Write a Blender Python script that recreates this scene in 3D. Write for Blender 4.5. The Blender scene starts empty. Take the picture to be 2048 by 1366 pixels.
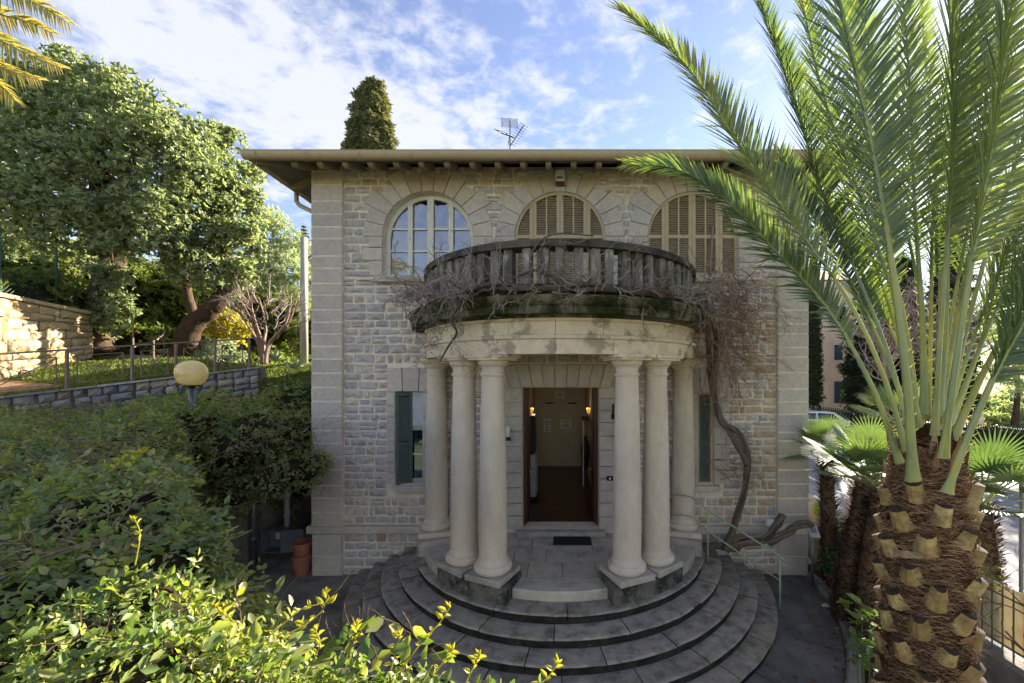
import bpy, bmesh, math, random
import numpy as np
from mathutils import Vector, Matrix, noise as mnoise
from mathutils.geometry import tessellate_polygon
PI = math.pi
sin, cos, sqrt = math.sin, math.cos, math.sqrt
random.seed(7)
RNG = np.random.default_rng(11)
C = bpy.context.scene.collection
scene = bpy.context.scene

# ------------------------------------------------------------------ camera
F, PX, PY, D0, EYE = 796.0, 1120.0, 752.0, 8.844, 4.40      # focal length and principal point in photo pixels, distance to the facade, eye height
cam = bpy.data.cameras.new('camera'); co = bpy.data.objects.new('camera', cam); C.objects.link(co)
co.location = (0, -D0, EYE); co.rotation_euler = (PI/2, 0, 0)
cam.sensor_width = 36; cam.lens = 36*F/2048
cam.shift_x = (1024-PX)/2048; cam.shift_y = (PY-683)/2048
cam.clip_start = 0.05; cam.clip_end = 3000
scene.camera = co

# ------------------------------------------------------------------ sky and sun
SUN = Vector((1.10, 1.0, 0.64)).normalized()               # towards the sun
W = bpy.data.worlds.new('World'); scene.world = W; W.use_nodes = True
def world():
    nt = W.node_tree; nt.nodes.clear(); N = nt.nodes.new; L = nt.links.new
    out = N('ShaderNodeOutputWorld'); bg = N('ShaderNodeBackground'); L(bg.outputs[0], out.inputs[0])
    sky = N('ShaderNodeTexSky'); sky.sky_type = 'NISHITA'; sky.sun_disc = False
    sky.sun_elevation = math.asin(SUN.z); sky.sun_rotation = math.atan2(SUN.x, SUN.y)
    sky.altitude = 50; sky.air_density = 1.0; sky.dust_density = 0.1; sky.ozone_density = 1.6
    tc = N('ShaderNodeTexCoord'); sep = N('ShaderNodeSeparateXYZ'); L(tc.outputs['Generated'], sep.inputs[0])
    def m(op, a, b=None, c=None, clamp=False):
        n = N('ShaderNodeMath'); n.operation = op; n.use_clamp = clamp
        for i, v in enumerate((a, b, c)):
            if v is None: continue
            if isinstance(v, (int, float)): n.inputs[i].default_value = v
            else: L(v, n.inputs[i])
        return n.outputs[0]
    z = m('MAXIMUM', sep.outputs[2], 0.06)
    u = m('DIVIDE', sep.outputs[0], m('ADD', z, .08)); v = m('DIVIDE', sep.outputs[1], m('ADD', z, .08))
    comb = N('ShaderNodeCombineXYZ'); L(u, comb.inputs[0]); L(v, comb.inputs[1])
    def noise(scale, detail, rough, off, sx=1, sy=1, dist=0):
        mp = N('ShaderNodeMapping'); L(comb.outputs[0], mp.inputs[0]); mp.inputs['Location'].default_value = off
        mp.inputs['Scale'].default_value = (sx, sy, 1); mp.inputs['Rotation'].default_value = (0, 0, math.radians(28))
        n = N('ShaderNodeTexNoise'); L(mp.outputs[0], n.inputs['Vector'])
        n.inputs['Scale'].default_value = scale; n.inputs['Detail'].default_value = detail; n.inputs['Roughness'].default_value = rough
        n.inputs['Distortion'].default_value = dist
        return n.outputs[0]
    big = noise(.8, 3, .55, (3.1, 1.7, 0)); mid = noise(2.4, 5, .55, (0, 5, 0), 1, 1.3, .1); fine = noise(11, 5, .6, (2, 0, 0), 1, 1.15, .2)
    # the dense bank of high cloud over the cypress
    du = m('SUBTRACT', u, -.85); dv = m('SUBTRACT', v, 1.22)
    e1 = m('ADD', m('MULTIPLY', du, .85), m('MULTIPLY', dv, .55)); e2 = m('SUBTRACT', m('MULTIPLY', dv, .85), m('MULTIPLY', du, .55))
    bank = m('POWER', 2.718, m('MULTIPLY', m('ADD', m('MULTIPLY', m('MULTIPLY', e1, e1), 2.2), m('MULTIPLY', m('MULTIPLY', e2, e2), 9.0)), -1))
    dens = m('ADD', m('ADD', m('MULTIPLY', big, .55), m('MULTIPLY', mid, .62)), m('ADD', m('MULTIPLY', fine, .85), m('MULTIPLY', bank, .34)))
    mr = N('ShaderNodeMapRange'); mr.interpolation_type = 'SMOOTHSTEP'; L(dens, mr.inputs[0])
    mr.inputs[1].default_value = .92; mr.inputs[2].default_value = 1.28
    dt = N('ShaderNodeVectorMath'); dt.operation = 'DOT_PRODUCT'; L(tc.outputs['Generated'], dt.inputs[0]); dt.inputs[1].default_value = SUN
    d = m('MAXIMUM', dt.outputs['Value'], 0.0)
    glow = m('ADD', m('MULTIPLY', m('POWER', d, 14), .5), m('MULTIPLY', m('POWER', d, 80), 2.5))      # thin cloud lit from behind by the sun
    mask = m('MULTIPLY', mr.outputs[0], .80)
    veil = m('MULTIPLY', m('POWER', d, 26), .8, clamp=True)
    mask = m('MAXIMUM', mask, veil)
    cb = m('ADD', 2.2, m('MULTIPLY', glow, 1.4))
    cc = N('ShaderNodeCombineColor'); L(m('MULTIPLY', cb, .985), cc.inputs[0]); L(cb, cc.inputs[1]); L(m('MULTIPLY', cb, 1.06), cc.inputs[2])
    mix = N('ShaderNodeMix'); mix.data_type = 'RGBA'; L(mask, mix.inputs[0]); sc_ = N('ShaderNodeVectorMath'); sc_.operation = 'SCALE'; hs_ = N('ShaderNodeHueSaturation'); L(sky.outputs[0], hs_.inputs['Color']); hs_.inputs['Saturation'].default_value = .92; hs_.inputs['Hue'].default_value = .515; L(hs_.outputs[0], sc_.inputs[0]); sc_.inputs['Scale'].default_value = .60; L(sc_.outputs[0], mix.inputs[6]); L(cc.outputs[0], mix.inputs[7])
    L(mix.outputs[2], bg.inputs[0]); bg.inputs[1].default_value = 0.10
world()
sl = bpy.data.lights.new('sun', 'SUN'); so = bpy.data.objects.new('sun', sl); C.objects.link(so)
sl.energy = 4.6; sl.angle = math.radians(0.6); sl.color = (1.0, .90, .75)
so.rotation_euler = SUN.to_track_quat('Z', 'Y').to_euler(); so.location = (20, 20, 30)
vs = scene.view_settings; vs.view_transform = 'Standard'; vs.look = 'None'; vs.exposure = 2.27; vs.gamma = 1
scene.render.engine = 'CYCLES'
cy = scene.cycles; cy.use_denoising = True; cy.max_bounces = 5; cy.diffuse_bounces = 3; cy.use_adaptive_sampling = True; cy.adaptive_threshold = .03; cy.glossy_bounces = 2
cy.transmission_bounces = 3; cy.transparent_max_bounces = 6; cy.caustics_reflective = False; cy.caustics_refractive = False
cy.sample_clamp_indirect = 6.0

# ------------------------------------------------------------------ helpers
def at(px, py, d): return Vector(((px-PX)*d/F, d-D0, EYE-(py-PY)*d/F))
def fx(px): return (px-PX)/90.0
def fz(py): return EYE-(py-PY)/90.0
def srgb(h):
    h = h.lstrip('#'); c = [int(h[i:i+2], 16)/255 for i in (0, 2, 4)]
    return tuple((x/12.92 if x <= .04045 else ((x+.055)/1.055)**2.4) for x in c)
def rnd(a, b): return random.uniform(a, b)

def link(o, parent=None):
    C.objects.link(o)
    if parent is not None: o.parent = parent
    return o
def tag(o, label=None, cat=None, group=None, kind=None):
    if label: o['label'] = label
    if cat: o['category'] = cat
    if group: o['group'] = group
    if kind: o['kind'] = kind
    return o
def empty(name, label=None, cat=None, group=None, loc=(0, 0, 0), parent=None):
    o = bpy.data.objects.new(name, None); o.empty_display_size = .2; o.location = loc; link(o, parent)
    return tag(o, label, cat, group)

class MB:
    """collects shapes; build() links them as one mesh object"""
    def __init__(s): s.v = []; s.f = []; s.t = []; s.cur = 0.5
    def add(s, vs, fs):
        b = len(s.v); s.v.extend(tuple(p) for p in vs); s.f.extend(tuple(b+i for i in f) for f in fs); s.t.extend([s.cur]*len(fs)); return s
    def box(s, x0, x1, y0, y1, z0, z1):
        return s.add([(x0,y0,z0),(x1,y0,z0),(x1,y1,z0),(x0,y1,z0),(x0,y0,z1),(x1,y0,z1),(x1,y1,z1),(x0,y1,z1)],
                     [(0,3,2,1),(4,5,6,7),(0,1,5,4),(1,2,6,5),(2,3,7,6),(3,0,4,7)])
    def bbox(s, x0, x1, y0, y1, z0, z1, b=.01):
        """box with chamfered edges"""
        bm = bmesh.new(); bmesh.ops.create_cube(bm, size=1)
        for v in bm.verts: v.co = ((x0+x1)/2+v.co.x*(x1-x0), (y0+y1)/2+v.co.y*(y1-y0), (z0+z1)/2+v.co.z*(z1-z0))
        bmesh.ops.bevel(bm, geom=bm.edges[:], offset=b, segments=1, affect='EDGES')
        bm.verts.index_update(); s.add([v.co for v in bm.verts], [[v.index for v in f.verts] for f in bm.faces]); bm.free(); return s
    def obox(s, c, ax, ay, az, hx, hy, hz):
        c = Vector(c); ax = Vector(ax).normalized()*hx; ay = Vector(ay).normalized()*hy; az = Vector(az).normalized()*hz
        return s.add([c+i*ax+j*ay+k*az for k in (-1,1) for (i,j) in ((-1,-1),(1,-1),(1,1),(-1,1))],
                     [(0,3,2,1),(4,5,6,7),(0,1,5,4),(1,2,6,5),(2,3,7,6),(3,0,4,7)])
    def bar(s, a, b, w, h=None, up=(0,0,1)):
        a = Vector(a); b = Vector(b); d = (b-a); l = d.length; d.normalize(); u = Vector(up)
        if abs(d.dot(u)) > .98: u = Vector((0,1,0))
        x = d.cross(u).normalized(); y = x.cross(d)
        return s.obox((a+b)/2, d, x, y, l/2, w/2, (h or w)/2)
    def tube(s, pts, r, n=6, cap=True):
        pts = [Vector(p) for p in pts]; m = len(pts)
        if not hasattr(r, '__len__'): r = [r]*m
        t0 = (pts[1]-pts[0]).normalized(); u = t0.orthogonal().normalized(); vs = []
        for i in range(m):
            t = (pts[min(i+1, m-1)]-pts[max(i-1, 0)])
            if t.length < 1e-9: t = t0
            t = t.normalized(); u = (u-t*u.dot(t))
            if u.length < 1e-6: u = t.orthogonal()
            u.normalize(); w = t.cross(u)
            for k in range(n):
                a = 2*PI*k/n; vs.append(pts[i]+(u*cos(a)+w*sin(a))*r[i])
        fs = [(i*n+k, i*n+(k+1)%n, (i+1)*n+(k+1)%n, (i+1)*n+k) for i in range(m-1) for k in range(n)]
        if cap: fs += [tuple(range(n-1, -1, -1)), tuple(range((m-1)*n, m*n))]
        return s.add(vs, fs)
    def lathe(s, prof, c=(0,0), a0=0, a1=2*PI, n=32, closed_prof=False):
        """prof = [(r, z)], angle from -y turning to +x"""
        full = abs(a1-a0-2*PI) < 1e-6; cols = n if full else n+1; m = len(prof); vs = []
        for i in range(cols):
            a = a0+(a1-a0)*i/n
            for (r, z) in prof: vs.append((c[0]+r*sin(a), c[1]-r*cos(a), z))
        fs = []; pm = m if closed_prof else m-1
        for i in range(n):
            j = (i+1) % cols
            for k in range(pm):
                l = (k+1) % m; fs.append((i*m+k, j*m+k, j*m+l, i*m+l))
        if not full and closed_prof: fs += [tuple(range(m-1, -1, -1)), tuple((cols-1)*m+k for k in range(m))]
        return s.add(vs, fs)
    def prism(s, poly, f0, f1):
        """poly = list of 2d points; f0,f1 map a 2d point to 3d for the two ends"""
        n = len(poly); vs = [f0(p) for p in poly]+[f1(p) for p in poly]
        return s.add(vs, [tuple(range(n)), tuple(range(2*n-1, n-1, -1))]+[(i, n+i, n+(i+1) % n, (i+1) % n) for i in range(n)])
    def sphere(s, c, r, nu=12, nv=8, j=0):
        vs = []; fs = []
        rx, ry, rz = (r if hasattr(r, '__len__') else (r, r, r))
        for i in range(nv+1):
            th = PI*i/nv
            for k in range(nu):
                a = 2*PI*k/nu; q = 1+rnd(-j, j); vs.append((c[0]+rx*q*sin(th)*cos(a), c[1]+ry*q*sin(th)*sin(a), c[2]+rz*q*cos(th)))
        for i in range(nv):
            for k in range(nu): fs.append((i*nu+k, (i+1)*nu+k, (i+1)*nu+(k+1) % nu, i*nu+(k+1) % nu))
        return s.add(vs, fs)
    def build(s, name, mat, parent=None, smooth=False, label=None, cat=None, group=None, kind=None):
        me = bpy.data.meshes.new(name); me.from_pydata(s.v, [], s.f)
        if smooth: me.polygons.foreach_set('use_smooth', [True]*len(s.f))
        at_ = me.attributes.new('tint', 'FLOAT', 'FACE'); at_.data.foreach_set('value', s.t)
        me.materials.append(mat); me.update()
        o = link(bpy.data.objects.new(name, me), parent)
        return tag(o, label, cat, group, kind)

def fix_normals(o):
    bm = bmesh.new(); bm.from_mesh(o.data); bmesh.ops.recalc_face_normals(bm, faces=bm.faces); bm.to_mesh(o.data); bm.free(); return o
def sharp(o, deg=35):
    o.data.set_sharp_from_angle(angle=math.radians(deg)); return o

def np_mesh(name, V, Fq, tint, mat, parent=None, smooth=False, **k):
    """V (n,3), Fq (m,4) quads, tint (m)"""
    me = bpy.data.meshes.new(name); n = len(V); m = len(Fq)
    me.vertices.add(n); me.vertices.foreach_set('co', np.ascontiguousarray(V, dtype=np.float32).ravel())
    me.loops.add(m*4); me.loops.foreach_set('vertex_index', np.ascontiguousarray(Fq, dtype=np.int32).ravel())
    me.polygons.add(m); me.polygons.foreach_set('loop_start', np.arange(0, m*4, 4, dtype=np.int32))
    if smooth: me.polygons.foreach_set('use_smooth', np.ones(m, dtype=bool))
    me.update(calc_edges=True)
    a = me.attributes.new('tint', 'FLOAT', 'FACE'); a.data.foreach_set('value', np.ascontiguousarray(tint, dtype=np.float32))
    me.materials.append(mat)
    return tag(link(bpy.data.objects.new(name, me), parent), **k)

def unit(a): return a/np.maximum(np.linalg.norm(a, axis=-1, keepdims=True), 1e-9)
LEAF = np.array([(0,0,0), (.38,.5,.10), (.75,.34,.05), (1,0,-.10), (.75,-.34,.05), (.38,-.5,.10)])
LEAF_NARROW = np.array([(0,.12,0), (.3,.5,.05), (.7,.38,.0), (1,0,-.12), (.7,-.38,.0), (.3,-.5,.05)])
LEAF_Q = np.array([(0,1,2,3), (0,3,4,5)])
def leaf_arrays(c, ax, nr, ln, wd, tint, T=LEAF):
    """expand leaves into vertices and quads"""
    ax = unit(ax); sd = unit(np.cross(nr, ax)); up = np.cross(ax, sd)
    V = (c[:,None,:]+T[None,:,0:1]*(ax*ln[:,None])[:,None,:]+T[None,:,1:2]*(sd*wd[:,None])[:,None,:]+T[None,:,2:3]*(up*ln[:,None])[:,None,:])
    n = len(c); Q = (LEAF_Q[None]+np.arange(n)[:,None,None]*len(T)).reshape(-1, 4)
    return V.reshape(-1, 3), Q, np.repeat(tint, 2)
def leaf_mesh(name, c, ax, nr, ln, wd, tint, mat, parent=None, T=LEAF, **k):
    V, Q, t = leaf_arrays(c, ax, nr, ln, wd, tint, T)
    return np_mesh(name, V, Q, t, mat, parent, **k)
def sprays(c, ax, nr, leaflets, length, leaf_l, leaf_w, spread=1.0, rosette=False):
    """each spray: leaflets along a short stem (pinnate) or fanned from its tip (rosette)"""
    n = len(c); ax = unit(ax); sd = unit(np.cross(nr, ax)); up = np.cross(ax, sd); out = []
    tint0 = RNG.random(n)
    for k in range(leaflets):
        if rosette:
            a = 2*PI*k/leaflets+RNG.random(n)*.8; el = .35+.55*RNG.random(n)
            d = ax*np.sin(el)[:,None]+(sd*np.cos(a)[:,None]+up*np.sin(a)[:,None])*np.cos(el)[:,None]
            p = c; nn = ax+.3*RNG.normal(size=(n,3))
        else:
            s = -1 if k % 2 else 1; t = (k//2+.5)/((leaflets+1)//2)
            last = (k == leaflets-1)
            d = ax*(1 if last else .55)+sd*(0 if last else s*spread)+RNG.normal(size=(n,3))*.18
            p = c+ax*(length*(1 if last else t))[:,None]; nn = up+.35*RNG.normal(size=(n,3))
        q_ = .5+.95*RNG.random(n)**1.2; l = leaf_l*q_; w = leaf_w*q_*(.8+.4*RNG.random(n))
        out.append((p, d, nn, l, w, np.clip(tint0*.75+.25*RNG.random(n), 0, 1)))
    return [np.concatenate(x) for x in zip(*out)]
def shell(blobs, per_m2, depth=.25, lump=.25, up_only=None):
    """points over the outside of a union of ellipsoids: positions, outward normals"""
    B = np.array(blobs, dtype=float); P = []; Nn = []
    for i, b in enumerate(B):
        r = b[3:6]; area = 4*PI*((r[0]*r[1])**1.6+(r[0]*r[2])**1.6+(r[1]*r[2])**1.6)**(1/1.6)/3**(1/1.6)
        n = max(8, int(area*per_m2)); d = unit(RNG.normal(size=(n,3)))
        ph = RNG.random(3)*6; lm = 1+lump*(np.sin(d[:,0]*4.3+ph[0])*np.sin(d[:,1]*4.9+ph[1])+.6*np.sin(d[:,2]*7+ph[2]))*.6
        q = lm*(1-depth*RNG.random(n)**1.6); p = b[:3]+d*r*q[:,None]
        keep = np.ones(n, bool)
        for j, o in enumerate(B):
            if j == i: continue
            if np.any(np.abs(o[:3]-b[:3]) > (o[3:6]+r)*1.2): continue
            keep &= (((p-o[:3])/o[3:6])**2).sum(1) > .62
        P.append(p[keep]); Nn.append(unit(d/r)[keep])
    return np.concatenate(P), np.concatenate(Nn)

# ------------------------------------------------------------------ materials
def mat(name, col='#808080', palette=None, rough=.7, var=.2, vscale=6, bump=0, bscale=30, bdetail=6, stain=None, stain2=None, spec=.4, metal=0,
        trans=None, coat=0, stretch=None, hatch=None, emit=None, vcol=None):
    M = bpy.data.materials.new(name); M.use_nodes = True; nt = M.node_tree; nt.nodes.clear(); N = nt.nodes.new; L = nt.links.new
    out = N('ShaderNodeOutputMaterial'); p = N('ShaderNodeBsdfPrincipled')
    p.inputs['Roughness'].default_value = rough; p.inputs['Metallic'].default_value = metal; p.inputs['Specular IOR Level'].default_value = spec
    if coat: p.inputs['Coat Weight'].default_value = coat
    geo = N('ShaderNodeNewGeometry'); pos = geo.outputs['Position']
    if stretch:
        mp = N('ShaderNodeMapping'); L(pos, mp.inputs[0]); mp.inputs['Scale'].default_value = stretch; pos = mp.outputs[0]
    def noise(scale, detail=5, rough_=.6):
        n = N('ShaderNodeTexNoise'); L(pos, n.inputs['Vector']); n.inputs['Scale'].default_value = scale; n.inputs['Detail'].default_value = detail
        n.inputs['Roughness'].default_value = rough_; return n.outputs[0]
    def mr(a, lo, hi, tlo, thi):
        n = N('ShaderNodeMapRange'); L(a, n.inputs[0])
        for i, x in enumerate((lo, hi, tlo, thi)): n.inputs[i+1].default_value = x
        return n.outputs[0]
    def mixc(fac, a, b, mode='MIX'):
        n = N('ShaderNodeMix'); n.data_type = 'RGBA'; n.blend_type = mode
        for s_, x in ((0, fac), (6, a), (7, b)):
            if isinstance(x, (int, float)): n.inputs[s_].default_value = x
            elif isinstance(x, tuple): n.inputs[s_].default_value = (*x, 1)
            else: L(x, n.inputs[s_])
        return n.outputs[2]
    if palette:
        a = N('ShaderNodeAttribute'); a.attribute_name = 'tint'; cr = N('ShaderNodeValToRGB'); L(a.outputs['Fac'], cr.inputs[0])
        el = cr.color_ramp.elements; k = len(palette)
        while len(el) < k: el.new(1)
        for i, h in enumerate(palette): el[i].position = i/(k-1); el[i].color = (*srgb(h), 1)
        c = cr.outputs[0]
    else:
        r = N('ShaderNodeRGB'); r.outputs[0].default_value = (*srgb(col), 1); c = r.outputs[0]
    if vcol: c = mixc(mr(noise(vscale*.6, 4), .4, .62, 0, 1), c, srgb(vcol))
    if var:
        v = mr(noise(vscale), .25, .75, 1-var, 1+var); cv = N('ShaderNodeCombineColor')
        for i in range(3): L(v, cv.inputs[i])
        c = mixc(1.0, c, cv.outputs[0], 'MULTIPLY')
    for st in (stain, stain2):
        if st:
            h, sc, lo, hi, amt = st; c = mixc(mr(noise(sc, 7, .65), lo, hi, 0, amt), c, srgb(h))
    L(c, p.inputs['Base Color'])
    hgt = None
    if bump: hgt = noise(bscale, bdetail, .65)
    if hatch:
        hs, amt = hatch; w = N('ShaderNodeTexWave'); w.wave_type = 'BANDS'; w.bands_direction = 'DIAGONAL'; L(pos, w.inputs['Vector'])
        w.inputs['Scale'].default_value = hs; w.inputs['Distortion'].default_value = 2.5; w.inputs['Detail'].default_value = 2
        n = N('ShaderNodeMath'); n.operation = 'MULTIPLY_ADD'; L(w.outputs[0], n.inputs[0]); n.inputs[1].default_value = amt; L(hgt, n.inputs[2]); hgt = n.outputs[0]
    if hgt:
        b = N('ShaderNodeBump'); L(hgt, b.inputs['Height']); b.inputs['Strength'].default_value = 1; b.inputs['Distance'].default_value = bump
        L(b.outputs[0], p.inputs['Normal'])
    sh = p.outputs[0]
    if trans:
        f, h = trans; t = N('ShaderNodeBsdfTranslucent')
        tcx = mixc(1.0, c, srgb(h), 'MULTIPLY') if h else c
        n = N('ShaderNodeVectorMath'); n.operation = 'SCALE'; L(tcx, n.inputs[0]); n.inputs['Scale'].default_value = 1.9
        L(n.outputs[0], t.inputs[0]); ms = N('ShaderNodeMixShader'); ms.inputs[0].default_value = f; L(sh, ms.inputs[1]); L(t.outputs[0], ms.inputs[2]); sh = ms.outputs[0]
    if emit:
        p.inputs['Emission Color'].default_value = (*srgb(emit[0]), 1); p.inputs['Emission Strength'].default_value = emit[1]
    L(sh, out.inputs[0]); return M
def glass_mat(name, tintc, refl):
    M = bpy.data.materials.new(name); M.use_nodes = True; nt = M.node_tree; nt.nodes.clear(); N = nt.nodes.new; L = nt.links.new
    out = N('ShaderNodeOutputMaterial'); g = N('ShaderNodeBsdfGlossy'); g.inputs['Roughness'].default_value = .015; g.inputs['Color'].default_value = (.95, .97, 1, 1)
    t = N('ShaderNodeBsdfTransparent'); t.inputs[0].default_value = (*srgb(tintc), 1); lw = N('ShaderNodeFresnel'); lw.inputs[0].default_value = 1.5
    a = N('ShaderNodeMath'); a.operation = 'ADD'; a.use_clamp = True; L(lw.outputs[0], a.inputs[0]); a.inputs[1].default_value = refl
    ms = N('ShaderNodeMixShader'); L(a.outputs[0], ms.inputs[0]); L(t.outputs[0], ms.inputs[1]); L(g.outputs[0], ms.inputs[2]); L(ms.outputs[0], out.inputs[0]); return M

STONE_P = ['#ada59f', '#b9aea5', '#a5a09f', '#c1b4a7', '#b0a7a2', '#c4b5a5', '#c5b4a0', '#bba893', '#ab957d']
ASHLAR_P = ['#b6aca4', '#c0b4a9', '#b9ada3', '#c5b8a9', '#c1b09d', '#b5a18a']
m_stone = mat('rough_facade_stone', palette=STONE_P, rough=.9, var=.24, vscale=9, bump=.02, bscale=14, stain=('#6d675f', 2.2, .52, .75, .5), spec=.2)
m_ashlar = mat('tooled_ashlar', palette=ASHLAR_P, rough=.88, var=.16, vscale=12, bump=.006, bscale=40, hatch=(16, .8), stain=('#7c746a', 1.6, .52, .78, .45), spec=.2)
m_mortar = mat('mortar', '#dacdbc', rough=.95, var=.18, vscale=7, bump=.01, bscale=35, stain=('#8a8074', 1.5, .5, .8, .5), spec=.1)
m_column = mat('column_stone', '#ccbcaa', rough=.88, var=.10, vscale=5, bump=.005, bscale=80, stain=('#a8967f', 2.6, .48, .74, .5), stain2=('#8d8376', 26, .56, .76, .35), stretch=(1, 1, .45), spec=.2)
m_entab = mat('weathered_entablature', '#d6c3aa', rough=.88, var=.16, vscale=3, bump=.006, bscale=30, stain=('#8b7f6d', 2.3, .53, .60, .8), stain2=('#a99e86', 5, .5, .7, .5), spec=.2)
m_mossy = mat('mossy_cornice', '#6f6a58', rough=.95, var=.35, vscale=8, bump=.03, bscale=22, stain=('#2e3414', 2.1, .42, .56, .92), stain2=('#23211a', 5, .52, .64, .8), spec=.1)
m_balus = mat('blackened_balustrade', '#8f8880', rough=.92, var=.3, vscale=5, bump=.01, bscale=30, stain=('#423e39', 3.4, .42, .58, .75), stain2=('#cdc7bc', 5, .56, .66, .8), stretch=(1, 1, .35), spec=.15)
m_rail = mat('blackened_handrail', '#5d574f', rough=.95, var=.3, vscale=6, bump=.012, bscale=30, stain=('#2b2824', 3, .45, .62, .8), stain2=('#b7b1a6', 9, .66, .74, .7), spec=.15)
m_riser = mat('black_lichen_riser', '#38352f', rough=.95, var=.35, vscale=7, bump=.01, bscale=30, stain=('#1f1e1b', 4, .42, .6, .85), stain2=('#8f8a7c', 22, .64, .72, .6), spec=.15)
m_step = mat('old_step_stone', palette=['#968a79', '#a09382', '#8c8172', '#a89b87'], rough=.85, var=.25, vscale=5, bump=.01, bscale=35, vcol='#9c9286', stain=('#4f4b46', 4.5, .47, .66, .7), stain2=('#4a5a22', 1.3, .60, .72, .7), spec=.25)
m_pedestal = mat('lichen_pedestal', '#6a655d', rough=.92, var=.3, vscale=6, bump=.012, bscale=30, stain=('#24221f', 3.2, .44, .6, .85), stain2=('#b9b29f', 24, .62, .7, .8), spec=.2)
m_slab = mat('landing_slab', palette=['#afa596', '#b6ab9b', '#a79e91', '#beb2a0'], rough=.8, var=.15, vscale=5, bump=.005, bscale=40, stain=('#67625c', 2.2, .5, .7, .6), spec=.3)
m_concrete = mat('yard_concrete', '#8b8378', rough=.92, var=.3, vscale=3, bump=.01, bscale=25, stain=('#3a3835', 1.1, .46, .64, .7), stain2=('#86807a', 1.6, .6, .7, .6), spec=.2)
m_wood_old = mat('grey_rafter_wood', '#8b8068', rough=.85, var=.25, vscale=6, bump=.006, bscale=20, stretch=(1, .25, 1), stain=('#5c5242', 3, .5, .7, .6), spec=.2)
m_soffit = mat('soffit_boards', '#7d776c', rough=.85, var=.2, vscale=5, bump=.003, bscale=30, stain=('#5b564d', 2, .5, .7, .5), spec=.2)
m_gutter = mat('painted_gutter', '#b09c7c', rough=.5, var=.12, vscale=3, stain=('#8d7a5c', 3, .52, .72, .5), spec=.4)
m_rooftile = mat('terracotta_tile', palette=['#8e5b44', '#9d6a50', '#7f4e3b'], rough=.85, var=.25, vscale=6, bump=.01, bscale=20)
m_white = mat('peeling_white_paint', '#d2cdc0', rough=.6, var=.08, vscale=8, stain=('#8d8476', 9, .60, .68, .7), stretch=(1, 1, .5), spec=.3)
m_shutter = mat('cream_shutter_paint', '#b3a080', rough=.65, var=.12, vscale=6, stain=('#8d7c60', 6, .52, .66, .7), stain2=('#6e5a44', 14, .66, .72, .8), stretch=(1, 1, .4), spec=.3)
m_slat = mat('cream_slats', '#8f7f66', rough=.7, var=.15, vscale=9, stain=('#76664c', 5, .5, .68, .7), spec=.3)
m_green_sh = mat('dark_green_shutter', '#4c5650', rough=.6, var=.15, vscale=6, spec=.35)
m_sage = mat('sage_window_paint', '#9aa594', rough=.6, var=.08, vscale=8, spec=.35)
m_glass = glass_mat('window_glass', '#8f9aa3', .20)
m_glass2 = glass_mat('bluish_glass', '#9db4c0', .10)
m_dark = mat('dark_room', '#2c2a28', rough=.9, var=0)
m_panel = mat('pale_panel', '#aeb0b2', rough=.8, var=.12, vscale=4, stain=('#85878a', 3, .5, .7, .5))
m_doorwood = mat('dark_red_door', '#4a2418', rough=.4, var=.25, vscale=6, stretch=(4, 4, .4), spec=.5)
m_parquet = mat('parquet', '#3e1f12', rough=.28, var=.35, vscale=8, stretch=(1, .3, 1), spec=.5)
m_cream = mat('cream_plaster', '#b9ae97', rough=.8, var=.05, vscale=3)
m_cream_door = mat('cream_inner_door', '#b3a88f', rough=.5, var=.05, vscale=3)
m_brass = mat('brass', '#b09a60', rough=.3, var=0, metal=1)
m_black = mat('black_iron', '#1b1b1d', rough=.5, var=.1, vscale=5, spec=.4)
m_rubber = mat('rubber_mat', '#1d1f24', rough=.8, var=.2, vscale=40, bump=.004, bscale=60)
m_paper = mat('paper', '#d7d6d2', rough=.8, var=.03)
m_ink = mat('faint_print', '#6f6f7c', rough=.8, var=.1)
m_greenrail = mat('green_handrail_paint', '#8c9c82', rough=.45, var=.15, vscale=10, stain=('#5b6a55', 8, .6, .7, .6), spec=.4)
m_opal = mat('opal_glass', '#e2e3e4', rough=.25, var=.02, spec=.5)
m_bark = mat('bark', palette=['#4a3c30', '#5a4a3b', '#3c3128'], rough=.95, var=.4, vscale=8, bump=.04, bscale=14, stretch=(1, 1, .35), spec=.1)
m_vine = mat('vine_bark', palette=['#5b5048', '#6c6057', '#4c423b', '#7a6c60'], rough=.95, var=.35, vscale=12, bump=.02, bscale=22, stretch=(1, 1, .4), spec=.1)
m_twig = mat('grey_twig', palette=['#9c8f86', '#86786d', '#ada19a', '#746459', '#9a8476'], rough=.9, var=.2, vscale=10, spec=.2)
m_twig_brown = mat('brown_twig', palette=['#8a7060', '#7a5f4f', '#9d8778', '#6a5244'], rough=.9, var=.2, vscale=10, spec=.2)
GREENS = ['#3f5524', '#4f6a2c', '#5d7a33', '#6d8638', '#7f9640', '#46602c']
m_carob = mat('carob_leaves', palette=['#66735a', '#737f62', '#818a6a', '#909572', '#9d9e7c', '#6b7a66'], rough=.4, var=.2, vscale=1.1, spec=.65, trans=(.46, '#f2fcb8'))
m_olive = mat('olive_leaves', palette=['#8d987c', '#9fa68c', '#b0b49c', '#7d886c'], rough=.5, var=.15, vscale=1.2, spec=.5, trans=(.3, '#f0ffb0'))
m_hedge = mat('hedge_leaves', palette=['#566548', '#63714f', '#707c56', '#7f875c', '#929063', '#a0946a', '#5d705e'], rough=.42, var=.2, vscale=1.5, spec=.45, trans=(.42, '#eaff60'))
m_shrub = mat('sunny_shrub_leaves', palette=['#4a5f34', '#596c3c', '#6a7a44', '#818a4e', '#989658', '#506644', '#a89c62'], rough=.42, var=.15, vscale=2, spec=.45, trans=(.38, '#f4ff8c'))
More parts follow.
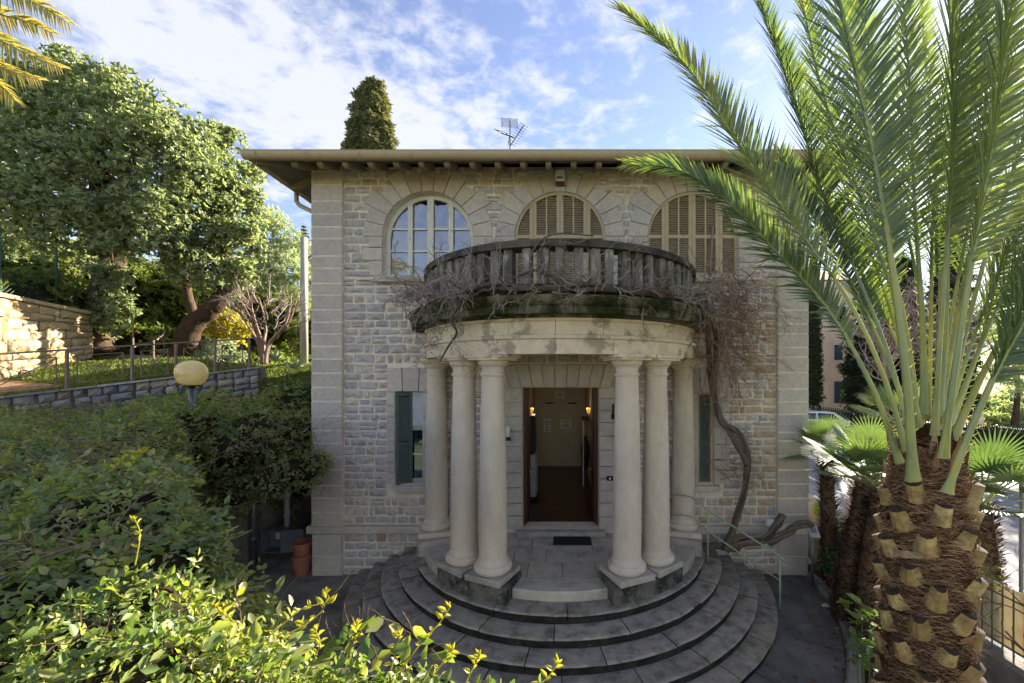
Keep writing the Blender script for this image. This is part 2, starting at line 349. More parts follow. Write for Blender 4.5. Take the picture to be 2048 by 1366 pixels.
m_dark_leaf = mat('dark_shrub_leaves', palette=['#2e4229', '#384e30', '#435a38', '#4e653c', '#364a36'], rough=.4, var=.2, vscale=2, spec=.5, trans=(.3, '#d8ff70'))
m_wild = mat('hillside_scrub', palette=['#4f6032', '#5f6f38', '#70793e', '#85854a', '#44572f', '#8c8355'], rough=.6, var=.25, vscale=.6, spec=.3, trans=(.35, '#f0ff80'))
m_yellow = mat('yellow_leaves', palette=['#a89c34', '#b8aa40', '#9a963c', '#c2b54c', '#868c3c'], rough=.5, var=.1, vscale=2, trans=(.4, '#ffff80'))
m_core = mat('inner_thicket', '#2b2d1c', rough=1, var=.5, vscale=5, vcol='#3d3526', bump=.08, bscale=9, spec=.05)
m_cypress = mat('cypress_foliage', palette=['#5e6a54', '#6a755c', '#778064', '#878a6e', '#566456'], rough=.7, var=.25, vscale=1.2, spec=.25, trans=(.2, '#fff090'))
m_conifer = mat('dark_conifer_foliage', palette=['#263024', '#2f3a2a', '#394433', '#434c36'], rough=.7, var=.25, vscale=.6, spec=.25, trans=(.15, '#fff090'))
m_palm = mat('date_palm_leaflets', palette=['#52634a', '#5c6c4e', '#667552', '#747f56', '#8d8f54', '#546756'], rough=.34, var=.12, vscale=3, spec=.6, trans=(.33, '#f2ff90'))
m_rachis = mat('palm_petiole', palette=['#7f8c68', '#88946a', '#949a66', '#a09c5c'], rough=.38, var=.2, vscale=9, stretch=(1, 1, .2), vcol='#a8a658', stain=('#7d7a4a', 14, .6, .75, .5), spec=.5, trans=(.15, None))
m_palm_old = mat('yellowing_palm', palette=['#988c48', '#aa9a52', '#828550', '#b8a868', '#74764a'], rough=.5, var=.15, vscale=3, trans=(.3, '#fff4a0'))
m_fan = mat('fan_palm_leaves', palette=['#4c5f40', '#586b46', '#67784c', '#788656', '#485c46'], rough=.5, var=.12, vscale=3, spec=.5, trans=(.24, '#f2ffa0'))
m_fibre = mat('palm_fibre', palette=['#4c3322', '#6b4a33', '#8a6548', '#a98868', '#c2a484', '#5a3c28'], rough=.9, var=.3, vscale=20, spec=.2)
m_fibre_core = mat('palm_trunk_core', '#40291b', rough=1, var=.4, vscale=14, bump=.03, bscale=30, spec=.1)
m_stub = mat('leaf_stub', palette=['#b79c64', '#a08354', '#c4ac76', '#8f7048', '#b99f6a', '#a98c5a'], rough=.65, var=.3, vscale=14, vcol='#8c7346', stain=('#6b4f30', 9, .55, .7, .8), spec=.3)
m_stub_cut = mat('stub_cut', '#3a2c20', rough=.9, var=.3, vscale=20)
m_shag = mat('fan_palm_shag', palette=['#352820', '#4a392c', '#6b5542', '#2a201a', '#83694f'], rough=.95, var=.3, vscale=15, spec=.1)
m_warmstone = mat('honey_wall_stone', palette=['#c2ac84', '#cdb68c', '#b59a6e', '#d2bf9c', '#a98f66', '#bfae94'], rough=.9, var=.2, vscale=4, bump=.03, bscale=8, spec=.15)
m_warmgap = mat('honey_wall_bed', '#8a7454', rough=1, var=.2, vscale=4, spec=.1)
m_greystone = mat('grey_wall_stone', palette=['#8d8d90', '#9a9894', '#7d7f86', '#a89d88', '#b3aea6', '#85868c', '#a3916f'], rough=.9, var=.22, vscale=6, bump=.03, bscale=10, spec=.2)
m_greygap = mat('grey_wall_bed', '#57534c', rough=1, var=.3, vscale=6, spec=.1)
m_rust = mat('old_iron_railing', '#7d6a5e', rough=.6, var=.2, vscale=8, stain=('#5b4238', 6, .55, .7, .6), spec=.4)
m_grass = mat('grass_blades', palette=['#566a34', '#64763a', '#757f42', '#8c8a50', '#4c6036'], rough=.5, var=.2, vscale=1, trans=(.4, '#f0ff60'))
m_lawn = mat('lawn_soil', '#5c6a2c', rough=1, var=.4, vscale=3, vcol='#4a4428', bump=.03, bscale=20, spec=.1)
m_path = mat('leafy_path', '#8c7058', rough=.95, var=.3, vscale=6, vcol='#a88c70', bump=.01, bscale=30, spec=.1)
m_hill = mat('hillside_ground', '#5a5a34', rough=1, var=.4, vscale=.8, vcol='#75684a', bump=.1, bscale=2, spec=.1)
m_soil = mat('planting_soil', '#3b2d22', rough=1, var=.4, vscale=6, bump=.03, bscale=18, stain=('#5a4030', 9, .56, .7, .6), spec=.1)
m_asphalt = mat('asphalt', '#6d6e73', rough=.75, var=.15, vscale=2, bump=.004, bscale=120, stain=('#55565b', .9, .5, .7, .5), spec=.35)
m_roadpaint = mat('road_paint', '#d8d8d6', rough=.7, var=.15, vscale=8)
m_farground = mat('far_ground', '#6d6f52', rough=1, var=.3, vscale=.05, spec=.1)
m_peach = mat('peach_render', '#ecd6b8', rough=.9, var=.08, vscale=.5, stain=('#cfb08c', .4, .5, .7, .5), spec=.15)
m_teal = mat('teal_shutters', '#27524f', rough=.6, var=.1, vscale=4)
m_blueshut = mat('blue_grey_shutters', '#2c4250', rough=.6, var=.1, vscale=4)
m_trimwhite = mat('pale_trim', '#d8cfc0', rough=.8, var=.05)
m_carpaint = mat('white_car_paint', '#d4d6d8', rough=.2, var=0, coat=.6, spec=.5)
m_carglass = mat('car_glass', '#20262b', rough=.08, var=0, spec=.7)
m_tyre = mat('tyre', '#1a1a1a', rough=.85, var=0)
m_metal = mat('galvanised_metal', '#7d8286', rough=.45, var=.12, vscale=8, metal=.7)
m_greymet = mat('grey_cabinet', '#666c72', rough=.5, var=.12, vscale=5, spec=.4)
m_pvc = mat('pvc_pipe', '#a9aaa8', rough=.45, var=.06, vscale=4)
m_terracotta = mat('terracotta_pot', '#9c5f48', rough=.8, var=.18, vscale=7, stain=('#7c4a3a', 6, .55, .7, .5))
m_hose = mat('hose', '#a3977e', rough=.5, var=.1, vscale=8)
m_lampglobe = mat('yellowed_lamp_globe', '#eadba8', rough=.22, var=.06, vscale=4, vcol='#d6bc78', spec=.6, coat=.3, trans=(.35, None))
m_fencegreen = mat('olive_green_iron', '#5d6a48', rough=.5, var=.15, vscale=8, spec=.4)
m_screen = mat('beige_canvas_screen', '#d0c5aa', rough=.8, var=.1, vscale=3, stain=('#b39c74', 2, .5, .7, .5), trans=(.2, None))
m_aucuba = mat('spotted_laurel_leaf', palette=['#4e6636', '#5a723c', '#667c42'], rough=.35, var=.1, vscale=6, stain=('#b6b75c', 60, .55, .6, .9), spec=.5, trans=(.3, '#f0ff80'))
m_deadleaf = mat('dead_leaves', palette=['#7a4a30', '#8c5c3c', '#6a3c28', '#a07048'], rough=.8, var=.2, vscale=12)
m_rock = mat('rock_face', '#9a948a', rough=.95, var=.3, vscale=2, bump=.1, bscale=3, stain=('#5b5a4c', 1.2, .5, .65, .7))
m_boundary = mat('boundary_wall_render', '#807a70', rough=.92, var=.25, vscale=4, bump=.012, bscale=20, stain=('#4d4a44', 1.4, .48, .66, .7))

# ================================================================== the setting: ground, road, terrain
CX, CY = 0.0, 0.38                      # centre of the round portico and steps
R_STEP = [3.15, 3.47, 3.79, 4.11, 4.43]; Z_STEP = [.753, .596, .439, .282, .125]
Z_LAND = .91
def sheet(name, pts, z, m, kind='structure'):
    mb = MB(); f = z if callable(z) else (lambda x, y: z)
    mb.add([(x, y, f(x, y)) for x, y in pts], [tuple(range(len(pts)))]); return mb.build(name, m, kind=kind)
sheet('ground', [(-900, -300), (900, -300), (900, 1500), (-900, 1500)], -6.0, m_farground)
sheet('yard', [(-7.3, -9.5), (6.1, -9.5), (6.1, 11.5), (-7.3, 11.5)], -.004, m_concrete)
def zroad(x, y): return .019-.0836*x+.1018*y
mb = MB()
gx = [6.2+i*2.2 for i in range(26)]; gy = [-14+i*2.2 for i in range(30)]
mb.add([(x, y, max(-5.5, zroad(x, y))-.02) for y in gy for x in gx], [(j*26+i, j*26+i+1, (j+1)*26+i+1, (j+1)*26+i) for j in range(29) for i in range(25)])
road = mb.build('road', m_asphalt, kind='structure')
def roadmark(a, b, w):
    a = Vector((*a, 0)); b = Vector((*b, 0)); n = Vector((-(b-a).y, (b-a).x, 0)).normalized()*w/2
    return MB().add([(p.x, p.y, zroad(p.x, p.y)-.014) for p in (a-n, b-n, b+n, a+n)], [(0, 1, 2, 3)]).build('road_marking', m_roadpaint, road)
roadmark((11.2, 1.9), (11.9, -4.0), .14); roadmark((10.9, 9.0), (11.2, 6.2), .13); roadmark((12.6, 12.2), (14.2, 12.0), .25); roadmark((13.2, 13.6), (15.0, 13.4), .25)
roadmark((16.5, 15.2), (24, 11.0), .13)

def hillz(x, y):
    """the garden slope on the left"""
    t = max(0, -x-7.25); s = max(0, y-3.0)
    base = 3.2+min(t, 9)*.10+min(s, 16)*.085
    base += max(0, t-8.8)*.62*min(1, max(0, (y+3)/6)) if t > 8.8 else 0
    if (x+13.6)*3.95-(y-.3)*3.7 > 0 and y < 4.3: return 2.35+.1*mnoise.noise(Vector((x*.5, y*.5, 0)))
    base += max(0, y-13)*.07+max(0, y-13)*.25*min(1, max(0, (-x-14)/10))
    return min(base, 10.5)+.12*mnoise.noise(Vector((x*.5, y*.5, 0)))
mb = MB(); hx = [-7.3-i*1.0 for i in range(48)]; hy = [-10+i*1.2 for i in range(62)]
mb.add([(x, y, hillz(x, y)) for y in hy for x in hx], [(j*48+i, (j+1)*48+i, (j+1)*48+i+1, j*48+i+1) for j in range(61) for i in range(47)])
hill = mb.build('hillside', m_hill, smooth=True, kind='structure')
mb = MB(); hx2 = [-7.3+i*1.5 for i in range(36)]; hy2 = [13.0+i*2 for i in range(30)]      # behind the house the slope goes on
mb.add([(x, y, max(hillz(-7.3, y)-(x+7.3)*.28, -3)) for y in hy2 for x in hx2], [(j*36+i, j*36+i+1, (j+1)*36+i+1, (j+1)*36+i) for j in range(29) for i in range(35)])
mb.build('terrain', m_hill, smooth=True, kind='structure')
# far hills beyond the road
mb = MB(); n = 40
pr = [(60+i*12, 8+9*sin(i*.21)+5*sin(i*.53)) for i in range(n)]
mb.add([(x, 330+60*sin(i*.2), -6) for i, (x, h) in enumerate(pr)]+[(x, 360+60*sin(i*.2), h-4) for i, (x, h) in enumerate(pr)], [(i, i+1, n+i+1, n+i) for i in range(n-1)])
mb.build('hills', mat('hazy_hill', '#8f9aa6', rough=1, var=.15, vscale=.03), kind='structure', smooth=True)

# ================================================================== the villa
villa = empty('villa', 'two-storey grey stone villa with arched upper openings behind the round portico', 'house')
HW = 5.467; ZT = 9.04; VD = 11.0
ZS = 7.49; AR = 1.0                      # arch springing and radius
ARCH = [(-2.93, 6.61), (0.0, 5.72), (2.944, 6.61)]
DOOR = (-.833, .867, 1.01, 4.145)
WINL = (-3.644, -3.044, 2.0, 4.056); WINR = (3.03, 3.40, 2.0, 4.056)
def arch_poly(cx, zb, r=AR, n=20, zs=ZS):
    return [(cx+r, zb)]+[(cx+r*cos(PI*i/n), zs+r*sin(PI*i/n)) for i in range(n+1)]+[(cx-r, zb)]
def rect(x0, x1, z0, z1): return [(x1, z0), (x1, z1), (x0, z1), (x0, z0)]
holes = [arch_poly(*a) for a in ARCH]+[rect(*DOOR), rect(*WINL), rect(*WINR)]
outer = [(-HW, 0), (HW, 0), (HW, ZT), (-HW, ZT)]
polys = [[Vector((x, z, 0)) for x, z in p] for p in [outer]+holes]
flat = [p for q in polys for p in q]
tris = tessellate_polygon(polys)
mb = MB(); mb.add([(p.x, 0, p.y) for p in flat], [tuple(t) for t in tris])
for h in holes:
    n = len(h); mb.add([(x, 0, z) for x, z in h]+[(x, .42, z) for x, z in h], [(i, (i+1) % n, n+(i+1) % n, n+i) for i in range(n)])
wall = mb.build('facade_wall', m_mortar, villa)
fix_normals(wall)
mb = MB(); mb.box(-HW, -HW+.42, .012, VD, 0, ZT); mb.build('side_wall', m_mortar, villa)
mb = MB(); mb.box(HW-.42, HW, .012, VD, 0, ZT); mb.build('side_wall', m_mortar, villa)
mb = MB(); mb.box(-HW+.43, HW-.43, VD-.4, VD-.01, 0, ZT); mb.build('back_wall', m_mortar, villa)
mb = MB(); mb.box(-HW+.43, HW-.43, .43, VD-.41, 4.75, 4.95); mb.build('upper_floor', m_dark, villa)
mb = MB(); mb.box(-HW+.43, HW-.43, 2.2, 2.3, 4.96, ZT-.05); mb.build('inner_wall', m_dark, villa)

def block_mesh(name, poly, m, parent, proud=.03, bev=.012, rough=0.0, tint=None, back=.0, dome=0.0, fr=None):
    """a stone: outline polygon (x,z) standing proud of the wall with chamfered, uneven face. fr maps (u, v, out) to 3d"""
    if fr is None: fr = lambda u, v, o: (u, -o, v)
    n = len(poly); cu = sum(p[0] for p in poly)/n; cv = sum(p[1] for p in poly)/n
    v = [fr(u, w, back) for u, w in poly]; ins = []
    for u, w in poly:
        du, dw = cu-u, cv-w; l = sqrt(du*du+dw*dw)+1e-6; k = min(.45, bev*1.4/l*1.4)
        ins.append((u+du*k+rnd(-rough, rough)*.5, w+dw*k+rnd(-rough, rough)*.5))
    v += [fr(u, w, proud*(1-.25*(rough > 0))+rnd(-rough, rough)) for u, w in ins]
    f = [(i, (i+1) % n, n+(i+1) % n, n+i) for i in range(n)]
    if rough or dome:
        mid = [((a[0]+cu)/2, (a[1]+cv)/2) for a in ins[::2]]
        v.append(fr(cu+rnd(-.2, .2)*abs(poly[0][0]-cu), cv+rnd(-rough, rough), proud+dome+rnd(-rough, rough))); c = 2*n
        f += [(n+i, n+(i+1) % n, c) for i in range(n)]
    else: f.append(tuple(range(n, 2*n)))
    mb = MB()
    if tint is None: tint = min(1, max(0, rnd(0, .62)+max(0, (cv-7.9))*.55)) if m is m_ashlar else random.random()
    mb.cur = tint; mb.add(v, f)
    if parent is None: return mb
    return mb.build(name, m, parent)

def arch_half(z, r):      # half width of an arch ring at height z
    return r if z <= ZS else (sqrt(max(0, r*r-(z-ZS)**2)))
def free_spans(z0, z1, lo, hi):
    ex = []; zm = (z0+z1)/2
    for cx, zb in ARCH:
        if z1 > zb-.05 and zm < ZS+1.47:
            w = arch_half(zm, 1.43) if zm > ZS else 1.30
            if w > .05: ex.append((cx-w, cx+w))
    if z0 < 4.66: ex.append((-1.24, 1.27))
    if z1 > 1.80 and z0 < 4.06: ex += [(WINL[0]-.2, WINL[1]+.2), (WINR[0]-.2, WINR[1]+.22)]
    if z1 > 4.06 and z0 < 4.58: ex += [(-3.83, -2.78), (2.78, 3.75)]
    ex.sort(); s = []; c = lo
    for a, b in ex:
        if a > c: s.append((c, min(a, hi)))
        c = max(c, b)
    if c < hi: s.append((c, hi))
    return [q for q in s if q[1]-q[0] > .09]
stones = []
def rubble_rows(z0, z1, lo, hi):
    z = z0
    while z < z1-.08:
        h = rnd(.145, .225)
        if z+h > z1-.10: h = z1-z
        for a, b in free_spans(z+.02, z+h-.02, lo, hi):
            x = a
            while x < b-.05:
                w = rnd(.20, .50)*(1.0 if random.random() > .2 else .55)
                if x+w > b-.16: w = b-x
                if w > .62: w /= 2
                g = .009; j = lambda: rnd(-.010, .010)
                x0, x1, y0, y1 = x+g, x+w-g, z+g+max(0, rnd(-.02, .022)), z+h-g-max(0, rnd(-.02, .022))
                hx_ = (x1-x0)
                c_ = lambda: rnd(.0, .02); poly = [(x0+c_(), y0+c_()*.4), (x0+hx_*rnd(.3, .7), y0+j()*.7), (x1-c_(), y0+c_()*.4), (x1+j(), y0+(y1-y0)*rnd(.35, .65)), (x1-c_(), y1-c_()*.5), (x0+hx_*rnd(.3, .7), y1+j()*.7), (x0+c_(), y1-c_()*.5), (x0+j(), y0+(y1-y0)*rnd(.35, .65))]
                if h > .175 and w > .16 and random.random() < .24:
                    fs_ = rnd(.38, .62); zs_ = y0+(y1-y0)*fs_
                    for (ya, yb) in ((y0, zs_-g), (zs_+g, y1)):
                        stones.append(([(x0+c_()*.5, ya), (x0+hx_*rnd(.3, .7), ya+j()*.5), (x1-c_()*.5, ya), (x1+j(), (ya+yb)/2), (x1-c_()*.5, yb), (x0+hx_*rnd(.3, .7), yb+j()*.5), (x0+c_()*.5, yb), (x0+j(), (ya+yb)/2)], (x+w/2, (ya+yb)/2)))
                else: stones.append((poly, (x+w/2, z+h/2)))
                x += w
        z += h
rubble_rows(1.12, ZT-.02, -4.80, 4.80)
rubble_rows(0.02, .93, -4.80, -2.2)
rubble_rows(0.02, .93, 2.9, 4.80)
def seen_score(p):
    x, z = p
    s = 1.0
    if abs(x) < 2.9 and z < 5.7: s -= .55       # behind the portico
    if abs(x) < 2.8 and z > 5.7 and z < 6.4: s -= .5
    if x > 2.2: s -= .3
    return s
stones.sort(key=lambda q: -((q[0][4][0]-q[0][0][0])*(q[0][4][1]-q[0][0][1])*seen_score(q[1])))
rest = MB()
for i, (poly, (x, z)) in enumerate(stones):
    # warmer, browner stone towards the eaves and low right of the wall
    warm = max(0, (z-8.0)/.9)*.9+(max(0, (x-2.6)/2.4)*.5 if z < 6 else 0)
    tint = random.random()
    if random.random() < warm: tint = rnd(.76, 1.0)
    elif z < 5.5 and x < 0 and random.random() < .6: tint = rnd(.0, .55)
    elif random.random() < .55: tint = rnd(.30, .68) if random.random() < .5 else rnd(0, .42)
    kw = dict(proud=rnd(.012, .040), bev=.028, rough=.013, tint=tint, dome=.010)
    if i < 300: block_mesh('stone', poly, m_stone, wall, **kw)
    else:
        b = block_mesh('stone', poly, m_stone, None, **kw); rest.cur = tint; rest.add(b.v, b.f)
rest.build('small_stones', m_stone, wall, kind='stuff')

# voussoirs and jamb blocks round the arches
for ai, (cx, zb) in enumerate(ARCH):
    nv = 13
    for k in range(nv):
        a0 = PI*k/nv+.006; a1 = PI*(k+1)/nv-.006; am = (a0+a1)/2
        ro = (1.60 if k % 2 == 0 else 1.42)
        if am < .45 or am > PI-.45: ro = 1.44
        if abs(am-PI/2) < .2: ro = 1.46
        po = [(cx+1.0*cos(a1), ZS+1.0*sin(a1)), (cx+1.0*cos(am), ZS+1.0*sin(am)), (cx+1.0*cos(a0), ZS+1.0*sin(a0)), (cx+ro*cos(a0), ZS+ro*sin(a0)), (cx+ro*cos(am)*1.0, ZS+ro*sin(am)*1.0), (cx+ro*cos(a1), ZS+ro*sin(a1))]
        if ro*sin(am) > 1.46: po = [(x, min(z, ZS+1.46)) for x, z in po]
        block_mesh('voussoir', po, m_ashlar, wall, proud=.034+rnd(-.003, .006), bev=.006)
    for s in (-1, 1):
        z = ZS-.008; k = 0
        while z > max(zb, 5.75)+.05:
            h = min(rnd(.22, .33), z-max(zb, 5.75)); w = (.45 if k % 2 else .30)
            if z-h-max(zb, 5.75) < .1: h = z-max(zb, 5.75)
            x0, x1 = sorted((cx+s*AR, cx+s*(AR+w)))
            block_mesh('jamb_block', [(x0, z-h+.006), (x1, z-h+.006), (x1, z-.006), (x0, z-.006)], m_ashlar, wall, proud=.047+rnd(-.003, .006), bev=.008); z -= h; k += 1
# lintels, jambs and sills of the ground floor
def flat_lintel(x0, x1, z0, z1, n, key=.10):
    for k in range(n):
        b0 = x0+(x1-x0)*k/n; b1 = x0+(x1-x0)*(k+1)/n; c = (x0+x1)/2
        t0 = b0+(b0-c)*key if 0 < k else x0; t1 = b1+(b1-c)*key if k < n-1 else x1
        block_mesh('lintel_block', [(b0+.004, z0), (b1-.004, z0), (t1-.004, z1), (t0+.004, z1)], m_ashlar, wall, proud=.05+rnd(-.003, .004), bev=.006)
flat_lintel(-1.34, 1.37, 4.15, 4.66, 11, .16); flat_lintel(-3.83, -2.78, 4.06, 4.585, 3, .12); flat_lintel(2.78, 3.76, 4.06, 4.585, 3, .12)
for (x0, x1, zl, zh, hs) in ((-1.23, -.836, 1.0, 4.145, (.26, .38)), (.87, 1.25, 1.0, 4.145, (.26, .38)), (WINL[0]-.19, WINL[0]-.003, 1.99, 4.05, (.2, .3)), (WINL[1]+.003, WINL[1]+.19, 1.99, 4.05, (.3, .5)), (WINR[0]-.19, WINR[0]-.003, 1.99, 4.05, (.3, .5)), (WINR[1]+.003, WINR[1]+.36, 1.99, 4.05, (.22, .4))):
    z = zl
    while z < zh-.01:
        h = rnd(*hs)
        if z+h > zh-.12: h = zh-z
        block_mesh('jamb_block', [(x0, z+.005), (x1, z+.005), (x1, z+h-.005), (x0, z+h-.005)], m_ashlar, wall, proud=.045+rnd(-.004, .006), bev=.008); z += h
for (x0, x1, z) in ((WINL[0]-.0, WINL[1]+.12, 1.985), (WINR[0]-.1, WINR[1]+.12, 1.985)):
    MB().bbox(x0, x1, -.12, .2, z-.13, z, .012).build('window_sill', m_ashlar, wall)
MB().bbox(-4.1, -1.78, -.13, .2, 6.47, 6.605, .012).build('window_sill', m_ashlar, wall)
MB().bbox(1.8, 4.1, -.11, .2, 6.47, 6.605, .012).build('window_sill', m_ashlar, wall)

# string course above the plinth and the corner pilasters with their quoins
for x0, x1 in ((-HW-.10, -2.4), (2.4, 4.82)):
    MB().bbox(x0, x1, -.13, .1, .935, 1.10, .015).build('plinth_course', m_ashlar, villa)
QJ = [335, 346, 373, 405, 431, 456, 479, 514, 538, 568, 591, 620, 645, 668, 693, 718, 746, 774, 802, 831, 860, 885, 913, 938, 969, 994, 1023, 1049]
for s in (-1, 1):
    pil = MB(); x0, x1 = sorted((s*(HW+.0), s*4.80)); pil.box(x0+.004, x1-.004, -.075, .05, 0, ZT); pil = pil.build('corner_pilaster', m_mortar, villa)
    js = [fz(y)+(0 if s < 0 else rnd(-.05, .05)) for y in QJ]
    for a, b in zip(js, js[1:]):
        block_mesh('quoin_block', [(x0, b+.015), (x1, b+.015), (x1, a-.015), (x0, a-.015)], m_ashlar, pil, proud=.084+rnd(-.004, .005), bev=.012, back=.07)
        mb = MB(); mb.cur = random.random(); xs = s*(HW+.012)
        mb.obox((s*(HW+.004), .22, (a+b)/2), (1, 0, 0), (0, 1, 0), (0, 0, 1), .012, .29, (a-b)/2-.012); mb.build('quoin_return', m_ashlar, pil)
    for a, b in ((.93, .42), (.42, .0)):
        block_mesh('quoin_block', [(x0, b+.01), (x1, b+.01), (x1, a-.008), (x0, a-.008)], m_ashlar, pil, proud=.10, bev=.015, back=.07)
# courses of larger stones under the eaves
# ---- arched window on the left
win = empty('arched_window', parent=villa); cx, zb = ARCH[0]; Yw = .20
def ring(mb, cx, zb, r0, r1, y0, y1, n=24):
    a = arch_poly(cx, zb, r1, n); b = arch_poly(cx, zb, r0, n); k = len(a)
    b = [(x, z if i not in (0, k-1) else zb) for i, (x, z) in enumerate(b)]
    for (P, y) in ((0, y0), (0, y1)): pass
    v = [(x, y0, z) for x, z in a]+[(x, y0, z) for x, z in b]+[(x, y1, z) for x, z in a]+[(x, y1, z) for x, z in b]
    f = []
    for i in range(k-1):
        f += [(i, i+1, k+i+1, k+i), (2*k+i, 3*k+i, 3*k+i+1, 2*k+i+1), (i, 2*k+i, 2*k+i+1, i+1), (k+i, k+i+1, 3*k+i+1, 3*k+i)]
    mb.add(v, f)
mb = MB(); ring(mb, cx, zb, .91, 1.0, Yw-.03, Yw+.06); mb.box(cx-.91, cx+.91, Yw-.03, Yw+.06, zb, zb+.09)
for x, w in ((-.46, .11), (0, .14), (.46, .11)):
    mb.box(cx+x-w/2, cx+x+w/2, Yw-.045, Yw+.055, zb+.092, ZS+arch_half(ZS+.9, 1.0)*0+sqrt(.94**2-x*x))
fo = mb.build('window_frame', m_white, win); fix_normals(fo)
bars = [zb+.09+.53, ZS+.24]
cols = [(-.90, -.52), (-.40, -.075), (.075, .40), (.52, .90)]
for (a, b) in cols:
    for zz in bars:
        e = .0; xa, xb = a, b; lim = sqrt(max(0, .93**2-max(0, zz-ZS)**2)); xa = max(xa, -lim); xb = min(xb, lim)
        MB().box(cx+xa, cx+xb, Yw-.02, Yw+.03, zz-.022, zz+.022).build('glazing_bar', m_white, win)
    for z0, z1 in ((zb+.09, bars[0]-.022), (bars[0]+.022, bars[1]-.022), (bars[1]+.022, 99)):
        xs = [a+(b-a)*i/8 for i in range(9)]
        top = [(cx+x, min(z1, ZS+sqrt(max(.0, .915**2-x*x)))) for x in xs]
        po = [(cx+b, z0), (cx+a, z0)]+[(x, max(z, z0+.01)) for x, z in top]
        MB().add([(x, Yw+.015+rnd(-.002, .002), z) for x, z in po], [tuple(range(len(po)))]).build('pane', m_glass, win)
# ---- louvred shutters in the middle and right arches
def louvre(mb, x0, x1, z0, zt, y, cxa, r):
    z = z0+.02
    while z < zt:
        lim = sqrt(max(0, r*r-max(0, z+.02-ZS)**2)); a = max(x0, cxa-lim); b = min(x1, cxa+lim)
        if b-a > .03: mb.obox(((a+b)/2, y+.02, z), (1, 0, 0), (0, .5, .85), (0, .85, -.5), (b-a)/2, .026, .005)
        z += .052
for ai in (1, 2):
    cx, zb = ARCH[ai]; sh = empty('arched_shutters', parent=villa); y = .045
    mb = MB(); ring(mb, cx, zb, .945, .998, y-.03, y+.05); fix_normals(mb.build('shutter_frame', m_shutter, sh))
    ed = [(-.94, -.60), (-.60, .0), (.0, .60), (.60, .94)]
    for (a, b) in ed:
        mb = MB()
        def post(xc, w, zt=None):
            zt_ = ZS+sqrt(max(0, .96**2-(xc*1.0)**2)); mb.box(cx+xc-w/2, cx+xc+w/2, y-.02, y+.03, zb+.005, zt_)
        wdt = .075
        if a > -.9: post(a+wdt/2+.003, wdt)
        if b < .9: post(b-wdt/2-.003, wdt)
        if b-a > .4: post((a+b)/2, .035)
        for zr in (zb+.05, ZS+.02):
            lim = .95
            mb.box(cx+max(a+.08 if a > -.9 else a, -lim), cx+min(b-.08 if b < .9 else b, lim), y-.018, y+.028, zr-.04, zr+.04)
        leaf = mb.build('shutter_leaf', m_shutter, sh)
        sl_ = MB(); louvre(sl_, cx+a+.08 if a > -.9 else cx+a, cx+b-.08 if b < .9 else cx+b, zb+.09, ZS+.93, y, cx, .95)
        sl_.build('louvre_slats', m_slat, sh, kind='stuff')
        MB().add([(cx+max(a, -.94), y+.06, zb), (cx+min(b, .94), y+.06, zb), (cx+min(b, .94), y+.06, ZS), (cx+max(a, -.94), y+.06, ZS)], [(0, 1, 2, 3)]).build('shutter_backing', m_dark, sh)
MB().bar((3.33, -.02, 6.62), (3.40, .0, 7.75), .035, .02).build('shutter_bar', m_twig_brown, villa)
# ---- ground-floor windows
gw = empty('narrow_window', parent=villa); x0, x1, z0, z1 = WINL
MB().box(x0+.28, x1-.003, .10, .14, 3.28, z1).build('upper_panel', m_panel, gw)
mb = MB(); mb.box(x0+.24, x0+.31, .13, .2, z0, 3.28); mb.box(x1-.06, x1-.002, .13, .2, z0, 3.28); mb.box(x0+.31, x1-.06, .13, .2, z0, z0+.1); mb.box(x0+.31, x1-.06, .13, .2, 3.18, 3.28)
mb.build('window_frame', m_sage, gw)
MB().box(x0+.312, x1-.061, .14, .19, 2.62, 2.66).build('glazing_bar', m_white, gw)
for a, b in ((z0+.1, 2.62), (2.66, 3.18)): MB().box(x0+.311, x1-.06, .158, .162, a, b).build('pane', m_glass2, gw)
MB().box(x0+.3, x1-.05, .168, .175, z0+.08, 3.2).build('curtain', mat('blue_grey_curtain', '#c3d0dc', rough=.9, var=.15, vscale=3, stretch=(6, 1, .4)), gw)
def small_shutter(parent, x0, z0, w, h, ang, y, m_fr, m_sl, name='shutter_leaf'):
    ax = Vector((cos(ang), sin(ang), 0)); ny = Vector((-sin(ang), cos(ang), 0)); o = Vector((x0, y, z0))
    mb = MB()
    for u in (.03, w-.03): mb.obox(o+ax*u+Vector((0, 0, h/2)), ax, ny, (0, 0, 1), .03, .02, h/2)
    for v in (.04, h*.44, h-.04): mb.obox(o+ax*(w/2)+Vector((0, 0, v)), ax, ny, (0, 0, 1), w/2-.061, .018, .04)
    lf = mb.build(name, m_fr, parent)
    mb = MB(); z = .1
    while z < h-.09:
        if abs(z-h*.44) > .05: mb.obox(o+ax*(w/2)+Vector((0, 0, z)), ax, (ny*.5+Vector((0, 0, .86))), (ny*.86-Vector((0, 0, .5))), w/2-.061, .019, .004)
        z += .034
    mb.build('louvre_slats', m_sl, parent, kind='stuff')
small_shutter(gw, x0+.012, z0-.02, .34, 2.06, math.radians(24), -.02, m_green_sh, m_green_sh)
gr = empty('narrow_shuttered_window', parent=villa); x0, x1, z0, z1 = WINR
mb = MB(); mb.box(x0, x0+.06, .0, .12, z0, z1); mb.box(x1-.06, x1, .0, .12, z0, z1); mb.box(x0+.06, x1-.06, .0, .12, z1-.06, z1); mb.box(x0+.06, x1-.06, .0, .12, z0, z0+.05); mb.build('window_frame', m_shutter, gr)
small_shutter(gr, x0+.062, z0+.055, x1-x0-.124, z1-z0-.12, 0, .05, m_green_sh, m_green_sh)
MB().box(x0+.06, x1-.06, .12, .13, z0, z1).build('backing', m_dark, gr)
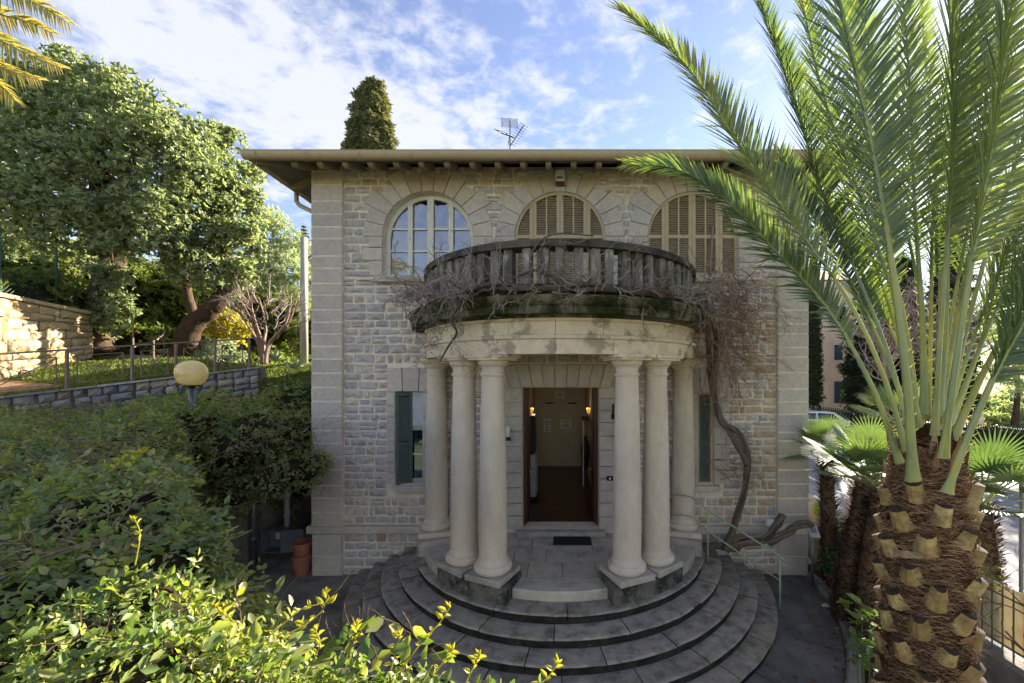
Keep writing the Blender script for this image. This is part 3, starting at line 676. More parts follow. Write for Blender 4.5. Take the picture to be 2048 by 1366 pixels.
# ---- doorway, hall and doors
hall = empty('entrance_hall', parent=villa); HX = .97; HY = 6.15
MB().box(-HX, HX, .43, HY, .99, 1.008).build('hall_floor', m_parquet, hall)
for s in (-1, 1): MB().box(s*HX-.02, s*HX+.02, .43, HY, 1.0, 4.3).build('hall_wall', m_cream, hall)
MB().box(-HX, HX, HY, HY+.1, 1.0, 4.3).build('hall_wall', m_cream, hall)
MB().box(-HX, HX, .43, HY, 4.3, 4.35).build('hall_ceiling', m_cream, hall)
MB().bbox(-.95, .99, -.22, .45, .88, 1.006, .012).build('threshold', m_slab, villa)
for s, xh in ((-1, DOOR[0]+.05), (1, DOOR[1]-.05)):
    lf = MB(); a = math.radians(90-s*-1*4); lf.box(xh-.028, xh+.028, .30, 1.10, 1.02, 4.12)
    lf = lf.build('door_leaf', m_doorwood, villa)
    for zz in ((1.15, 1.95), (2.1, 2.9), (3.05, 3.95)): MB().bbox(xh-s*.04-.012, xh-s*.04+.012, .40, 1.0, zz[0], zz[1], .01).build('door_panel', m_doorwood, lf)
    mb = MB(); mb.sphere((xh-s*.085, 1.02, 2.1), .032, 10, 8); mb.tube([(xh-s*.02, 1.02, 2.1), (xh-s*.08, 1.02, 2.1)], .012, 8); mb.build('door_knob', m_brass, lf, smooth=True)
for s in (-1, 1):
    xf = DOOR[0] if s < 0 else DOOR[1]
    MB().box(min(xf, xf-s*.05), max(xf, xf-s*.05), .2, .29, 1.01, 4.14).build('door_frame', m_doorwood, villa)
# inner cream double door
idr = empty('inner_door', parent=villa); Yb = HY-.03
MB().box(-.76, .76, Yb-.03, Yb+.02, 1.01, 3.42).build('door_casing', m_cream_door, idr)
for (a, b) in ((-.70, -.27), (-.26, .70)):
    MB().box(a, b, Yb-.065, Yb-.031, 1.02, 3.34).build('door_leaf', m_cream_door, idr)
    for z0, z1 in ((1.2, 1.75), (1.83, 2.15), (2.28, 3.2)):
        MB().bbox(a+.09, b-.09, Yb-.085, Yb-.066, z0, z1, .012).build('door_panel', m_cream_door, idr)
for z in (1.95, 2.12): MB().box(-.215, -.185, Yb-.11, Yb-.066, z-.03, z+.03).build('door_handle', m_brass, idr)
MB().box(-.55, -.25, Yb-.10, Yb-.032, 3.36, 3.41).build('door_closer', m_black, idr); MB().box(.32, .62, Yb-.10, Yb-.032, 3.36, 3.41).build('door_closer', m_black, idr)
def notice(x, z, w, h, y, lines, label):
    n = MB().box(x-w/2, x+w/2, y-.004, y, z-h/2, z+h/2).build('notice', m_paper, None, label=label, cat='notice')
    for k in range(lines):
        zz = z+h/2-(k+1)*h/(lines+1); ww = w*rnd(.5, .85)
        MB().box(x-ww/2, x+ww/2, y-.0055, y-.0045, zz-h/(lines+1)*.22, zz+h/(lines+1)*.22).build('printed_line', m_ink, n)
notice(.22, 2.93, .20, .065, Yb-.087, 1, 'small white label near the top of the cream inner door')
notice(.22, 2.60, .40, .34, Yb-.087, 5, 'faint printed sheet in the middle of the cream inner door')
notice(.22, 2.31, .20, .065, Yb-.087, 1, 'small white label low on the cream inner door')
notice(-.48, 2.55, .26, .5, Yb-.087, 6, 'tall notice on the narrow leaf of the cream inner door')
notice(.0, 3.70, .33, .24, HY-.004, 2, 'framed sign on the wall above the cream inner door')
# hall furniture
t = empty('hall_cabinet', 'pale grey cabinet against the hall wall just inside the entrance', 'cabinet', loc=(0, 0, 0))
MB().bbox(-.945, -.66, 2.0, 2.75, 1.10, 2.25, .01).build('body', m_panel, t); MB().box(-.9, -.7, 2.05, 2.7, 1.008, 1.10).build('base', m_black, t); MB().bbox(-.655, -.64, 2.02, 2.37, 1.13, 2.2, .005).build('door', m_panel, t); MB().bbox(-.655, -.64, 2.39, 2.73, 1.13, 2.2, .005).build('door', m_panel, t)
t = empty('notice_cabinet', 'dark display case hanging above the pale hall cabinet', 'display case')
MB().bbox(-.945, -.68, 2.1, 2.75, 2.30, 3.30, .02).build('case', m_black, t); MB().box(-.679, -.672, 2.18, 2.67, 2.5, 3.22).build('pane', m_carglass, t)
t = empty('coat_stand', 'shelf and coat rail on the hall wall with a dark coat', 'coat rack')
MB().box(.70, .945, 3.4, 4.4, 3.02, 3.06).build('shelf', m_black, t); MB().tube([(.72, 3.42, 1.01), (.72, 3.42, 3.02)], .018, 8).build('post', m_paper, t); MB().tube([(.78, 3.4, 2.9), (.78, 4.4, 2.9)], .014, 8).build('rail', m_metal, t)
mb = MB(); mb.sphere((.80, 3.75, 1.95), (.13, .3, .55), 12, 9, .08); mb.build('coat', mat('dark_cloth', '#1f2126', rough=.95, var=.3, vscale=8), t, smooth=True)
for s in (-1, 1):
    nm = 'lit brass wall sconce on the %s of the hall' % ('right-hand wall' if s > 0 else 'left-hand wall')
    t = empty('hall_sconce', nm, 'wall lamp', 'lit sconces in the hall')
    MB().tube([(s*.95, 3.2, 3.15), (s*.86, 3.2, 3.18), (s*.86, 3.2, 3.26)], .012, 6).build('arm', m_brass, t)
    mb = MB(); mb.lathe([(.02, 3.26), (.05, 3.30), (.06, 3.42), (.045, 3.43), (.0, 3.40)], (s*.86, 3.2), n=12); mb.build('shade', mat('glowing_shade', '#ffb860', rough=.5, var=0, emit=('#ffae4a', .12)), t, smooth=True)
    l = bpy.data.lights.new('sconce_bulb', 'POINT'); l.energy = .9; l.color = (1, .80, .55); l.shadow_soft_size = .04; lo = bpy.data.objects.new('sconce_bulb', l); lo.location = (s*.80, 3.2, 3.48); link(lo, t)
# things on the facade beside the door
for s in (-1, 1):
    x = (-1.14 if s < 0 else 1.245)
    t = empty('wall_lamp', 'white tube wall lamp on the %s door jamb' % ('left' if s < 0 else 'right'), 'wall lamp', 'tube lamps beside the door')
    MB().bbox(x-.05, x+.05, -.13, -.04, 2.98, 3.06, .008).build('bracket', m_black, t)
    mb = MB(); mb.lathe([(.0, 3.058), (.044, 3.06), (.046, 3.27), (.03, 3.30), (.0, 3.305)], (x, -.13), n=16); mb.build('tube', m_opal, t, smooth=True)
    MB().lathe([(.0, 3.02), (.055, 3.02), (.055, 3.065), (0, 3.066)], (x, -.13), n=16).build('holder', m_black, t)
t = empty('intercom', 'small black intercom with pale button on the right door jamb', 'intercom'); MB().bbox(1.03, 1.17, -.075, -.045, 2.09, 2.19, .01).build('housing', m_black, t); MB().box(1.08, 1.12, -.082, -.074, 2.12, 2.16).build('button', m_opal, t)
t = empty('flag_bracket', 'black iron flag bracket with two sockets above the right wall lamp', 'bracket'); MB().bar((1.17, -.05, 3.5), (1.16, -.16, 3.78), .04).build('socket', m_black, t); MB().bar((1.23, -.05, 3.5), (1.26, -.16, 3.86), .04).build('socket', m_black, t); MB().bbox(1.13, 1.28, -.07, -.045, 3.44, 3.56, .008).build('plate', m_black, t)
t = empty('alarm_box', 'cream alarm box with red base under the eaves above the middle arch', 'alarm box')
MB().bbox(-.10, .10, -.16, -.045, 8.66, 8.92, .015).build('cover', m_white, t); MB().bbox(-.10, .10, -.165, -.045, 8.585, 8.655, .012).build('lens', mat('red_lens', '#5e2a22', rough=.3, var=0), t); MB().box(-.07, .06, -.1625, -.1602, 8.70, 8.76).build('printed_mark', m_ink, t)
t = empty('junction_box', 'small white junction box on the plinth course by the vine', 'junction box'); MB().bbox(4.5, 4.66, -.20, -.12, 1.12, 1.27, .012).build('cover', m_opal, t); MB().tube([(4.66, -.15, 1.2), (4.8, -.15, 1.18)], .012, 6).build('cable', m_opal, t)

# ---- roof and eaves
roof = empty('roof', parent=villa); OV = .80; SL = .44; ZE = ZT-OV*SL+.06      # eave height
ze = lambda o: ZT+.07-o*SL
ridge = 5.0
mb = MB(); X = HW+OV; y0, y1 = -OV, VD+OV; zr = ze(OV)+.10; h = (HW+OV)*SL
mb.add([(-X, y0, zr), (X, y0, zr), (X, y1, zr), (-X, y1, zr), (0, y0+X, zr+h), (0, y1-X, zr+h)], [(0, 1, 4), (1, 2, 5, 4), (2, 3, 5), (3, 0, 4, 5)])
mb.build('roof_slopes', m_rooftile, roof)
for k in range(5):                                            # soffit boards, front and left and right
    o0, o1 = k*.16, (k+1)*.16-.008
    for d in ('f', 'l', 'r'):
        mb = MB()
        if d == 'f':
            P = [(-HW-o0, -o0), (HW+o0, -o0), (HW+o1, -o1), (-HW-o1, -o1)]
        else:
            s = -1 if d == 'l' else 1; P = [(s*(HW+o0), -o0), (s*(HW+o1), -o1), (s*(HW+o1), VD+o1), (s*(HW+o0), VD+o0)]
        oo = [o0, o0, o1, o1] if d == 'f' else [o0, o1, o1, o0]
        v = [(x, y, ze(o)) for (x, y), o in zip(P, oo)]; v += [(a, b, c+.02) for a, b, c in v]
        mb.add(v, [(0, 1, 2, 3), (7, 6, 5, 4), (0, 4, 5, 1), (1, 5, 6, 2), (2, 6, 7, 3), (3, 7, 4, 0)]); fix_normals(mb.build('soffit_board', m_soffit, roof))
def rafter(p0, dirv, L_=OV-.06, w=.055, h=.075):
    d = Vector(dirv).normalized(); sdv = Vector((-d.y, d.x, 0)); mb = MB()
    prof = [(0, -.005), (0, -.005-2*h), (L_-.10, -.005-2*h), (L_-.04, -.005-1.5*h), (L_, -.005-.9*h), (L_, -.005)]
    f = lambda k: (lambda p: Vector(p0)+d*p[0]+sdv*w*k+Vector((0, 0, p[1]-p[0]*SL)))
    mb.prism(prof, f(-1), f(1)); return fix_normals(mb.build('rafter', m_wood_old, roof))
xr = -5.42
while xr < 5.5:
    rafter((xr, 0, ZT+.07), (0, -1, 0)); xr += .518
yr = .35
while yr < VD:
    rafter((-HW, yr, ZT+.07), (-1, 0, 0)); rafter((HW, yr, ZT+.07), (1, 0, 0)); yr += .75
for s in (-1, 1):
    d = Vector((s, -1, 0)).normalized(); mb = MB(); p0 = Vector((s*HW, 0, ZT+.06)); mb.bar(p0, p0+Vector((s*.74, -.74, -.74*SL)), .11, .15); mb.build('hip_rafter', m_wood_old, roof)
def gutter(a, b):
    a = Vector(a); b = Vector(b); d = (b-a).normalized(); o = Vector((d.y, -d.x, 0)); mb = MB(); n = 8; r = .098
    v = []
    for p in (a, b):
        for k in range(n+1):
            t_ = PI*k/n; v.append(p+o*(-cos(t_)*r)+Vector((0, 0, -sin(t_)*r*1.25)))
        v.append(p+o*(r-.012)+Vector((0, 0, .0))); v.append(p+o*(r+.012)+Vector((0, 0, .018)))
    m_ = n+3; mb.add(v, [(i, i+1, m_+i+1, m_+i) for i in range(n)]+[(n, n+2, m_+n+2, m_+n), (n+2, n+1, m_+n+1, m_+n+2)]); g = mb.build('gutter', m_gutter, roof, smooth=False)
    L_ = (b-a).length; k = .3
    while k < L_:
        q = a+d*k; mb = MB(); mb.tube([q+o*(-cos(PI*i/8)*(r+.006))+Vector((0, 0, -sin(PI*i/8)*(r*1.25+.006))) for i in range(9)], .008, 4); mb.build('gutter_bracket', m_gutter, g); k += 1.03 if L_ > 1 else 9
G = HW+OV+.0; gz = ze(OV)+.115
gutter((-G-.085, -OV-.05, gz), (G+.085, -OV-.05, gz)); gutter((-G, VD+OV, gz), (-G, -OV+.02, gz)); gutter((G, -OV+.02, gz), (G, VD+OV, gz))
mb = MB(); mb.box(-G, G, -OV-.02, -OV+.0, gz-.12, gz-.02); mb.build('fascia', m_gutter, roof)
mb = MB(); mb.tube([(-G, .62, gz-.10), (-G, .62, gz-.32), (-G+.08, .60, gz-.42), (-HW-.14, .5, gz-.72), (-HW-.08, .48, gz-.80), (-HW-.08, .48, gz-1.2), (-HW-.08, .48, .3)], .05, 10); mb.build('downpipe', m_gutter, roof, smooth=True)
def cover_tile(p, d, r, L_, m=m_rooftile):
    d = Vector(d).normalized(); sd_ = d.cross(Vector((0, 0, 1))).normalized(); up = sd_.cross(d); mb = MB(); mb.cur = random.random(); n = 6; v = []
    for q, rr in ((Vector(p), r), (Vector(p)+d*L_, r*.8)):
        for k in range(n+1): v.append(q+sd_*cos(PI*k/n)*rr+up*sin(PI*k/n)*rr)
    mb.add(v, [(k, k+1, n+2+k, n+1+k) for k in range(n)]+[tuple(range(n+1))]); return mb.build('roof_tile', m, roof, smooth=False)
for k in range(7):
    q = Vector((-X+.0, y0+.0, zr))+Vector((1, 1, SL))*(k*.28); cover_tile(q+Vector((0, 0, .0)), (1, 1, SL), .085, .44)
for k in range(14): cover_tile((-X-.03, y0+.25+k*.24, zr-.0), (1, 0, SL), .075, .42)
for k in range(52): cover_tile((-X+.25+k*.235, y0-.02, zr-.02), (0, 1, SL), .07, .42)

# TV aerial
t = empty('tv_aerial', 'rooftop TV aerial with two combs on a thin mast above the eaves', 'aerial'); D = 10.2; B = at(1020, 292, D); Y = B.y
def ap(px, py, dy=0): p = at(px, py, D); return Vector((p.x, Y+dy, p.z))
MB().tube([ap(1020, 310), ap(1020, 243)], .018, 6).build('mast', m_metal, t)
mb = MB()
for k in range(9): mb.tube([ap(1002, 236+k*2.1), ap(1034+k*.3, 239+k*2.2)], .0045, 4)
for q in (1003, 1019, 1034): mb.tube([ap(q, 235), ap(q+2, 257)], .006, 4)
mb.build('reflector_grid', m_black, t)
mb = MB(); mb.tube([ap(1003, 287, -.5), ap(1020, 262, .2)], .011, 5); mb.tube([ap(1016, 293), ap(1020, 262)], .008, 5)
for k in range(13):
    f_ = k/12; a = ap(1003+17*f_, 287-25*f_, -.5+.7*f_); b = Vector((.11, .03, -.05)); mb.tube([a-b, a+b], .006, 4)
mb.build('comb', m_black, t)
mb = MB(); mb.tube([ap(1021, 291), ap(1050, 265, -.3)], .012, 5)
for k in range(9):
    f_ = k/8; a = ap(1024+26*f_, 288-23*f_, -.3*f_); b = Vector((.10, .02, -.05)); mb.tube([a-b, a+b], .005, 4)
mb.build('boom', m_black, t)

# ================================================================== steps and portico
steps = empty('entrance_steps', 'five curved dark stone steps fanning out below the portico', 'steps')
def arc_block(parent, name, r0, r1, z0, z1, a0, a1, m, bev=.02, n=6, tint=None, jit=0.0):
    mb = MB(); mb.cur = random.random() if tint is None else tint; dz = rnd(-jit, jit); dr = rnd(-jit, jit)
    r1 += dr; z1 += dz
    prof = [(r0, z0), (r1-.03, z0), (r1-.03, z1-.06), (r1-.006, z1-.05), (r1, z1-.028), (r1-.010, z1-.007), (r1-.03, z1), (r0, z1)] if bev == 'nose' else [(r0, z0), (r1, z0), (r1, z1-bev), (r1-bev, z1), (r0+bev, z1), (r0, z1-bev)]
    mb.lathe(prof, (CX, CY), a0, a1, n, True)
    if bev == 'nose':
        w_ = []
        for (x, y, z) in mb.v:
            if z > z1-.062 and math.hypot(x-CX, y-CY) > r1-.035:
                q = 1+(.010*mnoise.noise(Vector((x*7, y*7, z1*9)))-.004*max(0, mnoise.noise(Vector((x*23, y*23, z1*5))))*3)/r1; x, y, z = CX+(x-CX)*q, CY+(y-CY)*q, z+.005*mnoise.noise(Vector((x*6, y*6, 4)))-.003
            w_.append((x, y, z))
        mb.v = w_
    o = mb.build(name, m, parent); fix_normals(o)
    if bev == 'nose':
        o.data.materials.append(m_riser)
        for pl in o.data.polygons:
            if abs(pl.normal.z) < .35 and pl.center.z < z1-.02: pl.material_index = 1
    return o
AM = math.radians(86)
for k in range(5):
    st = empty('step', parent=steps); ns = 8+k; off = rnd(0, .6); cuts = [-AM]+sorted(-AM+2*AM*(i+off)/ns for i in range(ns))+[AM]
    for a, b in zip(cuts, cuts[1:]):
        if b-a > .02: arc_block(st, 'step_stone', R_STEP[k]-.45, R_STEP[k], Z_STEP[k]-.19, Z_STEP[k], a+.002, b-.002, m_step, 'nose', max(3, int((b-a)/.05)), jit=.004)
core = empty('step', parent=steps)
for k in range(5): arc_block(core, 'step_core', .3, R_STEP[k]-.44, 0, Z_STEP[k]-.03-.001*k, -AM, AM, m_step, .01, 32)
# landing with its slabs
arc_block(core, 'landing_edge', 2.45, 2.80, .72, Z_LAND-.002, -AM, AM, m_slab, .02, 48)
def clip_circle(poly, r):
    out = poly
    for k in range(40):
        a = 2*PI*k/40; nx, ny = sin(a), -cos(a); c = r*cos(PI/40)+nx*CX+ny*CY; res = []
        for i in range(len(out)):
            p, q = out[i], out[(i+1) % len(out)]; dp = p[0]*nx+p[1]*ny-c; dq = q[0]*nx+q[1]*ny-c
            if dp <= 0: res.append(p)
            if dp*dq < 0: t_ = dp/(dp-dq); res.append((p[0]+(q[0]-p[0])*t_, p[1]+(q[1]-p[1])*t_))
        out = res
        if len(out) < 3: return []
    return out
landing = empty('landing', parent=steps)
yy = -2.5; row = 0
while yy < .15:
    xx = -2.75-(.31 if row % 2 else 0)
    while xx < 2.8:
        w = .62; g = .006; po = clip_circle([(xx+g, yy+g), (xx+w-g, yy+g), (xx+w-g, min(yy+.55, .2)-g), (xx+g, min(yy+.55, .2)-g)], 2.46)
        if len(po) > 2:
            mb = MB(); mb.cur = random.random(); dz = rnd(-.003, .003); mb.prism(po, lambda p: (p[0], p[1], .80), lambda p: (p[0], p[1], Z_LAND+.004+dz)); fix_normals(mb.build('paving_slab', m_slab, landing))
        xx += w
    yy += .55; row += 1
arc_block(landing, 'landing_bed', .05, 2.45, .70, Z_LAND-.03, -PI/2, PI/2, m_step, .01, 32)

portico = empty('portico', 'round Tuscan portico with six columns and a balcony on top', 'portico')
RC = 2.74; TH = [24.4, 38.5, 76.8]
for s in (-1, 1):
    a, b = (math.radians(16.2), math.radians(46)) ; a, b = sorted((s*a, s*b)); arc_block(portico, 'pedestal', 2.40, 3.05, .74, 1.035, a, b, m_pedestal, .015, 10)
    a, b = sorted((s*math.radians(67), s*math.radians(84.5))); arc_block(portico, 'pedestal', 2.32, 3.10, .60, 1.035, a, b, m_slab, .015, 6)
    a, b = sorted((s*math.radians(46.3), s*math.radians(66.8))); arc_block(portico, 'landing_kerb', 2.62, 2.98, .74, .93, a, b, m_slab, .015, 6)
col = None
for s in (-1, 1):
    for i, th in enumerate(TH):
        a = s*math.radians(th); cx, cyy = CX+RC*sin(a), CY-RC*cos(a)
        c = empty('column', parent=portico, loc=(cx, cyy, 0)); c.rotation_euler = (0, 0, a)
        mb = MB(); mb.bbox(-.34, .34, -.34, .34, 1.033, 1.135, .012); mb.build('plinth', m_column if i == 2 else m_slab, c)
        mb = MB(); mb.lathe([(.20, 1.137), (.285, 1.137), (.315, 1.165), (.322, 1.205), (.315, 1.245), (.285, 1.272), (.262, 1.278), (.262, 1.312), (.25, 1.33), (.238, 1.365), (.2, 1.37)], n=40); mb.build('base', m_column, c, smooth=True); 
        pr = []
        for k in range(13):
            t_ = k/12; r = .236-.046*max(0, (t_-.2)/.8)**1.5; pr.append((r, 1.366+t_*(4.40-1.366)))
        MB().lathe(pr, n=40).build('shaft', m_column, c, smooth=True)
        mb = MB(); mb.lathe([(.185, 4.398), (.205, 4.40), (.216, 4.418), (.216, 4.432), (.205, 4.447), (.192, 4.452), (.192, 4.53), (.205, 4.535), (.205, 4.555), (.225, 4.565), (.252, 4.60), (.262, 4.63), (.262, 4.66), (.2, 4.662)], n=40); mb.build('capital', m_column, c, smooth=True); 
        for ch in c.children: sharp(ch, 40)
        mb = MB(); mb.bbox(-.36, .36, -.32, .32, 4.70, 4.755, .006); mb.bbox(-.30, .30, -.30, .30, 4.661, 4.705, .006); mb.build('abacus', m_entab, c)
A2 = math.radians(84)
def ring_part(name, prof, m, n=64): 
    root = empty(name, parent=portico); k = random.choice((9, 11)); sh_ = rnd(.2, .8); cs = [-A2]+[-A2+2*A2*(i+sh_)/k for i in range(k)]+[A2]
    for a, b in zip(cs, cs[1:]):
        q = 1+rnd(-.0006, .0006); mb = MB(); mb.cur = random.random(); mb.lathe([(r*q, z) for r, z in prof], (CX, CY), a+.0011, b-.0011, max(3, int(n*(b-a)/(2*A2))+1), True); o = mb.build(name+'_stone', m, root, smooth=True); fix_normals(o); sharp(o, 25)
    return root
ring_part('architrave', [(2.46, 4.752), (2.935, 4.752), (2.935, 4.985), (2.975, 4.995), (2.985, 5.05), (2.93, 5.06), (2.46, 5.06)], m_entab)
ring_part('frieze', [(2.46, 5.062), (2.915, 5.062), (2.915, 5.265), (2.95, 5.285), (2.965, 5.32), (2.46, 5.32)], m_entab)
ring_part('cornice', [(2.4, 5.321), (3.0, 5.321), (3.03, 5.35), (3.20, 5.362), (3.215, 5.355), (3.222, 5.46), (3.205, 5.47), (3.235, 5.49), (3.275, 5.555), (3.29, 5.60), (3.285, 5.628), (3.15, 5.645), (2.4, 5.655)], m_mossy)
mb = MB(); mb.lathe([(.02, 5.0), (2.47, 5.0)], (CX, CY), -PI/2, PI/2, 40); mb.build('ceiling', m_entab, portico)
mb = MB(); mb.lathe([(.02, 5.70), (2.72, 5.70)], (CX, CY), -PI/2, PI/2, 40); mb.build('balcony_floor', m_slab, portico)
# vertical joints of the entablature
bal = empty('balustrade', parent=portico)
A3 = math.radians(82)
mb = MB(); mb.lathe([(2.66, 5.645), (2.98, 5.645), (2.98, 5.80), (2.95, 5.83), (2.92, 5.868), (2.68, 5.868)], (CX, CY), -A3, A3, 64, True); fix_normals(mb.build('base_course', m_mossy, bal, smooth=False))
nb = 15; cuts = [-A3+2*A3*i/6 for i in range(7)]
for a, b in zip(cuts, cuts[1:]): arc_block(bal, 'coping_stone', 2.67, 2.985, 6.445, 6.568, a+.0015, b-.0015, m_rail, .022, 10, jit=.002)
npost = 31; proto = None
for i in range(npost):
    a = -A3+.03+2*(A3-.03)*i/(npost-1)
    if proto is None:
        mb = MB(); mb.bbox(-.072, .072, -.095, .095, 5.866, 6.447, .008); proto = o = mb.build('baluster', m_balus, bal)
    else: o = proto.copy(); link(o, bal)
    o.location = (CX+2.825*sin(a), CY-2.825*cos(a), 0); o.rotation_euler = (0, rnd(-.006, .006), a+rnd(-.03, .03))

# handrail
t = empty('handrail', 'thin green metal handrail with curled end beside the steps', 'handrail')
P2 = Vector((4.11, -1.41, 0)); P1 = Vector((3.01, -.74, .596))
MB().tube([P1, (P1.x, P1.y, 1.66)], .019, 8).build('post', m_greenrail, t, smooth=True); MB().tube([(P2.x, P2.y, 0), (P2.x, P2.y, 1.02)], .019, 8).build('post', m_greenrail, t, smooth=True)
e = (P2-P1).normalized(); tp = Vector((P2.x, P2.y, 1.03)); top = [at(1345, 990, 8.38), at(1364, 990, 8.36), at(1382, 994, 8.3), Vector((P1.x, P1.y, 1.67)), tp, tp+Vector((.07, -.04, -.06)), tp+Vector((.10, -.06, -.12)), tp+Vector((.08, -.05, -.16)), tp+Vector((.04, -.03, -.15)), tp+Vector((.035, -.02, -.11))]
MB().tube(top, .017, 8).build('top_rail', m_greenrail, t, smooth=True)
low = [at(1345, 1030, 8.38), at(1368, 1030, 8.36), at(1386, 1035, 8.3), Vector((P1.x, P1.y, 1.24)), Vector((P2.x, P2.y, .58))]
MB().tube(low, .014, 8).build('lower_rail', m_greenrail, t, smooth=True)
t = empty('door_mat', 'black ribbed rubber mat in front of the doorway', 'door mat')
MB().bbox(-.14, .66, -.66, -.24, Z_LAND+.008, Z_LAND+.024, .006).build('mat', m_rubber, t)
mb = MB()
for k in range(19): mb.box(-.11+k*.04, -.092+k*.04, -.63, -.27, Z_LAND+.0235, Z_LAND+.030)
mb.build('ribs', m_rubber, t, kind='stuff')

# right-hand path slabs round the steps and its kerb
path = empty('path_paving', parent=None); path['kind'] = 'structure'
cuts = [math.radians(q) for q in (88, 74, 57, 41, 22, 2, -18)]
for b, a in zip(cuts, cuts[1:]): arc_block(path, 'paving_slab', 4.40, 5.38, -.08, .012+rnd(-.004, .004), a+.003, b-.003, mat('path_slab', '#6b6762', rough=.9, var=.25, vscale=3, bump=.008, bscale=30, stain=('#45423f', 1.2, .46, .66, .7), stain2=('#85807a', 2, .58, .7, .5)) if a == cuts[1] else bpy.data.materials['path_slab'], .01, 8)
kerb = empty('kerb', parent=None); kerb['kind'] = 'structure'
for i in range(7):
    a = math.radians(84-i*12); arc_block(kerb, 'kerb_stone', 5.40, 5.60, -.05, .10+rnd(-.012, .012), a-math.radians(11.8), a, m_concrete, .03, 5, jit=.01)
mb = MB(); mb.lathe([(5.60, .03), (6.4, .06), (8.0, .06)], (CX, CY), math.radians(0), math.radians(90), 24)
mb.v = [(min(x, 6.02), y, z) for x, y, z in mb.v]; mb.build('planting_bed', m_soil, kind='structure')

# ================================================================== bare vine on the portico
def grow(mb, p, d, length, r, depth, droop=.0, wig=.35, kids=4, ratio=.6, n=5, sides=4, spread=.9):
    """a branching twig"""
    p = Vector(p); d = Vector(d).normalized(); pts = [p.copy()]; seg = length/n; dirs = []
    for i in range(n):
        d = (d+Vector((rnd(-wig, wig), rnd(-wig, wig), rnd(-wig, wig)-droop))).normalized(); p = p+d*seg; pts.append(p.copy()); dirs.append(d.copy())
    mb.cur = random.random(); mb.tube(pts, [max(.0022, r*(1-.62*i/n)) for i in range(n+1)], sides, cap=False)
    if depth > 0:
        for k in range(kids):
            i = random.randint(1, n); dd = (dirs[i-1]+Vector((rnd(-1, 1), rnd(-1, 1), rnd(-1, 1)))*spread).normalized()
            grow(mb, pts[i], dd, length*ratio*rnd(.6, 1.2), r*.55, depth-1, droop, wig, kids, ratio, max(3, n-1), 3 if depth < 2 else sides, spread)
def twisted(name, P, r0, r1, m, parent, strands=4, turns=2.2, n=10):
    Q = smooth_path(P, n); k = len(Q); mb = MB(); ph = rnd(0, 6)
    for s in range(strands):
        mb.cur = rnd(0, 1); pts = []; rr = []; q_ = rnd(.8, 1.15)
        for i, q in enumerate(Q):
            f = i/(k-1); r = r0+(r1-r0)*f; t = (Q[min(i+1, k-1)]-Q[max(i-1, 0)]).normalized(); u = t.cross(Vector((0, 1, 0))).normalized(); w = t.cross(u); a = ph+2*PI*s/strands+turns*2*PI*f+.5*sin(f*11+s)
            pts.append(q+(u*cos(a)+w*sin(a))*r*.52+Vector((rnd(-1, 1), rnd(-1, 1), rnd(-1, 1)))*r*.05); rr.append(r*.55*q_*(1+.18*mnoise.noise(Vector((f*14, s*5.1, ph)))))
        mb.tube(pts, rr, 8)
    return mb.build(name, m, parent, smooth=True)
vine = empty('climbing_vine', 'bare grey climbing vine twisting up the wall and over the balcony cornice', 'vine')
def arcp(deg, r, z): a = math.radians(deg); return Vector((CX+r*sin(a), CY-r*cos(a), z))
def smooth_path(P, n=6):
    P = [Vector(p) for p in P]; out = []
    for i in range(len(P)-1):
        p0 = P[max(0, i-1)]; p1 = P[i]; p2 = P[i+1]; p3 = P[min(len(P)-1, i+2)]
        for k in range(n):
            t = k/n; out.append(.5*((2*p1)+(p2-p0)*t+(2*p0-5*p1+4*p2-p3)*t*t+(3*p1-p0-3*p2+p3)*t**3))
    out.append(P[-1]); return out
def gnarled(name, P, r0, r1, m, parent, sides=10, jit=.12, n=6):
    Q = smooth_path(P, n); k = len(Q); mb = MB(); mb.cur = rnd(0, .8)
    mb.tube([q+Vector((rnd(-1, 1), rnd(-1, 1), rnd(-1, 1)))*r0*jit*.5 for q in Q], [(r0+(r1-r0)*i/(k-1))*(1+rnd(-jit, jit)) for i in range(k)], sides); return mb.build(name, m, parent, smooth=True)
twisted('trunk', [at(1450, 1100, 8.30), at(1472, 1040, 8.35), at(1490, 970, 8.40), at(1494, 910, 8.42), at(1476, 865, 8.45), at(1440, 840, 8.45), at(1428, 770, 8.45), at(1432, 690, 8.4), at(1425, 640, 8.2), at(1405, 600, 7.9)], .078, .045, m_vine, vine)
gnarled('branch', [at(1496, 930, 8.4), at(1470, 880, 8.5), at(1436, 820, 8.6), at(1420, 740, 8.55), at(1415, 660, 8.2), at(1398, 608, 7.8)], .07, .05, m_vine, vine, jit=.2)
gnarled('branch', [at(1400, 600, 7.8), arcp(58, 3.16, 5.80), arcp(50, 3.10, 5.72), arcp(40, 3.14, 5.74), arcp(28, 3.08, 5.73), arcp(14, 3.12, 5.74), arcp(0, 3.08, 5.73), arcp(-14, 3.12, 5.76), arcp(-26, 3.08, 5.78), arcp(-38, 3.14, 5.80)], .052, .03, m_vine, vine, jit=.3)
gnarled('branch', [at(1410, 640, 7.9), arcp(60, 3.22, 5.62), arcp(54, 3.25, 5.90), arcp(46, 3.06, 5.70), arcp(34, 3.15, 5.80), arcp(22, 3.05, 5.76), arcp(8, 3.13, 5.82), arcp(-6, 3.06, 5.75), arcp(-20, 3.14, 5.86), arcp(-34, 3.10, 5.72), arcp(-46, 3.2, 5.82)], .055, .028, m_vine, vine, jit=.25)
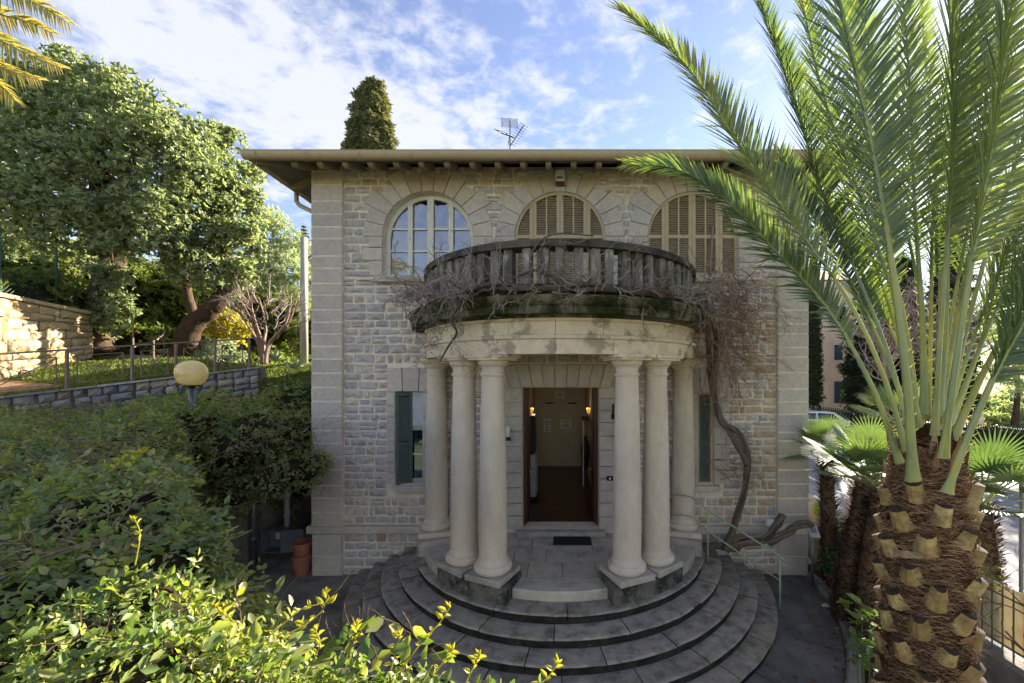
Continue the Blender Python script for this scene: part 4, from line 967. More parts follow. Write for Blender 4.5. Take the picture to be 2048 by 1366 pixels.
gnarled('branch', [arcp(-22, 3.1, 5.8), arcp(-28, 3.3, 5.55), arcp(-31, 3.36, 5.30), arcp(-30, 3.30, 5.1), arcp(-33, 3.3, 4.9), arcp(-37, 3.3, 4.65)], .03, .012, m_vine, vine, 6)
gnarled('branch', [arcp(52, 3.2, 5.9), arcp(50, 3.32, 5.72), arcp(48, 3.35, 5.55), arcp(52, 3.4, 5.45), arcp(56, 3.42, 5.56)], .05, .03, m_vine, vine, 7)
gnarled('branch', [arcp(2, 3.06, 5.76), arcp(-4, 3.12, 6.0), arcp(-8, 3.02, 6.05), arcp(-14, 3.0, 5.95)], .035, .018, m_vine, vine, 7)
gnarled('branch', [arcp(-8, 3.06, 5.8), arcp(-9, 3.02, 6.2), arcp(-6, 3.04, 6.5), arcp(0, 3.02, 6.62), arcp(10, 3.02, 6.6)], .022, .012, m_vine, vine, 6)
# heavy lying trunks at the foot of the wall
twisted('trunk', [at(1452, 1098, 8.3), at(1490, 1085, 8.25), at(1530, 1080, 8.2), at(1552, 1052, 8.2), at(1565, 1030, 8.2)], .08, .075, m_vine, vine, 4, 1.0)
twisted('trunk', [at(1535, 1085, 8.2), at(1570, 1068, 8.15), at(1600, 1050, 8.1), at(1622, 1048, 8.2)], .085, .075, m_vine, vine, 3, .8)
gnarled('trunk', [at(1380, 1100, 8.4), at(1430, 1092, 8.4), at(1480, 1095, 8.35)], .07, .10, m_vine, vine, jit=.25)
mb = MB()
for k in range(84):                       # sprays over the cornice
    a = rnd(-62, 66); a = max(a, -56) if a < 0 else a; q = arcp(a, rnd(3.0, 3.2), rnd(5.68, 5.95)); o = q-Vector((CX, CY, q.z)); o.normalize()
    heavy = abs(a+40) < 22 or a > 42
    grow(mb, q, o*rnd(.2, 1)+Vector((rnd(-.8, .8), 0, rnd(-.4, .9))), rnd(.35, .7)*(1.25 if heavy else .8), .013, 2, .05, .4, 4 if heavy else 3, .6)
for k in range(18):                       # thick of twigs left end
    q = arcp(rnd(-72, -28), rnd(3.05, 3.3), rnd(5.45, 6.1)); o = (q-Vector((CX, CY, q.z))).normalized()
    grow(mb, q, o+Vector((rnd(-.2, .9), rnd(-.3, .3), rnd(-.5, .6))), rnd(.35, .6), .014, 2, .04, .4, 4, .62)
for k in range(14):
    q = arcp(rnd(-40, -28), rnd(3.2, 3.4), rnd(4.75, 5.3)); grow(mb, q, (rnd(-1, 1), rnd(-.5, .1), rnd(-.6, .4)), rnd(.25, .5), .008, 2, .03, .4, 3, .6)
for k in range(20):                       # up the railing
    q = arcp(rnd(-30, 45), 3.03, rnd(6.0, 6.5)); grow(mb, q, (rnd(-1, 1), -.2, rnd(-.3, .6)), rnd(.3, .55), .008, 2, .02, .45, 3, .6)
mb.build('twigs', m_twig, vine, kind='stuff')
mb = MB()
for k in range(112):                       # hanging thicket right of the portico, on the wall
    q = at(rnd(1395, 1500), rnd(540, 720), rnd(7.6, 8.6)); grow(mb, q, (rnd(-.4, 1), rnd(-.5, .1), rnd(-.9, .6)), rnd(.45, .9), .010, 2, .10, .4, 4, .62)
for k in range(34):
    q = at(rnd(1405, 1480), rnd(690, 960), rnd(8.3, 8.6)); grow(mb, q, (rnd(.1, 1), rnd(-.5, 0), rnd(-.7, .4)), rnd(.35, .8), .008, 2, .08, .35, 4, .6)
for k in range(30):
    q = at(rnd(1400, 1470), rnd(600, 780), rnd(8.2, 8.6)); grow(mb, q, (rnd(-.3, .3), rnd(-.1, .1), -1), rnd(.8, 1.6), .006, 1, .10, .15, 3, .5, n=7)
mb.build('twigs', m_twig_brown, vine, kind='stuff')

# ================================================================== left side: hedge, yard things
HB = [(1.2, .02), (1.5, -.05), (1.75, -1.2), (2.0, -1.95), (2.6, -2.65), (3.2, -3.3), (4, -4.25), (5, -5.3), (6, -6.3), (7, -7.0), (8, -7.45), (9, -7.5), (10, -7.2), (12, -6.9)]
def interp(tab, x):
    for (a, u), (b, v) in zip(tab, tab[1:]):
        if a <= x <= b: return u+(v-u)*(x-a)/(b-a)
    return tab[0][1] if x < tab[0][0] else tab[-1][1]
HT = [(1.2, 3.28), (1.6, 3.34), (2.0, 3.38), (3, 3.50), (4.5, 3.58), (6, 3.62), (8, 3.66), (10, 3.90), (12, 4.0)]
blobs = []
d = 1.95
while d < 11.8:
    st = .50+.055*d; xb = interp(HB, d); x = xb-.45*st; xl = -1190*d/F; zt = interp(HT, d); first = True
    while x > max(xl, -13.5) or first:
        r = st*rnd(.72, .95); dz = rnd(-.14, .12)-.055*max(0, -x-7.5); r3 = min(r, .8)
        blobs.append((x+rnd(-.1, .1), d-D0+rnd(-.1, .1), zt-r3+dz, r, r, r3))
        if first or (d > 5 and x > xb-1.8*st):
            zz = zt-r3-.6*st
            while zz > (2.1 if d < 5 else 1.1):
                blobs.append((x-rnd(0, .25)*(zt-zz)*.35, d-D0+rnd(-.1, .1), zz, r, r, r*.9)); zz -= .75*st
        first = False; x -= st*rnd(.8, 1.0)
    d += st*.85
# overhanging boughs in front of the left corner
for (px, py, dd, r) in ((560, 900, 8.6, .55), (600, 940, 8.3, .42), (520, 860, 8.8, .6), (545, 960, 8.3, .42), (480, 900, 8.4, .6), (590, 860, 9.0, .45), (632, 925, 8.2, .24), (470, 985, 8.2, .4)):
    p = at(px, py, dd); blobs.append((p.x, p.y, p.z, r*1.15, r, r*.75))
hedge = empty('overgrown_hedge', 'tall overgrown green hedge filling the shaded yard below the lamp globe', 'hedge')
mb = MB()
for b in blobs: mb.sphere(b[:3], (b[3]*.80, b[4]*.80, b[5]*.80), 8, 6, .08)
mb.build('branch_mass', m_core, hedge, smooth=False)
P, Nn = shell(blobs, 330, .25, .3)
P += RNG.normal(size=P.shape)*.03
dist = P[:,1]+D0
vis = (Nn[:,1] < .5) | (Nn[:,2] > .0); P, Nn, dist = P[vis], Nn[vis], dist[vis]
keep = RNG.random(len(P)) < np.clip(2.6/np.maximum(dist, .5), .17, 1.0); P, Nn, dist = P[keep], Nn[keep], dist[keep]
ax = unit(Nn*.5+RNG.normal(size=P.shape)*.75+np.array([0, 0, .15])); nr = unit(Nn+np.array([0, 0, .9])+RNG.normal(size=P.shape)*.35)
sc = np.clip(.75+.06*dist, .8, 1.5)
a_ = sprays(P, ax, nr, 5, .10*sc, .058, .030)
k5 = np.tile(sc, 5); a_[3] = a_[3]*k5; a_[4] = a_[4]*k5
leaf_mesh('leaves', *a_, m_hedge, hedge, kind='stuff')
mb = MB()
for k in range(260):
    dd = rnd(2.2, 9.5); x = rnd(-1150*dd/F, interp(HB, dd)-.1); z = interp(HT, dd)+rnd(-.12, .05)
    grow(mb, (x, dd-D0, z), (rnd(-1, 1), rnd(-1, 1), rnd(-.1, .35)), rnd(.25, .6), .0042, 1, .02, .18, 2, .6)
for k in range(60):
    p = at(rnd(470, 640), rnd(850, 1000), rnd(7.9, 8.8)); grow(mb, p, (rnd(-.2, 1), rnd(-.6, 0), rnd(-.3, .8)), rnd(.4, .9), .006, 1, .0, .15, 2, .6)
mb.build('twigs', m_twig_brown, hedge, kind='stuff')

# sunlit shrub right under the camera
SB = []
for (px, py, dd, r) in ((40, 1330, 1.75, .30), (130, 1290, 1.8, .30), (230, 1235, 1.75, .27), (305, 1200, 1.85, .24), (300, 1330, 1.45, .25), (375, 1275, 1.75, .18), (440, 1345, 1.5, .19), (530, 1360, 1.55, .16), (620, 1362, 1.5, .14), (700, 1370, 1.5, .13), (780, 1375, 1.45, .15), (870, 1390, 1.45, .13), (960, 1405, 1.45, .12), (1040, 1420, 1.45, .11), (160, 1400, 1.4, .3), (420, 1420, 1.3, .26), (620, 1420, 1.35, .22), (800, 1440, 1.35, .18)):
    p = at(px, py, dd); SB.append((p.x, p.y, p.z-.10, r, r*.9, r*.8))
shrub = empty('sunlit_shrub', 'yellow-green sunlit shrub with young shoots in front of the steps', 'shrub')
mb = MB()
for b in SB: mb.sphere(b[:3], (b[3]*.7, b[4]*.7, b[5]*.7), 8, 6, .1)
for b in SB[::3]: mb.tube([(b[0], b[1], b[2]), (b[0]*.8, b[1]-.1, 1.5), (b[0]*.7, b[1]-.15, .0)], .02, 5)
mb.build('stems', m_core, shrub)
P, Nn = shell(SB, 720, .45, .35); P += RNG.normal(size=P.shape)*.02
ax = unit(Nn*.6+RNG.normal(size=P.shape)*.7+np.array([.1, .1, .3])); nr = unit(Nn+np.array([.2, .2, .9])+RNG.normal(size=P.shape)*.4)
a_ = sprays(P, ax, nr, 3, np.full(len(P), .036), .038, .0195, .8)
leaf_mesh('leaves', *a_, m_shrub, shrub, kind='stuff')
mb = MB(); lc = [[], [], [], [], []]
def shoot(P_, n=7, s=.035):
    Q = smooth_path(P_, 5); mb.cur = .9; mb.tube(Q, [.0032-.002*i/len(Q) for i in range(len(Q))], 5)
    for i in range(n):
        q = Q[int(len(Q)*(.35+.6*i/n))]; sd_ = 1 if i % 2 else -1; l = s*rnd(.6, 1.3)
        lc[0].append(q); lc[1].append((sd_*rnd(.4, 1), rnd(-.5, .3), rnd(.1, .9))); lc[2].append((rnd(-.4, .4), -.6, .8)); lc[3].append(l); lc[4].append(l*.42)
    for i in range(6):
        q = Q[-1]; l = s*rnd(.5, 1.0); lc[0].append(q); lc[1].append((rnd(-.6, .6), rnd(-.4, .4), rnd(.4, 1))); lc[2].append((rnd(-.4, .4), -1, .3)); lc[3].append(l); lc[4].append(l*.25)
for (pts, dd) in (([(520, 1290), (575, 1240), (610, 1215), (665, 1205)], 1.5), ([(570, 1270), (610, 1250), (645, 1220), (655, 1185)], 1.5), ([(480, 1250), (450, 1230), (430, 1215)], 1.6), ([(690, 1320), (710, 1280), (712, 1250)], 1.5),
                  ([(800, 1340), (840, 1290), (880, 1245), (900, 1215)], 1.5), ([(780, 1350), (790, 1310), (800, 1270)], 1.5), ([(930, 1370), (950, 1330), (960, 1312)], 1.5), ([(1060, 1385), (1095, 1355), (1118, 1325)], 1.45), ([(270, 1130), (280, 1070), (270, 1040)], 1.9), ([(620, 1330), (640, 1290), (632, 1262)], 1.45), ([(860, 1360), (890, 1320), (905, 1300)], 1.5)):
    shoot([at(x, y, dd) for x, y in pts])
for (pts, dd) in (([(190, 960), (230, 935), (250, 915), (290, 905)], 2.6), ([(250, 950), (270, 920), (285, 903)], 2.6)): shoot([at(x, y, dd) for x, y in pts], 7, .05)
mb.build('young_shoots', m_yellow, shrub, kind='stuff')
leaf_mesh('shoot_leaves', np.array([tuple(p) for p in lc[0]]), np.array(lc[1]), np.array(lc[2]), np.array(lc[3]), np.array(lc[4]), RNG.random(len(lc[0])), m_yellow, shrub, kind='stuff')
mb = MB()
for k in range(34):
    p = at(rnd(0, 900), 0, 1.5); p.z = EYE-(rnd(1230, 1366)-PY)*1.5/F-.03; grow(mb, p, (rnd(-1, 1), rnd(-1, .5), rnd(.0, 1)), rnd(.06, .2), .0020, 1, .0, .3, 2, .6)
mb.build('twigs', m_bark, shrub, kind='stuff')
# larger leaves among the shoots
n = 70; P = np.array([tuple(at(rnd(60, 900), 0, 1.5)) for _ in range(n)]); P[:,2] = [EYE-(rnd(1255, 1350)-PY)*1.5/F for _ in range(n)]
leaf_mesh('broad_leaves', P, RNG.normal(size=P.shape)+np.array([0, -.3, .2]), RNG.normal(size=P.shape)*.5+np.array([0, -.8, .6]), .06+.03*RNG.random(n), .035+.015*RNG.random(n), RNG.random(n), m_shrub, shrub, kind='stuff')

# retaining wall, pipes, cabinet, pots, hose
MB().bbox(-7.6, -7.25, -4.5, 6.0, 0, 2.6, .03).build('retaining_wall', m_boundary, None, kind='thing', label='low grey retaining wall behind the pipes, half hidden by the hedge', cat='wall')
MB().box(-7.25, -5.5, 4.6, 4.8, 0, 3.0).build('alley_wall', m_boundary, None, kind='thing', label='dark end wall of the alley left of the house corner', cat='wall')
t = empty('drain_pipe', 'grey steel downpipe rising from the yard beside the meter cabinet', 'pipe'); MB().tube([(-7.08, .35, 0), (-7.08, .35, 2.6)], .065, 12).build('tube', m_metal, t, smooth=True); MB().lathe([(.07, .62), (.078, .63), (.078, .68), (.07, .69)], (-7.08, .35), n=14).build('collar', m_metal, t)
t = empty('plastic_pipe', 'pale plastic pipe standing up from the top of the meter cabinet', 'pipe'); p = at(574, 1066, 9.7); MB().tube([(p.x, p.y, p.z-.1), (p.x, p.y, p.z+1.55)], .06, 12).build('tube', m_pvc, t, smooth=True); MB().lathe([(.066, p.z+.9), (.074, p.z+.92), (.074, p.z+.98), (.066, p.z+1.0)], (p.x, p.y), n=14).build('collar', m_pvc, t)
MB().tube([(-5.95, 1.2, .3), (-5.95, 1.2, 3.2)], .07, 10).build('dark_pipe', m_black, None, smooth=True, label='black vertical pipe close to the left house corner', cat='pipe')
t = empty('meter_cabinet', 'grey metal meter cabinet with its door swung open above the yard', 'cabinet'); a = at(522, 1062, 9.4); b = at(557, 1106, 9.4)
mb = MB(); mb.box(a.x, b.x+.06, a.y+.27, a.y+.3, b.z, a.z); mb.box(a.x, a.x+.02, a.y, a.y+.27, b.z, a.z); mb.box(b.x+.04, b.x+.06, a.y, a.y+.27, b.z, a.z); mb.box(a.x+.02, b.x+.04, a.y, a.y+.27, a.z-.02, a.z); mb.box(a.x+.02, b.x+.04, a.y, a.y+.27, b.z, b.z+.02); mb.build('case', m_greymet, t)
MB().obox(((b.x+.06+.22), a.y+.06, (a.z+b.z)/2), (1, .25, 0), (-.25, 1, 0), (0, 0, 1), .23, .012, (a.z-b.z)/2).build('door', m_greymet, t); MB().box(a.x+.2, a.x+.32, a.y+.2, a.y+.21, a.z-.28, a.z-.12).build('label_plate', m_paper, t)
t = MB().box(-6.45, -6.25, 1.3, 1.32, 1.92, 2.14).build('warning_sign', mat('red_sign', '#8e3038', rough=.5, var=.05), None, label='small red sign on the alley pipework by the house corner', cat='sign'); MB().box(-6.41, -6.29, 1.295, 1.2995, 2.0, 2.06).build('symbol', m_paper, t)
def pot(x, y, z, r, h, label):
    mb = MB(); mb.lathe([(0, z), (r*.68, z), (r*.92, z+h*.82), (r, z+h*.82), (r, z+h), (r*.9, z+h), (r*.86, z+h*.8), (r*.6, z+.03), (0, z+.03)], (x, y), n=28); return mb.build('plant_pot', m_terracotta, None, smooth=False, label=label, cat='plant pot', group='stacked terracotta pots')
pot(-5.72, -.02, 0, .20, .46, 'lower terracotta pot of the stack by the house corner'); pot(-5.72, -.02, .30, .19, .42, 'upper terracotta pot nested in the one by the house corner')
t = empty('garden_hose', 'pale garden hose looped across the shaded concrete yard', 'hose')
def gp(px, py): d = F*(EYE-.02)/(py-PY); return at(px, py, d)
hp = [gp(430, 1240), gp(465, 1212), gp(490, 1190), gp(488, 1172), gp(473, 1160), gp(476, 1145), gp(497, 1125), gp(518, 1108), gp(522, 1096)]
lp = hp[-1]; hp += [lp+Vector((.02, .05, .22)), lp+Vector((-.04, .05, .30)), lp+Vector((-.14, .0, .26)), lp+Vector((-.22, -.1, .1)), lp+Vector((-.24, -.15, .0))]
MB().tube(smooth_path(hp, 6), .018, 8).build('hose_length', m_hose, t, smooth=True)
MB().tube(smooth_path([gp(552, 1235), gp(563, 1200), gp(572, 1180), gp(590, 1160), gp(606, 1142)], 6), .018, 8).build('hose_length', m_hose, t, smooth=True)
# lamp globe
t = empty('garden_lamp', 'yellowed oval globe lamp on a grey post above the hedge', 'lamp', loc=(0, 0, 0)); g = at(383, 746, 9.0); GS = 1.45
mb = MB(); pr = [(.0, -.195), (.10, -.193), (.155, -.155), (.192, -.08), (.204, 0), (.194, .075), (.158, .14), (.09, .185), (0, .2)]
mb.lathe([(r*GS, g.z+z*GS) for r, z in pr], (g.x, g.y), n=32); mb.build('globe', m_lampglobe, t, smooth=True)
mb = MB(); mb.lathe([(0, g.z-.35), (.06, g.z-.35), (.07, g.z-.30), (.15, g.z-.29), (.155, g.z-.27), (0, g.z-.27)], (g.x, g.y), n=20); mb.build('collar', m_black, t)
MB().tube([(g.x, g.y, 0), (g.x, g.y, g.z-.34)], .055, 10).build('post', m_metal, t, smooth=True)

# ================================================================== the garden beyond
def rubble_wall(name, label, A, B, ztA, ztB, zbA, zbB, m, mbed, rh, rw, thick, jit, cap=None, maxn=300, group=None):
    A = Vector((*A, 0)); B = Vector((*B, 0)); L_ = (B-A).length; e = (B-A).normalized(); nrm = Vector((e.y, -e.x, 0))
    w = MB(); zt = lambda u: ztA+(ztB-ztA)*u/L_; zb = lambda u: zbA+(zbB-zbA)*u/L_
    fr = lambda u, v, o: A+e*u+nrm*o+Vector((0, 0, v))
    w.add([fr(0, zb(0), 0), fr(L_, zb(L_), 0), fr(L_, zt(L_), 0), fr(0, zt(0), 0), fr(0, zb(0), -thick), fr(L_, zb(L_), -thick), fr(L_, zt(L_), -thick), fr(0, zt(0), -thick)], [(0,1,2,3),(5,4,7,6),(1,5,6,2),(4,0,3,7),(3,2,6,7),(4,5,1,0)])
    root = w.build(name, mbed, None, label=label, cat='wall', group=group, kind='thing'); H = max(ztA-zbA, ztB-zbB); rows = []; f = 0
    while f < 1-.02:
        h = rnd(*rh)/H
        if f+h > .96: h = 1-f
        rows.append((f, f+h)); f += h
    ph = [rnd(0, 9) for _ in range(len(rows)+1)]
    def bd(k, u):
        f_ = 0 if k == 0 else rows[k-1][1]; wob = 0 if k in (0, len(rows)) else jit*mnoise.noise(Vector((u*1.6, ph[k]*3, 0)))
        return zb(u)+(zt(u)-zb(u))*f_+wob
    items = []
    for k in range(len(rows)):
        u = 0
        while u < L_-.02:
            wd = rnd(*rw)
            if u+wd > L_-.1: wd = L_-u
            g = .011; s0, s1 = (rnd(-jit, jit)*.8 if u > .01 else 0), (rnd(-jit, jit)*.8 if u+wd < L_-.01 else 0)
            u0, u1, um = u+g, u+wd-g, u+wd*rnd(.35, .65); lo = [bd(k, x)+g for x in (u0, um, u1)]; hi = [bd(k+1, x)-g for x in (u0, um, u1)]
            if min(a-b for a, b in zip(hi, lo)) > .03:
                c = min(.03, (hi[0]-lo[0])*.2)
                items.append([(u0+c, lo[0]), (um, lo[1]+rnd(0, .01)), (u1-c, lo[2]), (u1+s1, (lo[2]+hi[2])/2), (u1-c*.7, hi[2]), (um, hi[1]-rnd(0, .01)), (u0+c*.7, hi[0]), (u0+s0, (lo[0]+hi[0])/2)])
            u += wd
    items.sort(key=lambda p: -(p[2][0]-p[0][0])*(p[5][1]-p[1][1])); extra = MB()
    for i, po in enumerate(items):
        kw = dict(proud=rnd(.03, .075), bev=.028, rough=.013, dome=.012, fr=fr, tint=random.random())
        if i < maxn: block_mesh('stone', po, m, root, **kw)
        else: b = block_mesh('stone', po, m, None, **kw); extra.cur = kw['tint']; extra.add(b.v, b.f)
    if extra.v: extra.build('small_stones', m, root, kind='stuff')
    if cap:
        u = 0
        while u < L_-.01:
            wd = min(rnd(.5, 1.0), L_-u); mb = MB(); mb.cur = random.random(); a, b = u+.006, u+wd-.006
            v = [fr(x, zt(x)+q, o) for x in (a, b) for (o, q) in ((.10, .0), (.10, cap), (-thick-.03, cap), (-thick-.03, .0))]
            mb.add(v, [(0,1,2,3),(7,6,5,4),(0,4,5,1),(1,5,6,2),(2,6,7,3),(3,7,4,0)]); fix_normals(mb.build('coping_slab', m, root)); u += wd
    return root
# A->B runs so that the face looks towards the house and the camera
rubble_wall('garden_wall', 'tall sunlit honey-coloured stone wall at the left edge', (-15.2, .6), (-16.6, 5.3), 6.66, 6.55, 3.75, 5.05, m_warmstone, m_warmgap, (.26, .5), (.32, .85), .5, .05, cap=.11)
rubble_wall('terrace_wall', 'low grey rubble wall below the iron railing', (-13.6, .3), (-9.9, 4.25), 3.80, 4.66, 2.6, 3.4, m_greystone, m_greygap, (.13, .27), (.16, .45), .45, .05, cap=.05)
# path, lawn and steps behind
mb = MB()
PT = [(-13.9, -.6, 3.74), (-13.6, .3, 3.82), (-12.4, 1.6, 4.08), (-11.2, 2.9, 4.36), (-9.9, 4.25, 4.66)]; PB = [(-15.3, -.4, 3.74), (-15.3, .7, 3.86), (-15.6, 2.4, 4.3), (-16.2, 4.2, 4.8), (-14.6, 6.6, 5.1)]
mb.add(PT+PB, [(i, i+1, 6+i, 5+i) for i in range(2)]); mb.build('path', m_path, kind='structure'); mb = MB(); mb.add(PT+PB, [(i, i+1, 6+i, 5+i) for i in (2, 3)]); mb.build('bank', m_lawn, kind='structure')
n = 9000; uu = RNG.random(n); vv = RNG.random(n); PTa, PBa = np.array(PT)[2:], np.array(PB)[2:]; ii = np.minimum((uu*2).astype(int), 1); ff = (uu*2-ii)[:,None]; lo_ = PTa[ii]*(1-ff)+PTa[ii+1]*ff; hi_ = PBa[ii]*(1-ff)+PBa[ii+1]*ff; gp_ = lo_*(1-vv[:,None])+hi_*vv[:,None]
leaf_mesh('bank_grass', gp_, RNG.normal(size=(n,3))*.5+np.array([0, 0, 1]), RNG.normal(size=(n,3)), .06+.09*RNG.random(n), np.full(n, .02), RNG.random(n), m_grass, None, LEAF_NARROW, kind='stuff', label='rough grass on the bank behind the railing', cat='grass')
MB().bbox(-11.3, -9.9, 4.3, 4.6, 4.3, 4.72, .03).build('path_kerb', m_boundary, kind='structure')
def zl(x, y): return 3.0+max(0, min(1, (y-1.0)/7.5))*1.95+max(0, -x-8)*.06
mb = MB(); lx = [-7.2-i*.55 for i in range(17)]; ly = [2.2+i*.6 for i in range(20)]
def lz(x, y):
    z = 3.55+(y-4.0)*.36 if y < 7.6 else 4.85+(y-7.6)*.05
    return max(2.6, z)+.03*mnoise.noise(Vector((x, y, 3)))
mb.add([(x, y, lz(x, y)) for y in ly for x in lx], [(j*17+i, (j+1)*17+i, (j+1)*17+i+1, j*17+i+1) for j in range(19) for i in range(16)]); mb.build('lawn', m_lawn, smooth=True, kind='structure')
n = 26000; gx_ = -6.8-RNG.random(n)*8.2; gy_ = 3.2+RNG.random(n)*10; ok = (gx_ > -9.8-(gy_-4.2)*.9) & (gy_ > 2.2); gx_, gy_ = gx_[ok], gy_[ok]; n = len(gx_)
gp_ = np.stack([gx_, gy_, np.array([lz(a, b) for a, b in zip(gx_, gy_)])-.01], 1)
leaf_mesh('grass', gp_, RNG.normal(size=(n,3))*.45+np.array([0, 0, 1]), RNG.normal(size=(n,3)), .06+.07*RNG.random(n), np.full(n, .016), RNG.random(n), m_grass, None, LEAF_NARROW, kind='stuff', label='short grass on the sloping lawn', cat='grass')
for k in range(4):     # grass strip by the railing
    pass
n = 2600; t_ = RNG.random(n); A_ = np.array([-13.7, .35, 3.84]); B_ = np.array([-10.0, 4.4, 4.70]); off = RNG.random(n)*.55
gp_ = A_+(B_-A_)*t_[:,None]+np.stack([-off*.75, off*.6, np.zeros(n)], 1)
leaf_mesh('verge_grass', gp_, RNG.normal(size=(n,3))*.45+np.array([0, 0, 1]), RNG.normal(size=(n,3)), .06+.07*RNG.random(n), np.full(n, .018), RNG.random(n), m_grass, None, LEAF_NARROW, kind='stuff', label='strip of grass between path and railing', cat='grass')
# iron railing with crossed panels
rl = empty('iron_railing', 'rusty brown iron railing with crossed panels along the low grey wall', 'railing')
RA = Vector((-14.6, -.75, 3.66)); RBv = Vector((-10.0, 4.12, 4.64)); dv = RBv-RA; L_ = dv.length
posts = [.0, .235, .43, .60, .73, .86, .985]
def rp(f, h): q = RA+dv*f; return Vector((q.x, q.y, q.z+h))
for f in posts: MB().bar(rp(f, -.05), rp(f, 1.0), .055, .055, (1, 0, 0)).build('post', m_rust, rl)
te = rp(1.0, 1.0); MB().tube([rp(0, .99), rp(.985, .99), te+Vector((.10, .1, .02)), te+Vector((.16, .16, -.03)), te+Vector((.13, .13, -.09)), te+Vector((.09, .09, -.06))], .024, 8).build('top_rail', m_rust, rl)
for a, b in zip(posts, posts[1:]):
    a2, b2 = a+.025, b-.025; m_ = (a+b)/2; mb = MB()
    for (p, q) in ((rp(a2, .16), rp(b2, .78)), (rp(a2, .78), rp(b2, .16)), (rp(a2, .12), rp(a2, .82)), (rp(b2, .12), rp(b2, .82)), (rp(a2, .82), rp(b2, .82)), (rp(a2, .12), rp(b2, .12))): mb.bar(p, q, .02, .02)
    c_ = rp(m_, .47); ee = dv.normalized(); mb.tube([c_+ee*.085*cos(2*PI*k/14)+Vector((0, 0, .085*sin(2*PI*k/14))) for k in range(15)], .013, 5); mb.build('crossed_panel', m_rust, rl)
hr = empty('stair_rail', 'pale curving handrail of the garden steps behind the railing', 'handrail')
MB().tube(smooth_path([at(262, 695, 14.2), at(290, 688, 14.8), at(310, 682, 15.2), at(325, 670, 15.6), at(329, 662, 16), at(322, 657, 16.3)], 5), .03, 7).build('rail', m_rust, hr)
for (px, y0_, y1_, d_) in ((266, 692, 645, 14.2), (307, 755, 680, 14.6), (328, 720, 664, 16)): MB().tube([at(px, y0_, d_), at(px, y1_, d_)], .028, 7).build('post', m_rust, hr)
for k in range(4):
    p = at(285+k*9, 735-k*12, 13.8+k*.9); MB().bbox(p.x-.9, p.x+.9, p.y-.3, p.y+.5, p.z-.25, p.z, .03).build('garden_step', m_rock, None, label='%s stone step of the garden stairs counted from the path' % ('lowest', 'second', 'third', 'topmost')[k], cat='step', group='garden stairs')
# chain-link fence post and mesh above the sunlit wall
t = empty('chain_link_fence', 'dark green chain-link fence on top of the sunlit wall', 'fence'); fa = Vector((-15.4, .5, 6.75)); fb = Vector((-16.75, 5.0, 6.65))
for f in (.0, .45, .82): q = fa+(fb-fa)*f; MB().tube([q, q+Vector((0, 0, 1.9))], .035, 8).build('post', mat('green_post', '#2c4a34', rough=.5) if f == 0 else bpy.data.materials['green_post'], t)
mb = MB(); L_ = (fb-fa).length; k = -1.6
while k < L_:
    for s in (1, -1):
        u0, u1 = k, k+1.6; v0, v1 = (0, 1.6) if s > 0 else (1.6, 0)
        if u0 < 0: v0 += (v1-v0)*(-u0)/1.6; u0 = 0
        if u1 > L_: v1 = v0+(v1-v0)*(L_-u0)/(u1-u0); u1 = L_
        e = (fb-fa).normalized(); mb.tube([fa+e*u0+Vector((0, 0, v0)), fa+e*u1+Vector((0, 0, v1))], .004, 3, False)
    k += .13
mb.build('wire_mesh', bpy.data.materials['green_post'], t, kind='stuff')

# ---- trees
def limb(mb, P_, r0, r1, sides=9, jit=.12):
    Q = smooth_path(P_, 6); k = len(Q); mb.cur = random.random(); mb.tube(Q, [(r0+(r1-r0)*i/(k-1))*(1+rnd(-jit, jit)) for i in range(k)], sides)
def carob(name, label, trunk_pts, r0, blobs, per, seed, gfor=None, rosettes=7, ll=.135, lw=.068, core=True):
    t = empty(name, label, 'tree', gfor); mb = MB(); limb(mb, trunk_pts, r0, r0*.6); mb.build('trunk', m_bark, t, smooth=True)
    mb = MB(); top = Vector(trunk_pts[-1])
    for b in blobs:
        c = Vector(b[:3]); m_ = (top+c)/2+Vector((rnd(-.4, .4), rnd(-.3, .3), rnd(-.2, .5))); limb(mb, [top, m_, c], r0*rnd(.22, .38), .03, 6)
        for k in range(5): grow(mb, c, (rnd(-1, 1), rnd(-1, .4), rnd(-.6, .8)), min(b[3:])*1.0, .03, 1, .0, .3, 3, .6, 4, 4)
    mb.build('limbs', m_bark, t)
    blobs = list(blobs)+[(b[0]+rnd(-1, 1)*b[3], b[1]-rnd(0, .7)*b[4], b[2]+rnd(-.5, 1)*b[5], b[3]*.42, b[4]*.42, b[5]*.42) for b in blobs for _ in range(3)]
    P, Nn = shell(blobs, per*.98, .75, .5); vis = (Nn[:,1] < .45); P, Nn = P[vis], Nn[vis]
    ax = unit(Nn*.8+RNG.normal(size=P.shape)*.5+np.array([.1, 0, .25])); nr = unit(Nn+RNG.normal(size=P.shape)*.5)
    leaf_mesh('crown', *sprays(P, ax, nr, rosettes, np.full(len(P), .1), ll, lw, rosette=True), m_carob, t, kind='stuff')
    return t
def pblob(L__):
    out = []
    for (px, py, d, r) in L__:
        p = at(px, py, d); out.append((p.x, p.y, p.z, r*rnd(.9, 1.2), r*rnd(.8, 1.0), r*rnd(.7, .95)))
    return out
